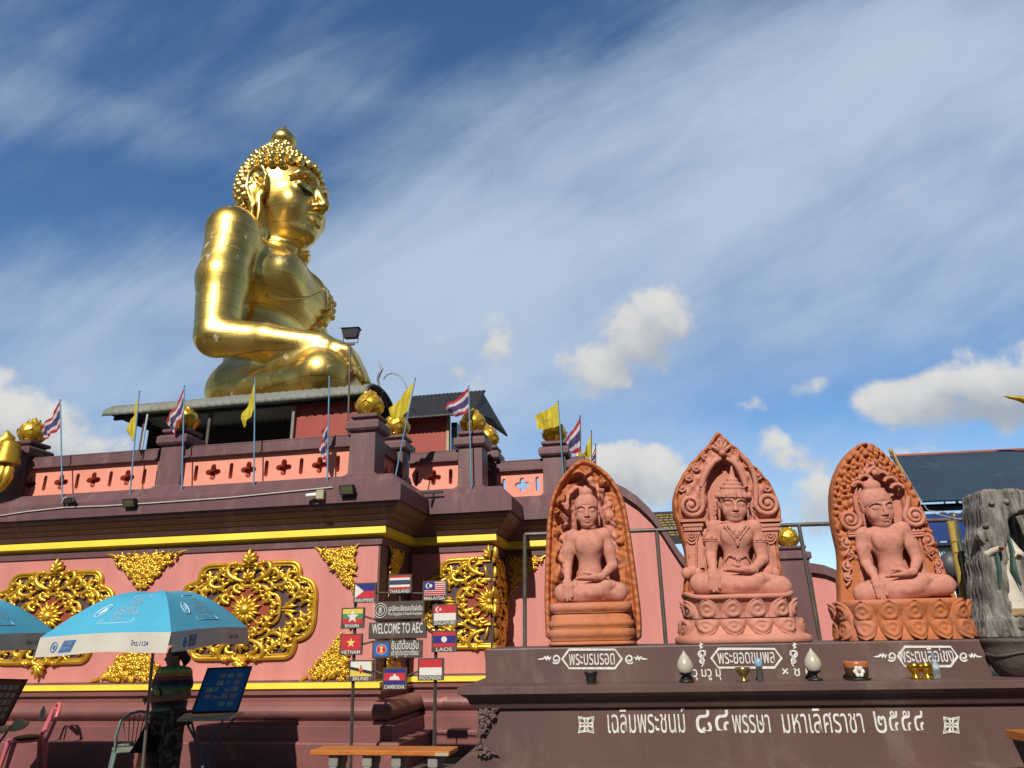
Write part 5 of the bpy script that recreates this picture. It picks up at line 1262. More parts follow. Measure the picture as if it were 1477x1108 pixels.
def chestp(x, z): return (x, -1.13 - .10 * (1 - (x / 1.0) ** 2) - (.06 if z > 4.2 else 0), z)
mb = MB()
for i in range(17):
    t = i / 16 * 2 - 1; mb.ball(chestp(t * .86, 4.05 + 1.15 * abs(t) ** 1.1), .10, 7, 5); mb.ball(chestp(t * .64, 4.4 + .85 * abs(t) ** 1.1), .085, 7, 5)
mb.tube([chestp(t * .86, 4.05 + 1.15 * abs(t) ** 1.1) for t in np.linspace(-1, 1, 15)], .07, 6); mb.tube([chestp(t * .64, 4.4 + .85 * abs(t) ** 1.1) for t in np.linspace(-1, 1, 15)], .05, 6)
for (x, z, r) in ((0, 3.95, .16), (0, 3.78, .1), (0, 4.6, .18), (.24, 4.85, .13), (-.24, 4.85, .13), (.18, 4.4, .1), (-.18, 4.4, .1)): 
    p_ = chestp(x, z); mb.ball(p_, (r, r * .6, r), 8, 6)
mb.build('necklace', TERRA2, fg2, Mf)
mb = MB(); 
for (x, z, r) in ((0, 2.75, .2), (.28, 2.9, .13), (-.28, 2.9, .13), (0, 2.52, .12), (.5, 3.0, .09), (-.5, 3.0, .09)): p_ = chestp(x, z); mb.ball((p_[0], p_[1] + .24, p_[2]), (r, r * .7, r), 8, 6)
mb.tube([(-.9, -.6, 2.62), (-.6, -.85, 3.05), (-.2, -.98, 2.85), (.2, -.98, 2.85), (.6, -.85, 3.05), (.9, -.6, 2.62)], .06, 6); mb.build('belt', TERRA2, fg2, Mf)
for m, x in ((-1, -1.74), (1, 1.74)):
    mb = MB()
    for zz in (4.12, 4.28): mb.tube([(x + .56 * cos(t), .0 + .56 * sin(t), zz) for t in np.linspace(0, 2 * pi, 15)], .07, 6, caps=False)
    for i in range(3): mb.ball((x - m * (.2 - .2 * i), -.54, 4.2 + (.2 if i == 1 else .08)), .14, 7, 5)
    mb.build('armlet', TERRA2, fg2, Mf); mb = MB()
    P = [(m * (.45 + .25 * i), -.62 + .07 * i, 5.58 - .015 * i * i) for i in range(7)]; mb.tube(P, .06, 6)
    for q_ in P: mb.ball(q_, .11, 7, 5)
    mb.build('shoulder_collar', TERRA2, fg2, Mf)
for p_ in ((-1.9, -1.95, 1.75), (.95, -1.55, 1.98)): mb = MB(); mb.tube([(p_[0] + .32 * cos(t), p_[1] + (.1 * sin(t)), p_[2] + .30 * sin(t)) for t in np.linspace(0, 2 * pi, 13)], .05, 6, caps=False); mb.build('bracelet', TERRA2, fg2, Mf)
mb = MB(); a2 = (q2(628, 900)[0] - q2(104, 900)[0]) / 2; c2 = (q2(628, 900)[0] + q2(104, 900)[0]) / 2; mb.X = Matrix.Translation((c2, .04, 0))
def z2_(y): return q2(360, y)[1]
base_body(mb, [(a2 * 1.24, .43, .002), (a2 * 1.25, .44, .01), (a2 * 1.25, .44, z2_(1042)), (a2 * 1.2, .41, z2_(1036)), (a2 * 1.14, .38, z2_(1026)), (a2 * .98, .33, z2_(962)), (a2 * .92, .30, z2_(952)), (a2 * .95, .32, z2_(940)), (a2 * .98, .34, z2_(870)), (a2 * 1.0, .36, z2_(858)), (a2 * 1.0, .36, z2_(846)), (a2 * .96, .33, z2_(836)), (a2 * .3, .2, z2_(832))])
lotus_row(mb, a2 * .98, .34, z2_(950), z2_(858), 8, True, flare=.05); lotus_row(mb, a2 * 1.09, .37, z2_(1036), z2_(955), 8, False, flare=.03)
mb.tube([(a2 * 1.0 * math.copysign(abs(cos(t)) ** .62, cos(t)), .36 * math.copysign(abs(sin(t)) ** .62, sin(t)), z2_(850 - 26 * abs(cos(t)) ** 6)) for t in np.linspace(0, 2 * pi, 60)], .022, 8, caps=False)
o = mb.build('lotus_base', TERRA2, t2, M2); attr_of(o, .05)
# ---- right shrine: leafy slab leaning right
t3, M3, f3 = shrine('clay_shrine', 'right clay shrine, orange leafy slab round a plain Buddha on two lotus rows', 1304, 926, 6.80)
def q3(x, y): return ZP(f3, 1190, 630, 3.5727, x, y)
o3 = [q3(*q) for q in ((84, 900), (86, 800), (80, 760), (86, 700), (82, 600), (62, 520), (46, 440), (38, 330), (46, 240), (80, 150), (130, 80), (200, 28), (262, 50), (330, 108), (392, 175), (450, 258), (490, 330), (522, 420), (560, 520), (592, 600), (622, 680), (652, 760), (690, 840), (700, 900))]
ax3, az3 = q3(300, 330)
def rel3(x, z, t, an):
    w = q3(400, 400)[0] - q3(290, 400)[0]; zt = q3(250, 225)[1]
    k = np.where(z < az3, np.abs(x - ax3) / w, np.sqrt(np.abs((x - ax3) / w) ** 2 + np.clip((z - az3) / (zt - az3), 0, 9) ** 2))
    niche = 1 - ss_(k, .90, 1.0); r1_ = 1 - ss_(np.abs(k - 1.12), .04, .08); r2_ = 1 - ss_(np.abs(k - 1.30), .03, .07)
    a = np.arctan2(z - az3, x - ax3); row = t * 11 + .35 * np.sin(an * 90) + .2 * np.sin(an * 37 + 1); ri = np.floor(row); fr = row - ri
    ph = (an * 58 + .5 * (ri % 2) + .35 * np.sin(ri * 5.1 + an * 31)) % 1.0; lf = np.clip(1 - (np.abs(ph - .5) * 2) ** 2 - (1 - fr) ** 2 * .8, 0, 1)
    leaf = .055 * lf ** .8 * (.7 + .3 * np.sin(an * 140 + ri * 3)) * (1 - ss_(k, 1.9, 99)) * ss_(k, 1.38, 1.5) * ss_(z, .62, .75)
    return -.01 - .055 * niche + .035 * (r1_ + r2_) * ss_(z, .55, .7) + leaf
CXLO, CXHI = q3(360, 700)[0], ax3
bk3 = slab(t3, M3, o3, rel3, .14, TERRA, .4, az3, tint=lambda x, z, t: 1.05 - 2.0 * ss_(t, .2, .65), NR=72, NP=400)
mb = MB()
for d, (x, y), tl in ((1, (125, 440), ((150, 330), (158, 380), (175, 420))), (-1, (458, 420), ((425, 320), (418, 370), (408, 400)))):
    c = q3(x, y); rr = 48 / 3.57 * .0068; volute(mb, c[0], c[1], rr, 2.0, -d, 0 if d == 1 else pi, rr * .26, -.03, 36, [q3(*p) for p in tl])
for (x, y, r, d) in ((112, 560, 28, 1), (525, 545, 30, -1), (118, 680, 24, 1), (120, 735, 20, 1), (580, 668, 22, -1), (588, 712, 18, -1), (135, 610, 16, 1), (540, 600, 18, -1)):
    c = q3(x, y); rr = r / 3.57 * .0068; volute(mb, c[0], c[1], rr, 1.5, d, pi / 2, rr * .3, -.01, 24, [q3(x - 10 * d, y + r * 2.2), q3(x + 8 * d, y + r * 1.2)])
for i in range(3):
    for d, x0 in ((1, 150), (-1, 470)): p, q = q3(x0 - 36, 500 + i * 13), q3(x0 + 36, 496 + i * 13); mb.tube([(p[0], -.03, p[1]), (q[0], -.03, q[1])], .011, 6)
for (x, y, l) in ((240, 215, 1), (200, 240, 1), (165, 275, 1), (285, 222, 1), (330, 250, 1), (365, 285, 1)):   # cusped arch over the head
    c = q3(x, y); P = [(c[0] + .055 * cos(t), -.05, c[1] + .045 * sin(t)) for t in np.linspace(.2, pi - .2, 8)]; mb.tube(P, .018, 7)
p, q, r_ = q3(205, 205), q3(240, 172), q3(278, 200); mb.tube([(p[0], -.05, p[1]), (q[0], -.06, q[1]), (r_[0], -.05, r_[1])], .018, 7); mb.ball((q[0], -.06, q[1] - .06), .028, 8, 6)
o = mb.build('carved_scrollwork', TERRA, bk3, M3); attr_of(o, .35)
sc3 = (q3(290, 240)[1] - q3(290, 855)[1]) / 9.25
J3 = dict(JS); J3.update(hs=1.08, knR_=(-2.85, -1.5, .78), knL=(2.85, -1.4, .78), sh=1.5, legr=.76, yaw=.20, pitch=.2)
xs3, zs3 = q3(392, 855); Mf = M3 @ Matrix.Translation((xs3, -.03, zs3)) @ Matrix.Rotation(-.085, 4, 'Y') @ Matrix.Diagonal((sc3 * 1.04, sc3 * .70, sc3, 1))
fg3 = node('seated_figure', Mf, t3); figure(fg3, Mf, J3, TERRA2, tint=.02)
mb = MB(); a3 = (q3(716, 900)[0] - q3(62, 900)[0]) / 2; c3 = (q3(716, 900)[0] + q3(62, 900)[0]) / 2; mb.X = Matrix.Translation((c3, .06, 0))
def z3_(y): return q3(400, y)[1]
base_body(mb, [(a3 * .98, .36, .002), (a3 * .98, .36, z3_(1050)), (a3 * .94, .34, z3_(970)), (a3 * .88, .30, z3_(958)), (a3 * .92, .33, z3_(945)), (a3 * .97, .36, z3_(880)), (a3 * .99, .37, z3_(862)), (a3 * .96, .34, z3_(852)), (a3 * .3, .2, z3_(848))])
lotus_row(mb, a3 * .97, .35, z3_(958), z3_(858), 9, True, flare=.05); lotus_row(mb, a3 * .97, .36, z3_(1056), z3_(956), 9, False, flare=.045)
o = mb.build('lotus_base', TERRA, t3, M3); attr_of(o, .62)
# ================================================================== right-hand side, behind and beside the altar
rl = thing('railing', 'thin weathered steel railing standing behind the clay shrines', 'railing', A.mat(0, 8.0, 0))
v8 = 8.0
P = [A.pt(x, y, v8) for x, y in ((757, 771), (970, 764), (1152, 757), (1402, 749))]
mb = MB(); mb.tube(P, .022, 8); mb.build('rail', STEEL, rl)
for (xt, yt), (xb, yb) in (((757, 771), (757, 935)), ((947, 765), (961, 935)), ((1152, 757), (1185, 935)), ((1400, 749), (1440, 935))):
    mb = MB(); a, b = A.pt(xt, yt, v8), A.pt(xb, yb, v8); d = (b - a); mb.tube([a, a + d * (a.z / max(.1, a.z - b.z))], .022, 8); mb.build('post', STEEL, rl)
nb = thing('notice_board', 'black notice board with rows of gold lines behind the middle clay shrine', 'sign', W.mat(W.uz(962, 760, VC + 1)[0], VC + 1, W.uz(962, 785, VC + 1)[1]))
a, b = W.uz(936, 786, VC + 1), W.uz(1000, 736, VC + 1); mb = MB(); mb.X = W.mat(0, VC + 1, 0); mb.bx((a[0], 0, a[1]), (b[0], .05, b[1])); mb.build('board', BLACK, nb)
mb = MB(); mb.X = W.mat(0, VC + 1, 0); rg = random.Random(2)
for i in range(9):
    z = b[1] - .07 - i * .047; u = a[0] + .05
    while u < b[0] - .1: 
        l = rg.uniform(.03, .11); mb.add([(u, -.003, z), (u + l, -.003, z), (u + l, -.003, z + .018), (u, -.003, z + .018)], [(0, 1, 2, 3)]); u += l + .025
mb.build('gold_lines', mat('gold_ink', (.45, .32, .06), None, 9, .5), nb)
mb = MB(); mb.X = W.mat(0, VC + 1.02, 0); mb.bx((a[0] + .1, 0, 0), (a[0] + .16, .05, a[1])); mb.bx((b[0] - .1, 0, 0), (b[0] - .04, .05, a[1])); mb.build('legs', STEEL, nb)
# blue roofed pavilion
BLR = mat('dark_blue_metal_roof', (.020, .042, .066), (.013, .028, .046), .8, .45, metal=.0, stain=(.07, .085, .10), stain_scale=2.5, stain_at=(.6, .75), stretch=(1, 1, .4))
pv = thing('blue_pavilion', 'open pavilion with dark blue metal roof and lacy blue eaves behind the right clay shrine', 'pavilion', A.mat(7.5, 13, 0))
vp0, vp1 = 12.5, 15.0
eL, eR = A.pt(1330, 724, vp0), A.pt(1640, 712, vp0); rL, rR = A.pt(1285, 659, vp1), A.pt(1640, 641, vp1)
mb = MB(); mb.grid(lambda i, j: tuple((eL * (1 - i) + eR * i) * (1 - j) + (rL * (1 - i) + rR * i) * j + Vector((0, 0, .004 * (1 if (i * 40) % 1 < .18 else 0)))), 200, 8, smooth=False); mb.build('roof', BLR, pv, solid=.03)
mb = MB(); mb.tube([rL, rR], .045, 6); mb.build('ridge_cap', mat('rust_red_trim', (.30, .09, .05), None, 4, .6), pv)
EB = mat('bright_blue_paint', (.015, .05, .22), (.012, .04, .17), 3, .5)
mb = MB(); b0, b1 = eL + Vector((.0, .15, -.08)), eR + Vector((0, .15, -.08))
for dz, t_, m_ in ((-.0, .10, 0), (-.62, .08, 0)): mb.tube([b0 + Vector((0, 0, dz)), b1 + Vector((0, 0, dz))], t_ * .6, 4, smooth=False)
mb.build('eave_beam', mat('dark_blue_beam', (.02, .03, .06), None, 4, .5), pv)
for i in range(6):
    a, b = b0 + (b1 - b0) * (i / 6 + .01), b0 + (b1 - b0) * ((i + 1) / 6 - .015); mb = MB()
    mb.add([a + Vector((0, .02, -.10)), b + Vector((0, .02, -.10)), b + Vector((0, .02, -.55)), a + Vector((0, .02, -.55))], [(0, 3, 2, 1)]); mb.build('eave_panel', EB, pv, solid=.02)
mb = MB(); n = 90
for i in range(n):
    a, b = b0 + (b1 - b0) * (i / n), b0 + (b1 - b0) * ((i + 1) / n); m_ = (a + b) / 2
    mb.add([a + Vector((0, 0, -.64)), b + Vector((0, 0, -.64)), b + Vector((0, 0, -.69)), m_ + Vector((0, 0, -.78)), a + Vector((0, 0, -.69))], [(0, 4, 3, 2, 1)])
mb.build('lace_fringe', BLACK, pv, solid=.012)
LB = mat('pale_blue_steel', (.20, .32, .40), None, 4, .5)
for x in (1428, 1560):
    u, z = A.uz(x, 800, vp0 + .3); mb = MB(); mb.X = A.mat(0, 0, 0); mb.tube([(u, vp0 + .3, 0), (u, vp0 + .3, eL.z)], .05, 8); mb.build('post', LB, pv)
mb = MB(); mb.tube([A.pt(1380, 817, vp0 + .2), A.pt(1640, 815, vp0 + .2)], .045, 8); mb.tube([A.pt(1392, 803, vp0 + .2), A.pt(1426, 768, vp0 + .2)], .045, 8); mb.build('brace', LB, pv)
sp = thing('loudspeaker', 'round grey loudspeaker on a short stem beside the bamboo pole', 'speaker', Matrix.Translation(A.pt(1374, 850, 9.5)))
c = A.pt(1374, 816, 9.5); mb = MB(); mb.ball(c, (.155, .12, .17), 18, 12); mb.build('shell', mat('dark_grey_plastic', (.06, .065, .065), None, 5, .5), sp)
mb = MB(); mb.tube([c + Vector((0, 0, -.12)), c + Vector((0, 0, -c.z))], .03, 8); mb.ball(c + Vector((-.02, 0, -.24)), (.12, .1, .06), 10, 6); mb.build('stem', BLACK, sp)
# bamboo and steel poles
a, b = A.pt(1371, 752, 7.6), A.pt(1403, 930, 7.6); mb = MB(); n = 26
P = [a + (b - a) * (i / n) * 2.1 for i in range(n + 1)]; mb.tube(P, [.033 + (.006 if i % 4 == 0 else 0) for i in range(n + 1)], 10)
tag(mb.build('bamboo_pole', BAMB), 'yellow bamboo pole leaning at the end of the railing', 'pole')
a, b = A.pt(1376, 745, 7.7), A.pt(1413, 930, 7.7); mb = MB(); mb.tube([a, a + (b - a) * 2.05], .030, 10); mb.ball(a, .034, 8, 6)
tag(mb.build('steel_pole', mat('grey_steel', (.17, .18, .17), (.12, .13, .12), 5, .4, metal=.6)), 'dark grey steel pole beside the bamboo pole', 'pole')
st = A.pt(1291, 668, 7.3); mb = MB(); mb.tube([A.pt(1310, 700, 7.3), A.pt(1289, 655, 7.3), A.pt(1284, 648, 7.3)], [.012, .014, .008], 7); mb.tube([A.pt(1310, 700, 7.3), A.pt(1348, 785, 7.3)], .012, 7); mb.ball(A.pt(1285, 651, 7.3), (.02, .02, .035), 8, 6)
tag(mb.build('bamboo_stick', BAMB), 'thin bamboo stick peeping over the right clay shrine', 'stick')
mb = MB(); P = [A.pt(x, y, 7.25) for x, y in ((1292, 660), (1305, 682), (1322, 712), (1337, 735), (1352, 742), (1375, 747), (1400, 752), (1430, 757))]; mb.tube(P, .004, 5); mb.tube([A.pt(x, y, 7.3) for x, y in ((1337, 735), (1341, 737), (1400, 742))], .003, 5)
tag(mb.build('cord', mat('pale_string', (.5, .48, .42), None, 5, .8)), 'pale slack cord strung from the bamboo stick to the wooden stump', 'cord')
# weathered stump shrine with a robed figurine
vS_ = 6.95
sm = A.mat(*A.uz(1420, 925, vS_)[:1], vS_, zU + .001); st = thing('wooden_stump', 'grey weathered hollow tree stump at the right end of the altar, sheltering a figurine', 'stump', sm)
u0s = A.uz(1420, 925, vS_)[0]
def sx(x, y): u, z = A.uz(x, y, vS_); return u - u0s, z - zU
S = Sculpt((-.35, -.4, -.02), (.75, .5, 1.75), .013)
def slabs(P, y0, y1, k=.03):                                   # a polygon drawn in the photo plane, given depth
    P = [sx(p[0] + 8, p[1]) for p in P]; q = S.sub(S.lo, [S.lo[i] + S.h * S.n[i] for i in range(3)]); sl, X, Y, Z = q; X = X[:, 0, :]; Z = Z[:, 0, :]
    X2, Z2 = np.broadcast_arrays(X, Z); d = np.full(X2.shape, 9e9); sg = np.ones(X2.shape); n = len(P)
    for i in range(n):
        ax_, az_ = P[i]; bx_, bz_ = P[i - 1]; ex, ez = bx_ - ax_, bz_ - az_; wx, wz = X2 - ax_, Z2 - az_; h_ = np.clip((wx * ex + wz * ez) / (ex * ex + ez * ez), 0, 1)
        d = np.minimum(d, (wx - ex * h_) ** 2 + (wz - ez * h_) ** 2); c1, c2, c3 = Z2 >= az_, Z2 < bz_, ex * wz > ez * wx; al = c1 & c2 & c3; no = ~c1 & ~c2 & ~c3; sg = np.where(al | no, -sg, sg)
    d2 = (np.sqrt(d) * sg)[:, None, :]; dy = np.abs(Y - (y0 + y1) / 2) - (y1 - y0) / 2
    dd = np.minimum(np.maximum(d2, dy), 0) + np.sqrt(np.maximum(d2, 0) ** 2 + np.maximum(dy, 0) ** 2) - .025
    S.put(sl, dd.astype(np.float32), k)
slabs([(1399, 716), (1412, 713), (1460, 714), (1468, 728), (1467, 737), (1448, 738), (1437, 744), (1432, 752), (1432, 772), (1428, 790), (1406, 790)], -.12, .20)
slabs([(1404, 780), (1430, 780), (1433, 830), (1437, 862), (1444, 885), (1444, 902), (1411, 902), (1407, 840)], -.10, .20)
slabs([(1406, 898), (1500, 893), (1500, 925), (1404, 925)], -.14, .30); slabs([(1436, 735), (1500, 735), (1500, 900), (1436, 900)], .26, .34)
S.ell((sx(1412, 775)[0], -.1, sx(1412, 775)[1]), (.09, .06, .06), .04)
q = S.sub(S.lo, [S.lo[i] + S.h * S.n[i] for i in range(3)]); sl, X, Y, Z = q
S.f[sl] = S.f[sl] + (.006 * np.sin(X * 130 + 5 * np.sin(Z * 5) + Y * 90) + .004 * np.sin(X * 61 - Y * 110 + 3 * np.sin(Z * 9)) + .006 * np.sin(Z * 23 + X * 30)).astype(np.float32)
S.f[sl] = np.maximum(S.f[sl], (.0 - Z + .0).astype(np.float32))
V, F = S.mesh(); np_mesh('trunk', V, F, WOODG, st, M=sm)
mb = MB()
for x, y in ((1418, 730), (1438, 728), (1410, 762), (1458, 905), (1438, 908)): 
    p = sx(x, y); mb.ball((p[0], -.155, p[1]), (.028, .022, .024), 8, 6)
mb.build('knots', WOODG, st, sm)
fgm = A.mat(A.uz(1460, 875, 6.92)[0], 6.92, A.uz(1460, 884, 6.92)[1]); fgn = thing('robed_figurine', 'figurine in a white spotted robe with green scarf standing inside the wooden stump', 'figurine', fgm)
S = Sculpt((-.22, -.2, -.02), (.22, .2, .95), .010)
S.cone((0, 0, .02), (-.01, .0, .42), .115, .075, .03); S.cone((-.01, 0, .42), (0, 0, .60), .078, .09, .04); S.cone((0, 0, .6), (0, -.01, .72), .06, .035, .03)
S.path([(-.07, 0, .62), (-.13, -.06, .50), (-.06, -.15, .53)], [.038, .034, .024], .02); S.path([(.08, 0, .62), (.13, -.05, .48), (.07, -.14, .46)], [.045, .04, .028], .02)
hd = head(S, (0, -.02, .79), .058, 0, .1)
V, F = S.mesh(); np_mesh('body', V, F, mat('spotted_robe', (.60, .56, .48), (.48, .44, .37), 6, .6, stain=(.16, .07, .05), stain_scale=17, stain_at=(.62, .66)), fgn, M=fgm)
mb = MB(); mb.tube([(-.06, -.07, .64), (-.075, -.1, .5), (-.09, -.1, .34), (-.11, -.08, .2)], [.035, .04, .045, .02], 8, flat=.4); mb.tube([(.07, -.07, .64), (.06, -.1, .5), (.02, -.115, .36), (.05, -.12, .22)], [.03, .035, .04, .02], 8, flat=.4); mb.build('scarf', mat('green_cloth', (.045, .12, .09), (.03, .08, .06), 8, .6), fgn, fgm)
mb = MB(); mb.ball((0, .02, .83), (.066, .07, .06), 12, 8); mb.ball((0, .02, .9), (.03, .03, .035), 8, 6); mb.tube([(0, .06, .84), (0, .08, .7), (0, .07, .6)], [.05, .06, .03], 8); mb.build('hair', BLACK, fgn, fgm)
mb = MB(); 
for (x, z) in ((-.06, .53), (.07, .46)):
    mb.ball((x, -.165, z), (.022, .03, .02), 8, 6)
    for i in range(4): mb.tube([(x - .012 + i * .008, -.18, z + .004), (x - .03 + i * .008, -.21, z + .012 - i * .003)], [.006, .004], 5)
mb.build('hands', mat('brown_skin_paint', (.34, .16, .09), None, 8, .6), fgn, fgm)
mb = MB(); mb.lathe([(.13, -.03), (.14, -.01), (.12, .0), (.12, .03), (.10, .04)], 16); mb.build('base', mat('ochre_base', (.30, .22, .09), (.16, .11, .05), 9, .6), fgn, fgm)
# ---- offerings on the shelf
def on_shelf(x, v=6.2): u = A.uz(x, 981, v)[0]; return A.mat(u, v, zSb + .004 - (v - vUp) * -.0)
zs_ = zSb - .004
def shelf(x, v=6.2): return A.mat(A.uz(x, 982, v)[0], v, zs_)
PXM = .0060
def pot(name, label, cat, x, prof, m, pn='bowl', v=6.2, n=20):
    M = shelf(x, v); r = thing(name, label, cat, M); mb = MB(); mb.lathe([(a * PXM, z * PXM) for a, z in prof], n); mb.build(pn, m, r, M); return r, M
GLZ = mat('frosted_glass', (.50, .47, .38), (.40, .38, .31), 9, .35)
for x, lb in ((990, 'white lotus bud lamp on a black foot, left of the middle lettering frame'), (1176, 'white lotus bud lamp on a black foot, right of the middle lettering frame')):
    M = shelf(x); r = thing('lotus_lamp', lb, 'lamp', M, 'lotus lamps on the altar shelf'); s = PXM * .86
    mb = MB(); mb.lathe([(a * s, z * s) for a, z in ((9, 13), (11.5, 17), (12.5, 22), (11, 29), (7, 36), (3, 41), (0, 46))], 18); mb.build('shade', GLZ, r, M)
    mb = MB(); mb.lathe([(a * s, z * s) for a, z in ((11, .2), (11.5, 2), (5, 4), (3, 6), (4, 9), (8, 11), (10, 14), (8, 14.5))], 18); mb.build('foot', BLACK, r, M)
    for k in range(6): a = k * pi / 3; mb = MB(); 
pot('small_black_pot', 'small black tilted pot on the shelf under the left lettering frame', 'pot', 853, [(6, .2), (7, 3), (7, 8), (9, 13), (9.5, 15), (7, 15)], BLACK)
BRS = mat('brass', (.55, .42, .16), (.40, .30, .10), 9, .25, metal=.9)
pot('brass_goblet', 'small brass offering bowl on a foot, between the two lotus lamps', 'bowl', 1073, [(6, .2), (6.5, 1.5), (3, 3), (2.5, 5), (6, 8), (9, 13), (10, 17), (9, 17), (6, 11)], BRS)
r, M = pot('small_bottle', 'small bottle with pale blue top beside the brass goblet', 'bottle', 1097, [(4, .2), (4.2, 2), (4, 14), (4.5, 18), (3, 20)], mat('dark_bottle_glass', (.07, .08, .07), None, 9, .15), 'glass')
mb = MB(); mb.lathe([(a * PXM, z * PXM) for a, z in ((4.6, 18), (5.2, 21), (5, 26), (2, 28), (0, 28))], 12); mb.build('cap', mat('pale_blue_plastic', (.25, .42, .62), None, 9, .4), r, M)
r, M = pot('painted_pot', 'dark incense pot with an orange rim and a painted white flower', 'pot', 1238, [(11, 2), (13, 4), (14.5, 12), (14.5, 20), (13, 22), (12, 20)], mat('dark_green_glaze', (.05, .055, .025), (.10, .03, .015), 12, .3))
mb = MB(); mb.lathe([(a * PXM, z * PXM) for a, z in ((14.7, 15), (14.9, 19), (14.6, 22.2), (12.5, 22.4))], 20); mb.build('rim', mat('orange_glaze', (.42, .14, .05), None, 9, .35), r, M)
mb = MB(); mb.lathe([(a * PXM, z * PXM) for a, z in ((15, .2), (16, 2), (12, 2.4))], 20); mb.build('saucer', BLACK, r, M)
mb = MB()
for k in range(6): a = k * pi / 3; mb.ball((.0 - .01 + .026 * cos(a), -.086, .062 + .026 * sin(a)), (.018, .006, .018), 8, 6)
mb.build('flower', WHITEP, r, M); mb = MB(); mb.ball((-.01, -.093, .062), (.012, .005, .012), 8, 6); mb.build('flower_centre', MATS['orange_glaze'], r, M)
GB = mat('shiny_gold_bowl', (.85, .55, .06), (.7, .42, .04), 9, .2, metal=.95)
bp = [(6.5, .2), (7, 1.5), (4, 4), (3.5, 6), (7, 9), (8.5, 13), (8.6, 18), (8, 18.3), (7, 13)]
pot('gold_bowl', 'shiny gold offering bowl, left of the pair near the water bottle', 'bowl', 1322, bp, GB)
r, M = pot('gold_bowl', 'shiny gold offering bowl holding a white candle, next to the water bottle', 'bowl', 1339, bp, GB)
mb = MB(); mb.tube([(0, 0, .07), (0, 0, .145)], .006, 8); mb.build('candle', WHITEP, r, M)
r, M = pot('water_bottle', 'clear plastic water bottle beside the gold bowls', 'bottle', 1353, [(4.2, .2), (4.6, 1), (4.5, 9), (4.2, 10), (4.6, 11), (4.5, 19), (2, 25), (2, 27)], mat('clear_plastic', (.75, .85, .92), None, 9, .08, trans=.85), 'plastic')
mb = MB(); mb.lathe([(a * PXM, z * PXM) for a, z in ((2.3, 26.5), (2.3, 29.5), (0, 30))], 10); mb.build('cap', mat('blue_cap', (.08, .22, .5), None, 9, .4), r, M)
mb = MB(); mb.lathe([(a * PXM, z * PXM) for a, z in ((4.75, 11.5), (4.7, 17))], 14); mb.build('label', mat('blue_wrap', (.12, .28, .55), (.5, .6, .7), 30, .4), r, M)
M = shelf(1472, 6.35); cp = thing('clay_pot', 'large dark clay pot at the right end of the altar shelf, cut by the frame', 'pot', M)
mb = MB(); mb.lathe([(a * PXM, z * PXM) for a, z in ((20, .2), (25, 5), (31, 18), (34, 32), (33, 38), (36, 41), (37, 45), (34, 46), (31, 42))], 30); mb.build('body', mat('dark_clay', (.10, .075, .065), (.06, .045, .04), 6, .7, bump=.4), cp, M)
mb = MB(); mb.tube([(.2 * cos(t), .2 * sin(t), .165 + .015 * sin(3 * t)) for t in np.linspace(-pi, 0, 20)], .012, 6); mb.build('relief_band', MATS['dark_clay'], cp, M)
# table corner bottom right
c = at(1449, 1052, 5.32); c = at(1449, 1052, 5.32) + np.array([0, -.42, 0]); tb = thing('wooden_table', 'corner of an orange wooden table with a dark apron at the bottom right', 'table', Matrix.Translation((c[0], c[1], 0)))
mb = MB(); mb.bx((c[0], c[1], c[2] - .055), (c[0] + 1.4, c[1] + .42, c[2])); mb.build('top', WOODB, tb, bevel=.004)
mb = MB(); mb.add([(c[0] + .02, c[1] + .02, c[2] - .056), (c[0] + 1.3, c[1] + .02, c[2] - .056), (c[0] + 1.3, c[1] + .06, .3), (c[0] + .16, c[1] + .06, .3), (c[0] + .02, c[1] + .4, c[2] - .056), (c[0] + 1.3, c[1] + .4, c[2] - .056), (c[0] + 1.3, c[1] + .36, .3), (c[0] + .16, c[1] + .36, .3)], [(0, 3, 2, 1), (4, 5, 6, 7), (0, 4, 7, 3), (1, 2, 6, 5)]); mb.build('apron', mat('dark_brown_wood', (.03, .02, .016), None, 5, .5), tb)
for x in (.2, 1.2): 
    mb = MB(); mb.bx((c[0] + x, c[1] + .1, 0), (c[0] + x + .06, c[1] + .32, .31)); mb.build('leg', MATS['dark_brown_wood'], tb)
# golden roof tip entering from the right, on a temple roof out of view
P = [A.pt(x, y, 14.0) for x, y in ((1447, 571), (1456, 573), (1470, 575), (1486, 580), (1505, 590), (1530, 615))]
mb = MB(); mb.tube(P, [.01, .04, .07, .10, .13, .16], 8, flat=.7); tag(mb.build('roof_finial', GOLD), 'gold pointed roof finial poking in from the right edge', 'finial')
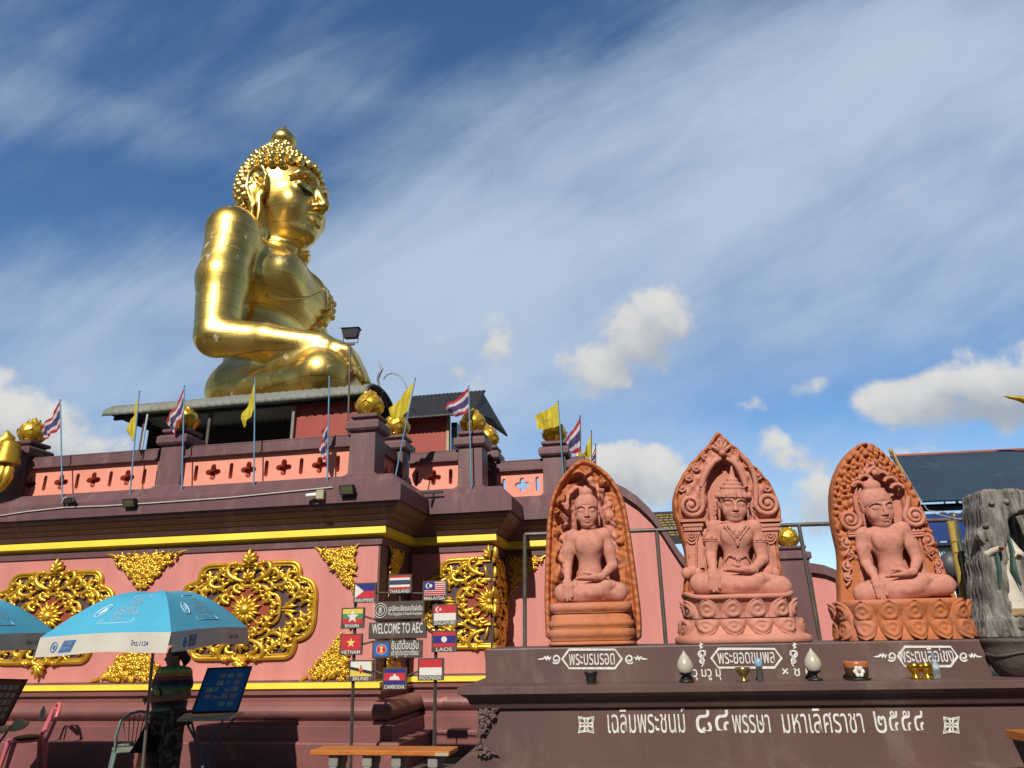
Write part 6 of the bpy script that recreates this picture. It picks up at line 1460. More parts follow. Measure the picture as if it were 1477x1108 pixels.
# dark leafy tree far right, behind the stump
def tree(x, y, Y, hgt, rad, label, n=900, seed=1):
    c = at(x, y, Y); c[2] = 0; r = thing('tree', label, 'tree', Matrix.Translation(c)); rg = np.random.default_rng(seed)
    mb = MB(); mb.tube([c, c + np.array([.1, 0, hgt * .5]), c + np.array([0, .1, hgt * .8])], [.16, .11, .04], 8)
    for k in range(6): a = k * 1.1; mb.tube([c + np.array([0, 0, hgt * (.4 + .06 * k)]), c + np.array([rad * .6 * cos(a), rad * .6 * sin(a), hgt * (.6 + .06 * k)])], [.06, .02], 6)
    mb.build('trunk', WOODG, r)
    cl = rg.normal(size=(26, 3)); cl /= np.linalg.norm(cl, axis=1)[:, None]; cl *= rad * rg.uniform(.4, 1, (26, 1)); cl[:, 2] *= .8
    V, F = [], []
    for i in range(n * 3):
        p = cl[rg.integers(26)] + rg.normal(size=3) * rad * .2 + np.array([0, 0, hgt * .75]) + c; a = rg.normal(size=3); a /= np.linalg.norm(a); b = np.cross(a, rg.normal(size=3)); b /= np.linalg.norm(b); s = rad * .07
        V += [p - a * s, p + b * s * .5, p + a * s, p - b * s * .5]; F.append((4 * i, 4 * i + 1, 4 * i + 2, 4 * i + 3))
    np_mesh('crown', V, F, MATS.get('leaf') or mat('leaf', (.06, .10, .03), (.03, .055, .02), 2, .6), r, False)
tree(1500, 900, 24, 5.6, 2.0, 'dark leafy tree behind the stump at the right edge', seed=3)
def at(x, y, Y, _k=1.07): d = ray(x, y); return EYE + d * (Y * _k / d[1])
# ================================================================== street sellers in front of the platform
UB = mat('sky_blue_canopy', (.085, .46, .68), (.07, .40, .61), 2.5, .55, bump=.1, bscale=5); UW = mat('cream_valance', (.66, .64, .56), (.54, .52, .46), 3, .6, bump=.1, bscale=5)
for m_ in (UB, UW):
    nt = m_.node_tree; b = nt.nodes['Principled BSDF']; tr = nt.nodes.new('ShaderNodeBsdfTranslucent'); mx = nt.nodes.new('ShaderNodeMixShader'); mx.inputs[0].default_value = .18
    nt.links.new(b.inputs['Base Color'].links[0].from_socket, tr.inputs[0]); nt.links.new(b.outputs[0], mx.inputs[1]); nt.links.new(tr.outputs[0], mx.inputs[2]); nt.links.new(mx.outputs[0], nt.nodes['Material Output'].inputs[0])
LBL = mat('pale_blue_print', (.50, .72, .84), None, 5, .6); DBL = mat('blue_print', (.02, .13, .42), None, 5, .6)
def make_umbrella(label):
    Ap = Vector(at(228, 858, 8.0)); L_, F_, R_ = Vector(at(58, 920, 7.25)), Vector(at(247, 912, 7.05)), Vector(at(357, 905, 8.75)); B_ = L_ + R_ - F_
    L2, F2, R2 = Vector(at(51, 949, 7.22)), Vector(at(243, 941, 7.03)), Vector(at(358, 929, 8.77)); dn = Vector((0, 0, (F2 - F_).z)); C_ = [L_, F_, R_, B_]
    foot = Vector(at(207, 1095, 8.0)); foot = Ap + (foot - Ap) * (Ap.z / (Ap.z - foot.z))
    root = thing('parasol', label, 'parasol', Matrix.Translation(foot), 'seller parasols')
    def surf(k, t, s):
        a, b = C_[k], C_[(k + 1) % 4]; e = a * (1 - t) + b * t
        p = Ap + (e - Ap) * s; p.z += .17 * sin(pi * s ** .85) * (1 - .16 * sin(pi * t)) + .02 * sin(pi * t) * s
        return p
    def val(k, t, q):
        p = surf(k, t, 1.0); a, b = C_[k], C_[(k + 1) % 4]; o = (a + b) / 2 - (L_ + R_) / 2; o.z = 0; o.normalize()
        return p + dn * q * (1 + .04 * sin(9 * t)) + o * (.03 * q + .012 * sin(14 * t) * q)
    mb = MB()
    for k in range(4): mb.grid(lambda i, j: surf(k, i, j), 18, 16)
    mb.build('canopy', UB, root)
    for k in range(4): mb = MB(); mb.grid(lambda i, j: val(k, i, j), 18, 3); mb.build('valance', UW, root)
    mb = MB()
    for k in range(4): mb.tube([surf(k, 0, s) + Vector((0, 0, -.015)) for s in np.linspace(0, 1, 9)], .008, 6); mb.tube([surf(k, 0, .5) + Vector((0, 0, -.02)), Ap + (foot - Ap) * .18], .007, 6)
    mb.build('ribs', STEEL, root)
    mb = MB(); mb.tube([Ap, foot], .017, 10); mb.build('pole', mat('pole_metal', (.24, .22, .19), None, 5, .4, metal=.6) if 'pole_metal' not in MATS else MATS['pole_metal'], root)
    mb = MB(); mb.tube([Ap + Vector((0, 0, -.02)), Ap + Vector((0, 0, .035))], [.03, .012], 8); mb.build('cap', UB, root)
    # printing, laid on the cloth
    def onto(fn, k, tc, sc_, wt, hs, body, m, nm, shear=0.0):
        o = text_mesh(body, 1.0, m, None, Matrix.Identity(4), nm, off=.008); me = o.data; n = len(me.vertices); V = np.empty(n * 3, np.float32); me.vertices.foreach_get('co', V); V = V.reshape(-1, 3)
        x = V[:, 0] - (V[:, 0].max() + V[:, 0].min()) / 2; w = x.max() - x.min(); z = V[:, 2]
        for i in range(n):
            zz = float(z[i]) * hs; t = tc + float(x[i]) / w * wt + shear * zz; p = fn(k, t, sc_ - zz)
            e = fn(k, t + .01, sc_ - zz) - p; f = fn(k, t, sc_ - zz - .01) - p; nn = e.cross(f).normalized(); V[i] = p + nn * .004
        me.vertices.foreach_set('co', V.ravel()); me.update(); put(o, None, root)
    def lines(fn, k, pts, w, m, nm, closed=True, fill=False):
        mb = MB(); P = [fn(k, t, s) for t, s in pts]; c = sum(P, Vector()) / len(P)
        def up(t, s): e = fn(k, t + .01, s) - fn(k, t, s); f = fn(k, t, s - .01) - fn(k, t, s); return e.cross(f).normalized() * .003
        P = [p + up(t, s) for p, (t, s) in zip(P, pts)]
        if fill: mb.add(P, [tuple(range(len(P)))])
        else: mb.tube(P + [P[0]], w, 5, flat=.5, caps=False)
        mb.build(nm, m, root)
    for k in (0, 1):
        lines(surf, k, [(.46, .42), (.76, .42), (.66, .88), (.36, .88)], .006, LBL, 'printed_frame')
        onto(surf, k, .595, .625, .15, .22, 'ไทย', LBL, 'lettering', -.25); onto(surf, k, .56, .775, .24, .21, 'ประกัน', LBL, 'lettering', -.25); onto(surf, k, .505, .85, .10, .07, 'ชีวิต', LBL, 'lettering', -.25)
        lines(surf, k, [(.27 + .05 * cos(a), .70 + .09 * sin(a)) for a in np.linspace(0, 2 * pi, 17)[:-1]], .008, LBL, 'emblem_ring'); lines(surf, k, [(.27 + .022 * cos(a) * (1 + .3 * cos(3 * a)), .70 + .05 * sin(a)) for a in np.linspace(0, 2 * pi, 17)[:-1]], .008, LBL, 'emblem', fill=True)
        lines(val, k, [(.20, .26), (.29, .26), (.265, .84), (.175, .84)], .006, DBL, 'printed_panel', fill=True)
        def val2(kk, t, q): 
            p = val(kk, t, q); e = val(kk, t + .01, q) - p; f = val(kk, t, q - .01) - p; return p + e.cross(f).normalized() * .004
        onto(val2, k, .238, .50, .05, .30, 'ไทย', UW, 'lettering'); onto(val2, k, .23, .72, .07, .24, 'ประกัน', UW, 'lettering')
        lines(val, k, [(.135 + .022 * cos(a), .55 + .24 * sin(a)) for a in np.linspace(0, 2 * pi, 17)[:-1]], .008, DBL, 'emblem_ring'); lines(val, k, [(.135 + .010 * cos(a), .55 + .13 * sin(a)) for a in np.linspace(0, 2 * pi, 13)[:-1]], .008, DBL, 'emblem', fill=True)
        onto(val, k, .78, .66, .13, .32, 'โทร.1124', DBL, 'lettering')
    return root
um = make_umbrella('sky blue seller parasol with cream printed valance over the woman in the striped shirt')
u2 = copy_tree(um); d = Vector(at(82, 913, 8.75)) - Vector(at(357, 905, 8.75)); u2.location = u2.location + d; u2['label'] = 'sky blue parasol at the left edge, mostly cut by the frame'

# ---- the woman selling tickets
SKIN = mat('skin', (.30, .15, .095), (.26, .125, .08), 6, .55)
pm = Matrix.Translation(Vector(at(247, 1000, 8.75)) * 1.0); pm.translation.z = 0; pm = pm @ Matrix.Scale(1.03, 4) @ Matrix.Rotation(radians(-28), 4, 'Z')
wn = thing('person', 'woman in a rainbow striped shirt with a shoulder strap standing behind the ticket board', 'person', pm)
S = Sculpt((-.42, -.42, -.01), (.42, .35, 1.62), .0105)
for m in (-1, 1):
    S.path([(m * .10, 0, .80), (m * .105, -.015, .46), (m * .105, .02, .09)], [.105, .07, .045], .03); S.path([(m * .105, .03, .05), (m * .125, -.13, .035)], [.045, .035], .02)
S.ell((0, 0, .86), (.20, .14, .14), .05); S.ell((0, -.01, 1.03), (.175, .135, .16), .06); S.ell((0, -.02, 1.17), (.18, .125, .15), .06); S.ell((0, .0, 1.255), (.19, .085, .06), .05)
S.cone((0, .0, 1.26), (0, -.01, 1.36), .062, .055, .03)
arms = {-1: [(-.205, .0, 1.24), (-.265, -.02, 1.00), (-.13, -.24, .97)], 1: [(.205, .0, 1.24), (.275, -.0, 1.01), (.14, -.24, .98)]}
for m in (-1, 1): S.path(arms[m], [.055, .045, .03], .02)
for m in (-1, 1):
    w = Vector(arms[m][2]); hand(S, w, w + Vector((-m * .06, -.045, .0)), w + Vector((-m * .115, -.085, -.02)), (0, .3, -1), .0095, (0, 0, -.012), .006, spread=.021, thumb=(w + Vector((-m * .03, -.06, .04)), w + Vector((-m * .06, -.09, .045))))
Hh = head(S, (0, -.02, 1.435), .078, radians(-30), .12, fk=1)
V, F = S.mesh(); np_mesh('body', V, F, SKIN, wn, M=pm)
shirt = bpy.data.materials.new('striped_shirt'); shirt.use_nodes = True; nt = shirt.node_tree; N = nt.nodes; b = N['Principled BSDF']; b.inputs['Roughness'].default_value = .85
tc = N.new('ShaderNodeTexCoord'); sp_ = N.new('ShaderNodeSeparateXYZ'); nt.links.new(tc.outputs['Object'], sp_.inputs[0]); mm = N.new('ShaderNodeMath'); mm.operation = 'MULTIPLY'; mm.inputs[1].default_value = 4.4; nt.links.new(sp_.outputs[2], mm.inputs[0])
fr = N.new('ShaderNodeMath'); fr.operation = 'FRACT'; nt.links.new(mm.outputs[0], fr.inputs[0]); rp = N.new('ShaderNodeValToRGB'); nt.links.new(fr.outputs[0], rp.inputs[0]); rp.color_ramp.interpolation = 'CONSTANT'
for i, (p_, c_) in enumerate(((0, (.03, .02, .05)), (.16, (.30, .05, .04)), (.34, (.45, .20, .05)), (.5, (.45, .36, .09)), (.66, (.13, .24, .10)), (.80, (.05, .13, .14)), (.9, (.04, .03, .09)))):
    e = rp.color_ramp.elements[i] if i < 2 else rp.color_ramp.elements.new(p_); e.position = p_; e.color = c_ + (1,)
nt.links.new(rp.outputs[0], b.inputs['Base Color'])
S = Sculpt((-.42, -.42, .7), (.42, .35, 1.36), .0105); S.ell((0, -.005, .90), (.225, .165, .14), .06); S.ell((0, -.01, 1.03), (.21, .165, .19), .06); S.ell((0, -.02, 1.18), (.205, .150, .15), .06); S.ell((0, .0, 1.262), (.205, .10, .062), .05)
for m in (-1, 1): S.path([arms[m][0], tuple(a * .45 + b_ * .55 for a, b_ in zip(arms[m][0], arms[m][1]))], [.075, .075], .03)
q = S.sub(S.lo, [S.lo[i] + S.h * S.n[i] for i in range(3)]); sl, X, Y, Z = q; S.f[sl] = np.maximum(S.f[sl], (.80 - Z).astype(np.float32)); S.ell((0, -.015, 1.34), (.08, .08, .06), .01, mode='d')
S.f[sl] += (.004 * np.sin(X * 40 + Z * 30) * np.sin(Z * 26)).astype(np.float32); V, F = S.mesh(); np_mesh('shirt', V, F, shirt, wn, M=pm)
S = Sculpt((-.36, -.3, .02), (.36, .3, .92), .0105); S.ell((0, 0, .82), (.215, .155, .12), .04)
for m in (-1, 1): S.path([(m * .10, 0, .80), (m * .125, -.01, .46), (m * .125, .02, .10)], [.13, .115, .10], .04)
V, F = S.mesh(); np_mesh('trousers', V, F, mat('patterned_trousers', (.10, .09, .085), (.016, .016, .02), 11, .85, spread=(.52, .56)), wn, M=pm)
mb = MB(); R3 = Matrix.Rotation(radians(-30), 3, 'Z')
def hp(x, y, z): return tuple(Vector((0, -.02, 1.435)) + R3 @ Vector((x, y, z)) * .078)
S = Sculpt((-.2, -.2, 1.2), (.2, .25, 1.6), .008); S.ell(hp(0, .18, .45), (.092, .100, .090), .02, R3); S.ell(hp(.2, 1.15, .1), (.05, .05, .05), .03); S.path([hp(.2, 1.3, .1), hp(.25, 1.7, -.5), hp(.2, 1.55, -1.4)], [.042, .045, .02], .03)
q = S.sub(S.lo, [S.lo[i] + S.h * S.n[i] for i in range(3)]); sl, X, Y, Z = q
dv = R3 @ Vector((0, -1, 0)); S.f[sl] = np.maximum(S.f[sl], ((X * dv.x + (Y + .02) * dv.y - .045) - np.maximum(0, Z - 1.475) * 1.6).astype(np.float32))
V, F = S.mesh(); np_mesh('hair', V, F, mat('black_hair', (.012, .010, .009), None, 30, .45), wn, M=pm)
mb = MB(); mb.tube([(-.11, .07, 1.30), (-.13, -.05, 1.29), (-.04, -.165, 1.15), (.08, -.185, 1.0), (.19, -.12, .88), (.22, .02, .82)], .014, 6, flat=.5); mb.build('strap', BLACK, wn, pm)
mb = MB(); mb.box((.235, .03, .76), (.06, .2, .16)); mb.build('shoulder_bag', mat('dark_cloth', (.02, .018, .018), None, 8, .8), wn, pm, bevel=.02, seg=2)

# ---- ticket boards and tables
TK = [mat('paper_pink', (.48, .26, .30), None, 9, .8), mat('paper_green', (.24, .40, .28), None, 9, .8), mat('paper_cream', (.50, .46, .36), None, 9, .8)]
def board(label, BL, BR, TR, TL, m, rows, cols, seed, skip=()):
    BL, BR, TR, TL = (Vector(q) for q in (BL, BR, TR, TL)); nn = (BR - BL).cross(TL - BL).normalized(); root = thing('ticket_board', label, 'board', Matrix.Translation(BL), 'lottery ticket boards')
    def P(i, j, o=0): return (BL * (1 - i) + BR * i) * (1 - j) + (TL * (1 - i) + TR * i) * j + nn * o
    mb = MB(); V = [P(i, j, o) for o in (-.035, 0) for i, j in ((0, 0), (1, 0), (1, 1), (0, 1))]; mb.add(V, [(3, 2, 1, 0), (4, 5, 6, 7), (0, 1, 5, 4), (1, 2, 6, 5), (2, 3, 7, 6), (3, 0, 4, 7)]); mb.build('panel', m, root)
    mb = MB(); mb.tube([P(i, j, .004) for i, j in ((0, 0), (1, 0), (1, 1), (0, 1), (0, 0))], .013, 6); mb.build('frame', BLACK, root)
    mb = MB(); rg = random.Random(seed); w, h = .70 / cols, .80 / rows
    for r in range(rows):
        for c in range(cols):
            if (r, c) in skip: continue
            i, j = .14 + c * .76 / cols + rg.uniform(-.012, .012), .12 + r * .80 / rows + rg.uniform(-.008, .008); o = .003
            mb.add([P(i, j, o), P(i + w * .80, j + .004, o), P(i + w * .80, j + h * .66, o), P(i, j + h * .64, o)], [(0, 1, 2, 3)], rg.randrange(3))
            mb.add([P(i + w * .1, j + h * .1, o * 2), P(i + w * .4, j + h * .1, o * 2), P(i + w * .4, j + h * .5, o * 2), P(i + w * .1, j + h * .5, o * 2)], [(0, 1, 2, 3)], rg.randrange(3))
    mb.build('tickets', TK, root); return root
board('blue ticket board propped on a folding table beside the woman', at(277, 1028, 8.25), at(342, 1026, 8.45), at(363, 962, 8.75), at(300, 965, 8.55), mat('blue_board', (.012, .16, .42), (.01, .13, .35), 3, .5), 5, 4, 4, ((0, 0), (0, 1), (4, 0), (1, 0) if False else (3, 0)))
board('orange red ticket board standing at the left edge', at(-42, 1048, 8.3), at(6, 1045, 8.45), at(39, 981, 8.75), at(-12, 980, 8.6), mat('orange_red_board', (.40, .06, .02), (.33, .05, .018), 3, .5), 5, 5, 9)
def table(label, P, zt, legm, topm):
    P = [Vector(q) for q in P]; c = sum(P, Vector()) / 4; c.z = 0; root = thing('folding_table', label, 'table', Matrix.Translation(c))
    mb = MB(); V = [Vector((p.x, p.y, zt + o)) for o in (-.03, 0) for p in P]; mb.add(V, [(3, 2, 1, 0), (4, 5, 6, 7), (0, 1, 5, 4), (1, 2, 6, 5), (2, 3, 7, 6), (3, 0, 4, 7)]); mb.build('top', topm, root, bevel=.006)
    for a, b in ((0, 2), (1, 3)):
        for e, f in ((.12, .80), (.88, .2)):
            p = P[a] * (1 - e) + P[b] * e; q = P[a] * (1 - f) + P[b] * f; mb = MB(); mb.tube([(p.x, p.y, zt - .03), ((p.x + q.x) / 2, (p.y + q.y) / 2, zt * .48), (q.x, q.y, 0)], .013, 7); mb.build('leg', legm, root)
    return root
zt = at(310, 1031, 8.4)[2]
table('folding table with pale top and blue crossed legs under the blue ticket board', [at(255, 1040, 8.05), at(330, 1041, 8.05), at(352, 1026, 8.75), at(268, 1026, 8.75)], zt, mat('blue_leg_paint', (.03, .06, .14), None, 5, .5), mat('pale_table_top', (.40, .37, .31), (.28, .26, .22), 7, .6))
mb = MB(); rg = random.Random(5); tcx = at(300, 1034, 8.4)
for i in range(5):
    p = at(262 + i * 16, 1034, 8.2); 
    mb.grid(lambda i_, j_: (p[0] + .10 * (i_ - .5), p[1] + .05 * (j_ - .5) + .02 * sin(3 * i_), zt - .005 - .16 * j_ + .01 * sin(7 * i_)), 4, 4)
zt2 = at(10, 1050, 8.5)[2]
table('small table under the orange red ticket board at the left edge', [at(-60, 1060, 8.2), at(4, 1058, 8.2), at(24, 1046, 8.8), at(-40, 1046, 8.8)], zt2, STEEL, MATS['pale_table_top'])
mb = MB(); c = Vector(at(27, 1047, 9.0, 1.0)); mb.lathe([(.10, -.01), (.105, .0), (.07, .012), (.06, .045), (.04, .06), (0, .065)], 20, X=Matrix.Translation(c) @ Matrix.Rotation(.45, 4, 'X')); tag(mb.build('straw_hat', mat('straw', (.52, .46, .28), (.40, .35, .2), 20, .8)), 'pale straw hat hung beside the pink chair', 'hat')
# ---- plastic chairs
def chair(label, x, y, zc, rz, m, fan=True, group='plastic chairs'):
    Y = next(q for q in np.arange(7, 12, .02) if at(x, y, q, 1.0)[2] <= zc); c = Vector(at(x, y, Y, 1.0)); c.z = 0; M = Matrix.Translation(c) @ Matrix.Rotation(rz, 4, 'Z'); r = thing('plastic_chair', label, 'chair', M, group)
    mb = MB(); mb.grid(lambda i, j: ((i - .5) * .44 * (1 - .1 * j), (j - .5) * .42, .43 - .025 * sin(pi * i) * sin(pi * j) + .02 * (1 - j) * 0), 10, 10); mb.build('seat', m, r, M, solid=.022)
    for sx_ in (-1, 1):
        for sy_ in (-1, 1): mb = MB(); mb.tube([(sx_ * .19, sy_ * .18, .43), (sx_ * .21, sy_ * .205, .22), (sx_ * .235, sy_ * .235, 0)], [.034, .026, .020], 8, flat=.7); mb.build('leg', m, r, M)
    def bk(a, t): return (.215 * cos(a) * (1 + .06 * t), .19 + .10 * t, .44 + .40 * t)
    P = [(-.20, .19, .43), (-.215, .24, .62), (-.19, .275, .77), (-.10, .295, .845), (0, .30, .865), (.10, .295, .845), (.19, .275, .77), (.215, .24, .62), (.20, .19, .43)]
    mb = MB(); mb.tube(P, .024, 8, flat=.7); mb.build('back_frame', m, r, M)
    mb = MB()
    if fan:
        for k in range(7):
            t = (k - 3) / 3; mb.tube([(t * .10, .215, .50), (t * .16, .285, .84 - .09 * t * t)], [.010, .014], 6, flat=.5)
        mb.tube([(-.20, .20, .50), (0, .215, .50), (.20, .20, .50)], .018, 6)
    else:
        mb.tube([(-.14, .22, .5), (-.15, .28, .79)], .02, 6, flat=.5); mb.tube([(.14, .22, .5), (.15, .28, .79)], .02, 6, flat=.5); mb.tube([(-.1, .285, .80), (.1, .285, .80)], .035, 6, flat=.5)
    mb.build('back_slats', m, r, M); return r, M
cr, cM = chair('pink plastic chair with a brown cushion by the left parasol', 40, 1066, .44, radians(-48), mat('pink_plastic', (.62, .15, .19), (.52, .12, .15), 4, .4), False)
cu = thing('seat_cushion', 'brown and yellow cushion lying on the pink plastic chair', 'cushion', cM @ Matrix.Translation((0, 0, .46)))
mb = MB(); mb.ball((0, 0, 0), (.18, .17, .035), 18, 8); mb.build('pad', mat('brown_fabric', (.24, .14, .05), (.10, .06, .03), 14, .9, spread=(.45, .55)), cu, WM[cu.name])
mb = MB(); mb.tube([(.18 * cos(t), .17 * sin(t), 0) for t in np.linspace(0, 2 * pi, 25)], .008, 6, caps=False); mb.build('piping', BLACK, cu, WM[cu.name])
chair('grey green plastic chair with a slatted fan back behind the parasol pole', 200, 1023, .87, radians(-150), mat('grey_green_plastic', (.16, .22, .21), None, 4, .4))
p0 = Vector(at(213, 1042, 8.55)); mb = MB(); b0_, b1_ = Vector(at(186, 1080, 7.9)), Vector(at(236, 1078, 7.9))
mb.lathe([(.012, 0), (.03, -.03), (.07, -.14), (.13, -.26), (.16, -.31), (.14, -.31)], 16, X=Matrix.Translation(p0), sy=.6); bgx = tag(mb.build('black_bag', mat('black_cloth', (.012, .010, .012), (.02, .014, .014), 10, .95, bump=.5, bscale=14, spec=.1)), 'black cloth bag hanging from the parasol pole', 'bag')
mb = MB(); c = Vector(at(204, 1094, 8.5)); mb.grid(lambda i, j: (c.x + .11 * (i - .5) * (1 - .3 * j), c.y + .03 * sin(pi * i), c.z - .1 + .19 * j), 8, 8); tag(mb.build('orange_bag', mat('orange_printed_plastic', (.52, .18, .09), (.55, .42, .34), 16, .5, spread=(.45, .5)), solid=.01), 'orange printed plastic bag under the black bag', 'bag')
mb = MB(); M = Matrix.Translation(Vector(at(60, 1037, 10.1, 1.0))); mb.lathe([(.03, -.02), (.033, .0), (.033, .09), (.014, .13), (.014, .15), (0, .152)], 12); tag(mb.build('drink_bottle', mat('hazy_plastic', (.42, .36, .36), None, 9, .2), M=M), 'small clear drink bottle standing on the plinth behind the pink chair', 'bottle')

# ---- flag sign stand
SB = mat('sign_brown', (.075, .058, .048), (.055, .043, .036), 6, .6, stain=(.13, .11, .10), stain_scale=5); LETW = mat('sign_white', (.62, .61, .58), None, 9, .6)
FC = {k: mat('sign_' + k, v, tuple(q * .9 for q in v), 9, .5) for k, v in dict(red=(.52, .025, .035), blue=(.015, .022, .20), white=(.68, .68, .64), yellow=(.70, .52, .10), green=(.05, .26, .10), black=(.02, .02, .02), navy=(.03, .05, .10), lightblue=(.02, .13, .45), gold=(.80, .60, .20)).items()}
KC = list(FC); FCL = [FC[k] for k in KC]; vG = 8.90
ss_root = thing('sign_stand', 'two post welcome stand with ten small national flag boards round three lettered boards', 'sign', W.mat(W.uz(570, 1080, vG)[0], vG, 0))
def face_xy(x0, y0, x1, y1): a, b = W.uz(x0, y1, vG), W.uz(x1, y0, vG); return a[0], a[1], b[0] - a[0], b[1] - a[1]
def star(cx, cz, r, asp=1.0): return [(cx + asp * (r if k % 2 == 0 else r * .42) * sin(k * pi / 5), cz + (r if k % 2 == 0 else r * .42) * cos(k * pi / 5)) for k in range(10)]
def disc(cx, cz, r, asp=1.0, n=20): return [(cx + asp * r * cos(t), cz + r * sin(t)) for t in np.linspace(0, 2 * pi, n + 1)[:-1]]
def rect(a, b, c, d): return [(a, b), (c, b), (c, d), (a, d)]
def plate(parent, M, w, h, shapes, nm='flag_face'):
    mb = MB()
    for i, (col, P) in enumerate(shapes):
        n = len(P); mb.add([(p[0] * w, -.0012 * i, p[1] * h) for p in P], [tuple(range(n))], KC.index(col))
    return mb.build(nm, FCL, parent, M)
FLG = {
 'PHILIPPINES': [('blue', rect(0, .5, 1, 1)), ('red', rect(0, 0, 1, .5)), ('white', [(0, 0), (.45, .5), (0, 1)]), ('gold', star(.15, .5, .1, .7))],
 'THAILAND': [('red', rect(0, 0, 1, 1)), ('white', rect(0, .16, 1, .84)), ('navy', rect(0, .33, 1, .67))],
 'MALAYSIA': [('white', rect(0, 0, 1, 1))] + [('red', rect(0, (12 - 2 * i) / 14 + .0, 1, (13 - 2 * i) / 14)) for i in range(7)] + [('blue', rect(0, .46, .5, 1)), ('white', disc(.2, .73, .2, .62)), ('blue', disc(.235, .73, .165, .62)), ('white', disc(.32, .73, .12, .62))],
 'MYANMA': [('red', rect(0, 0, 1, .34)), ('green', rect(0, .34, 1, .67)), ('yellow', rect(0, .67, 1, 1)), ('white', star(.5, .46, .46, .66))],
 'SINGAPORE': [('white', rect(0, 0, 1, .5)), ('red', rect(0, .5, 1, 1)), ('white', disc(.2, .75, .19, .66)), ('red', disc(.25, .75, .17, .66)), ('white', star(.3, .75, .13, .66))],
 'VIETNAM': [('red', rect(0, 0, 1, 1)), ('gold', star(.5, .48, .34, .68))],
 'LAOS': [('red', rect(0, 0, 1, 1)), ('blue', rect(0, .25, 1, .75)), ('white', disc(.5, .5, .2, .66))],
 'BRUNEI': [('yellow', rect(0, 0, 1, 1)), ('white', [(0, .86), (0, .62), (1, .28), (1, .62), (.9, 1), (0, 1)]), ('yellow', [(0, 0), (1, 0), (1, .2), (0, .52)]), ('black', [(0, .66), (0, .46), (1, .12), (1, .34)]), ('red', disc(.5, .42, .17, .6)), ('yellow', disc(.5, .48, .12, .55)), ('red', rect(.47, .2, .53, .75))],
 'CAMBODIA': [('blue', rect(0, 0, 1, 1)), ('red', rect(0, .25, 1, .75)), ('white', [(.24, .3), (.76, .3), (.72, .42), (.68, .56), (.64, .48), (.58, .56), (.54, .64), (.5, .72), (.46, .64), (.42, .56), (.36, .48), (.32, .56), (.28, .42)])],
 'INDONESIA': [('white', rect(0, 0, 1, .5)), ('red', rect(0, .5, 1, 1))]}
BD = {'PHILIPPINES': (509, 840, 543, 870), 'THAILAND': (559, 828, 594, 857), 'MALAYSIA': (609, 837, 645, 867), 'MYANMA': (491, 876, 526, 907), 'SINGAPORE': (623, 871, 660, 903), 'VIETNAM': (489, 914, 523, 945), 'LAOS': (622, 909, 659, 941), 'BRUNEI': (502, 952, 539, 983), 'CAMBODIA': (551, 963, 587, 995), 'INDONESIA': (602, 949, 640, 982)}
for nm, (x0, y0, x1, y1) in BD.items():
    u, z, w, h = face_xy(x0, y0, x1, y1); M = W.mat(u, vG, z); mb = MB(); mb.bx((0, .004, 0), (w, .03, h)); b = mb.build('flag_board', SB, ss_root, M, bevel=.004)
    M2_ = W.mat(u + w * .07, vG + .001, z + h * .235); plate(b, M2_, w * .86, h * .70, FLG[nm])
    text_mesh(nm, h * .24, LETW, b, W.mat(u + w / 2, vG + .001, z + h * .045), width=w * (.62 if len(nm) < 7 else .84), off=.001)
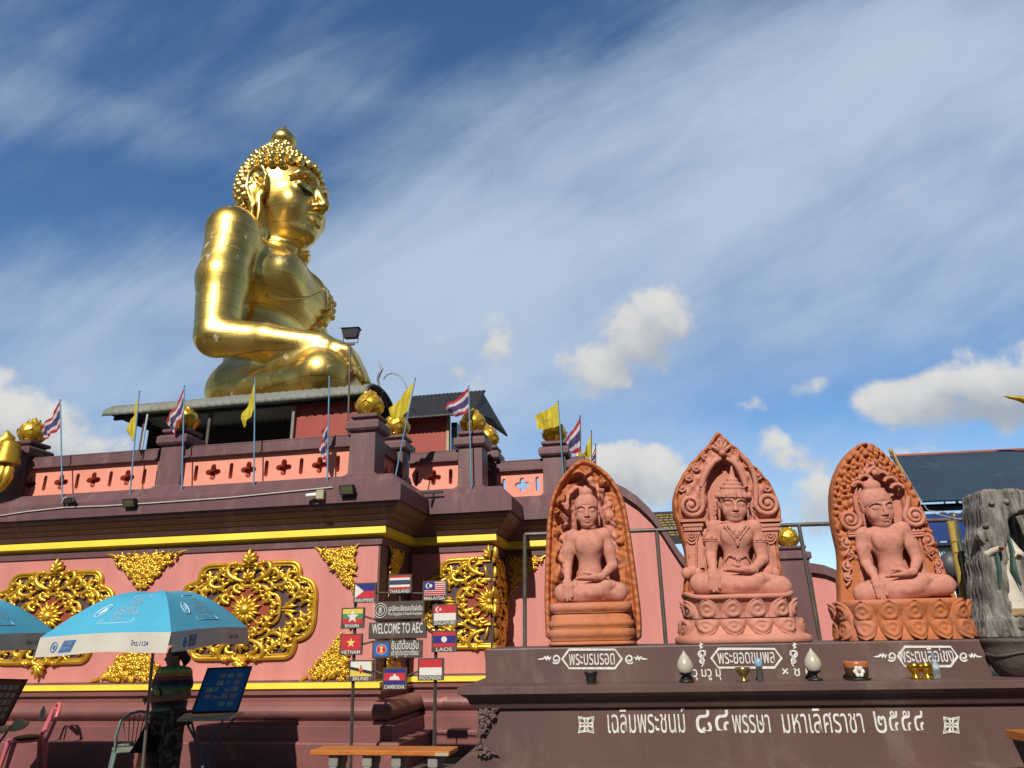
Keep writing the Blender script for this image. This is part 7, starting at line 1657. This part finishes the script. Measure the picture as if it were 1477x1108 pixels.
for (x0, y0, x1, y1, kind) in ((540, 866, 612, 894, 0), (531, 896, 615, 922, 1), (536, 923, 609, 950, 2)):
    u, z, w, h = face_xy(x0, y0, x1, y1); M = W.mat(u, vG, z); mb = MB(); mb.bx((0, .002, 0), (w, .035, h)); b = mb.build('name_board', SB, ss_root, M, bevel=.004)
    def tx(s, cx, cz, size, wd, off=.0015): text_mesh(s, size, LETW, b, W.mat(u + w * cx, vG - .001, z + h * cz), width=w * wd, off=off)
    if kind == 0:
        tx('มูลนิธิพระเชียงแสนสี่แผ่นดิน', .62, .46, .085, .68); tx('Phra Chiang Saen Si Phaendin Foundation', .62, .22, .05, .68, .0006)
        mb = MB()
        for r_ in (.40, .27): mb.tube([(w * .115 + r_ * h * cos(t), -.002, h * .5 + r_ * h * sin(t)) for t in np.linspace(0, 2 * pi, 25)], .006, 5, caps=False)
        for k in range(5): mb.tube([(w * .115 + .06 * h * (k - 2), -.002, h * .32), (w * .115 + .05 * h * (k - 2) * .5, -.002, h * .68)], .004, 5)
        mb.build('emblem', LETW, b, M)
    elif kind == 1: tx('WELCOME TO AEC', .5, .32, .17, .88, .002)
    else:
        tx('ยินดีต้อนรับ', .66, .50, .13, .54, .002); tx('เข้าสู่ประตูอาเซียน', .66, .16, .085, .54, .001)
        M2_ = W.mat(u + w * .04, vG - .0005, z + h * .12); plate(b, M2_, w * .30, h * .76, [('lightblue', rect(0, 0, 1, 1)), ('white', disc(.5, .5, .37, .92)), ('red', disc(.5, .5, .34, .92)), ('gold', [(.38, .28), (.62, .28), (.54, .5), (.62, .72), (.38, .72), (.46, .5)])])
for (xa, ya), (xb, yb) in (((513, 862), (506, 1095)), ((630, 862), (626, 1095))):
    a, b = W.pt(xa, ya, vG + .06), W.pt(xb, yb, vG + .06); mb = MB(); mb.tube([a, a + (b - a) * (a.z / (a.z - b.z))], .021, 4, smooth=False); mb.build('post', SB, ss_root)
mb = MB()
for (xa, ya), (xb, yb) in (((513, 885), (545, 895)), ((613, 895), (632, 888)), ((520, 930), (540, 925)), ((608, 910), (632, 905)), ((543, 855), (612, 856)), ((577, 855), (577, 868)), ((570, 945), (570, 966)), ((540, 968), (552, 972)), ((587, 975), (604, 968)), ((514, 905), (510, 916))):
    mb.tube([W.pt(xa, ya, vG + .05), W.pt(xb, yb, vG + .05)], .012, 5)
mb.build('crossbar', SB, ss_root)
# ---- bench
vB = 7.45; a, b = W.uz(447, 1083, vB), W.uz(648, 1083, vB); ztb = (a[1] + b[1]) / 2
bn = thing('wooden_bench', 'orange varnished bench on grey legs below the welcome flag stand', 'bench', W.mat((a[0] + b[0]) / 2, vB, 0)); X = W.mat(0, vB, 0)
mb = MB(); mb.X = X; mb.bx((a[0], 0, ztb - .045), (b[0], .34, ztb)); mb.build('seat', WOODB, bn, bevel=.006)
mb = MB(); mb.X = X; mb.bx((b[0] - .14, -.003, ztb - .042), (b[0] - .01, .01, ztb - .012)); mb.build('worn_edge', mat('bare_wood', (.45, .38, .24), None, 8, .7), bn)
for x in (478, 527, 569, 622):
    u = W.uz(x, 1095, vB)[0]; mb = MB(); mb.X = X
    for i in range(5):
        z0, z1 = ztb - .046 - i * (ztb - .05) / 5, ztb - .046 - (i + 1) * (ztb - .05) / 5; o = (0, -.012, -.018, -.012, 0)[i]; mb.bx((u - .05 - o, .04, z0), (u + .05 + o, .30, z1))
    mb.build('leg', GREYC, bn, bevel=.006)
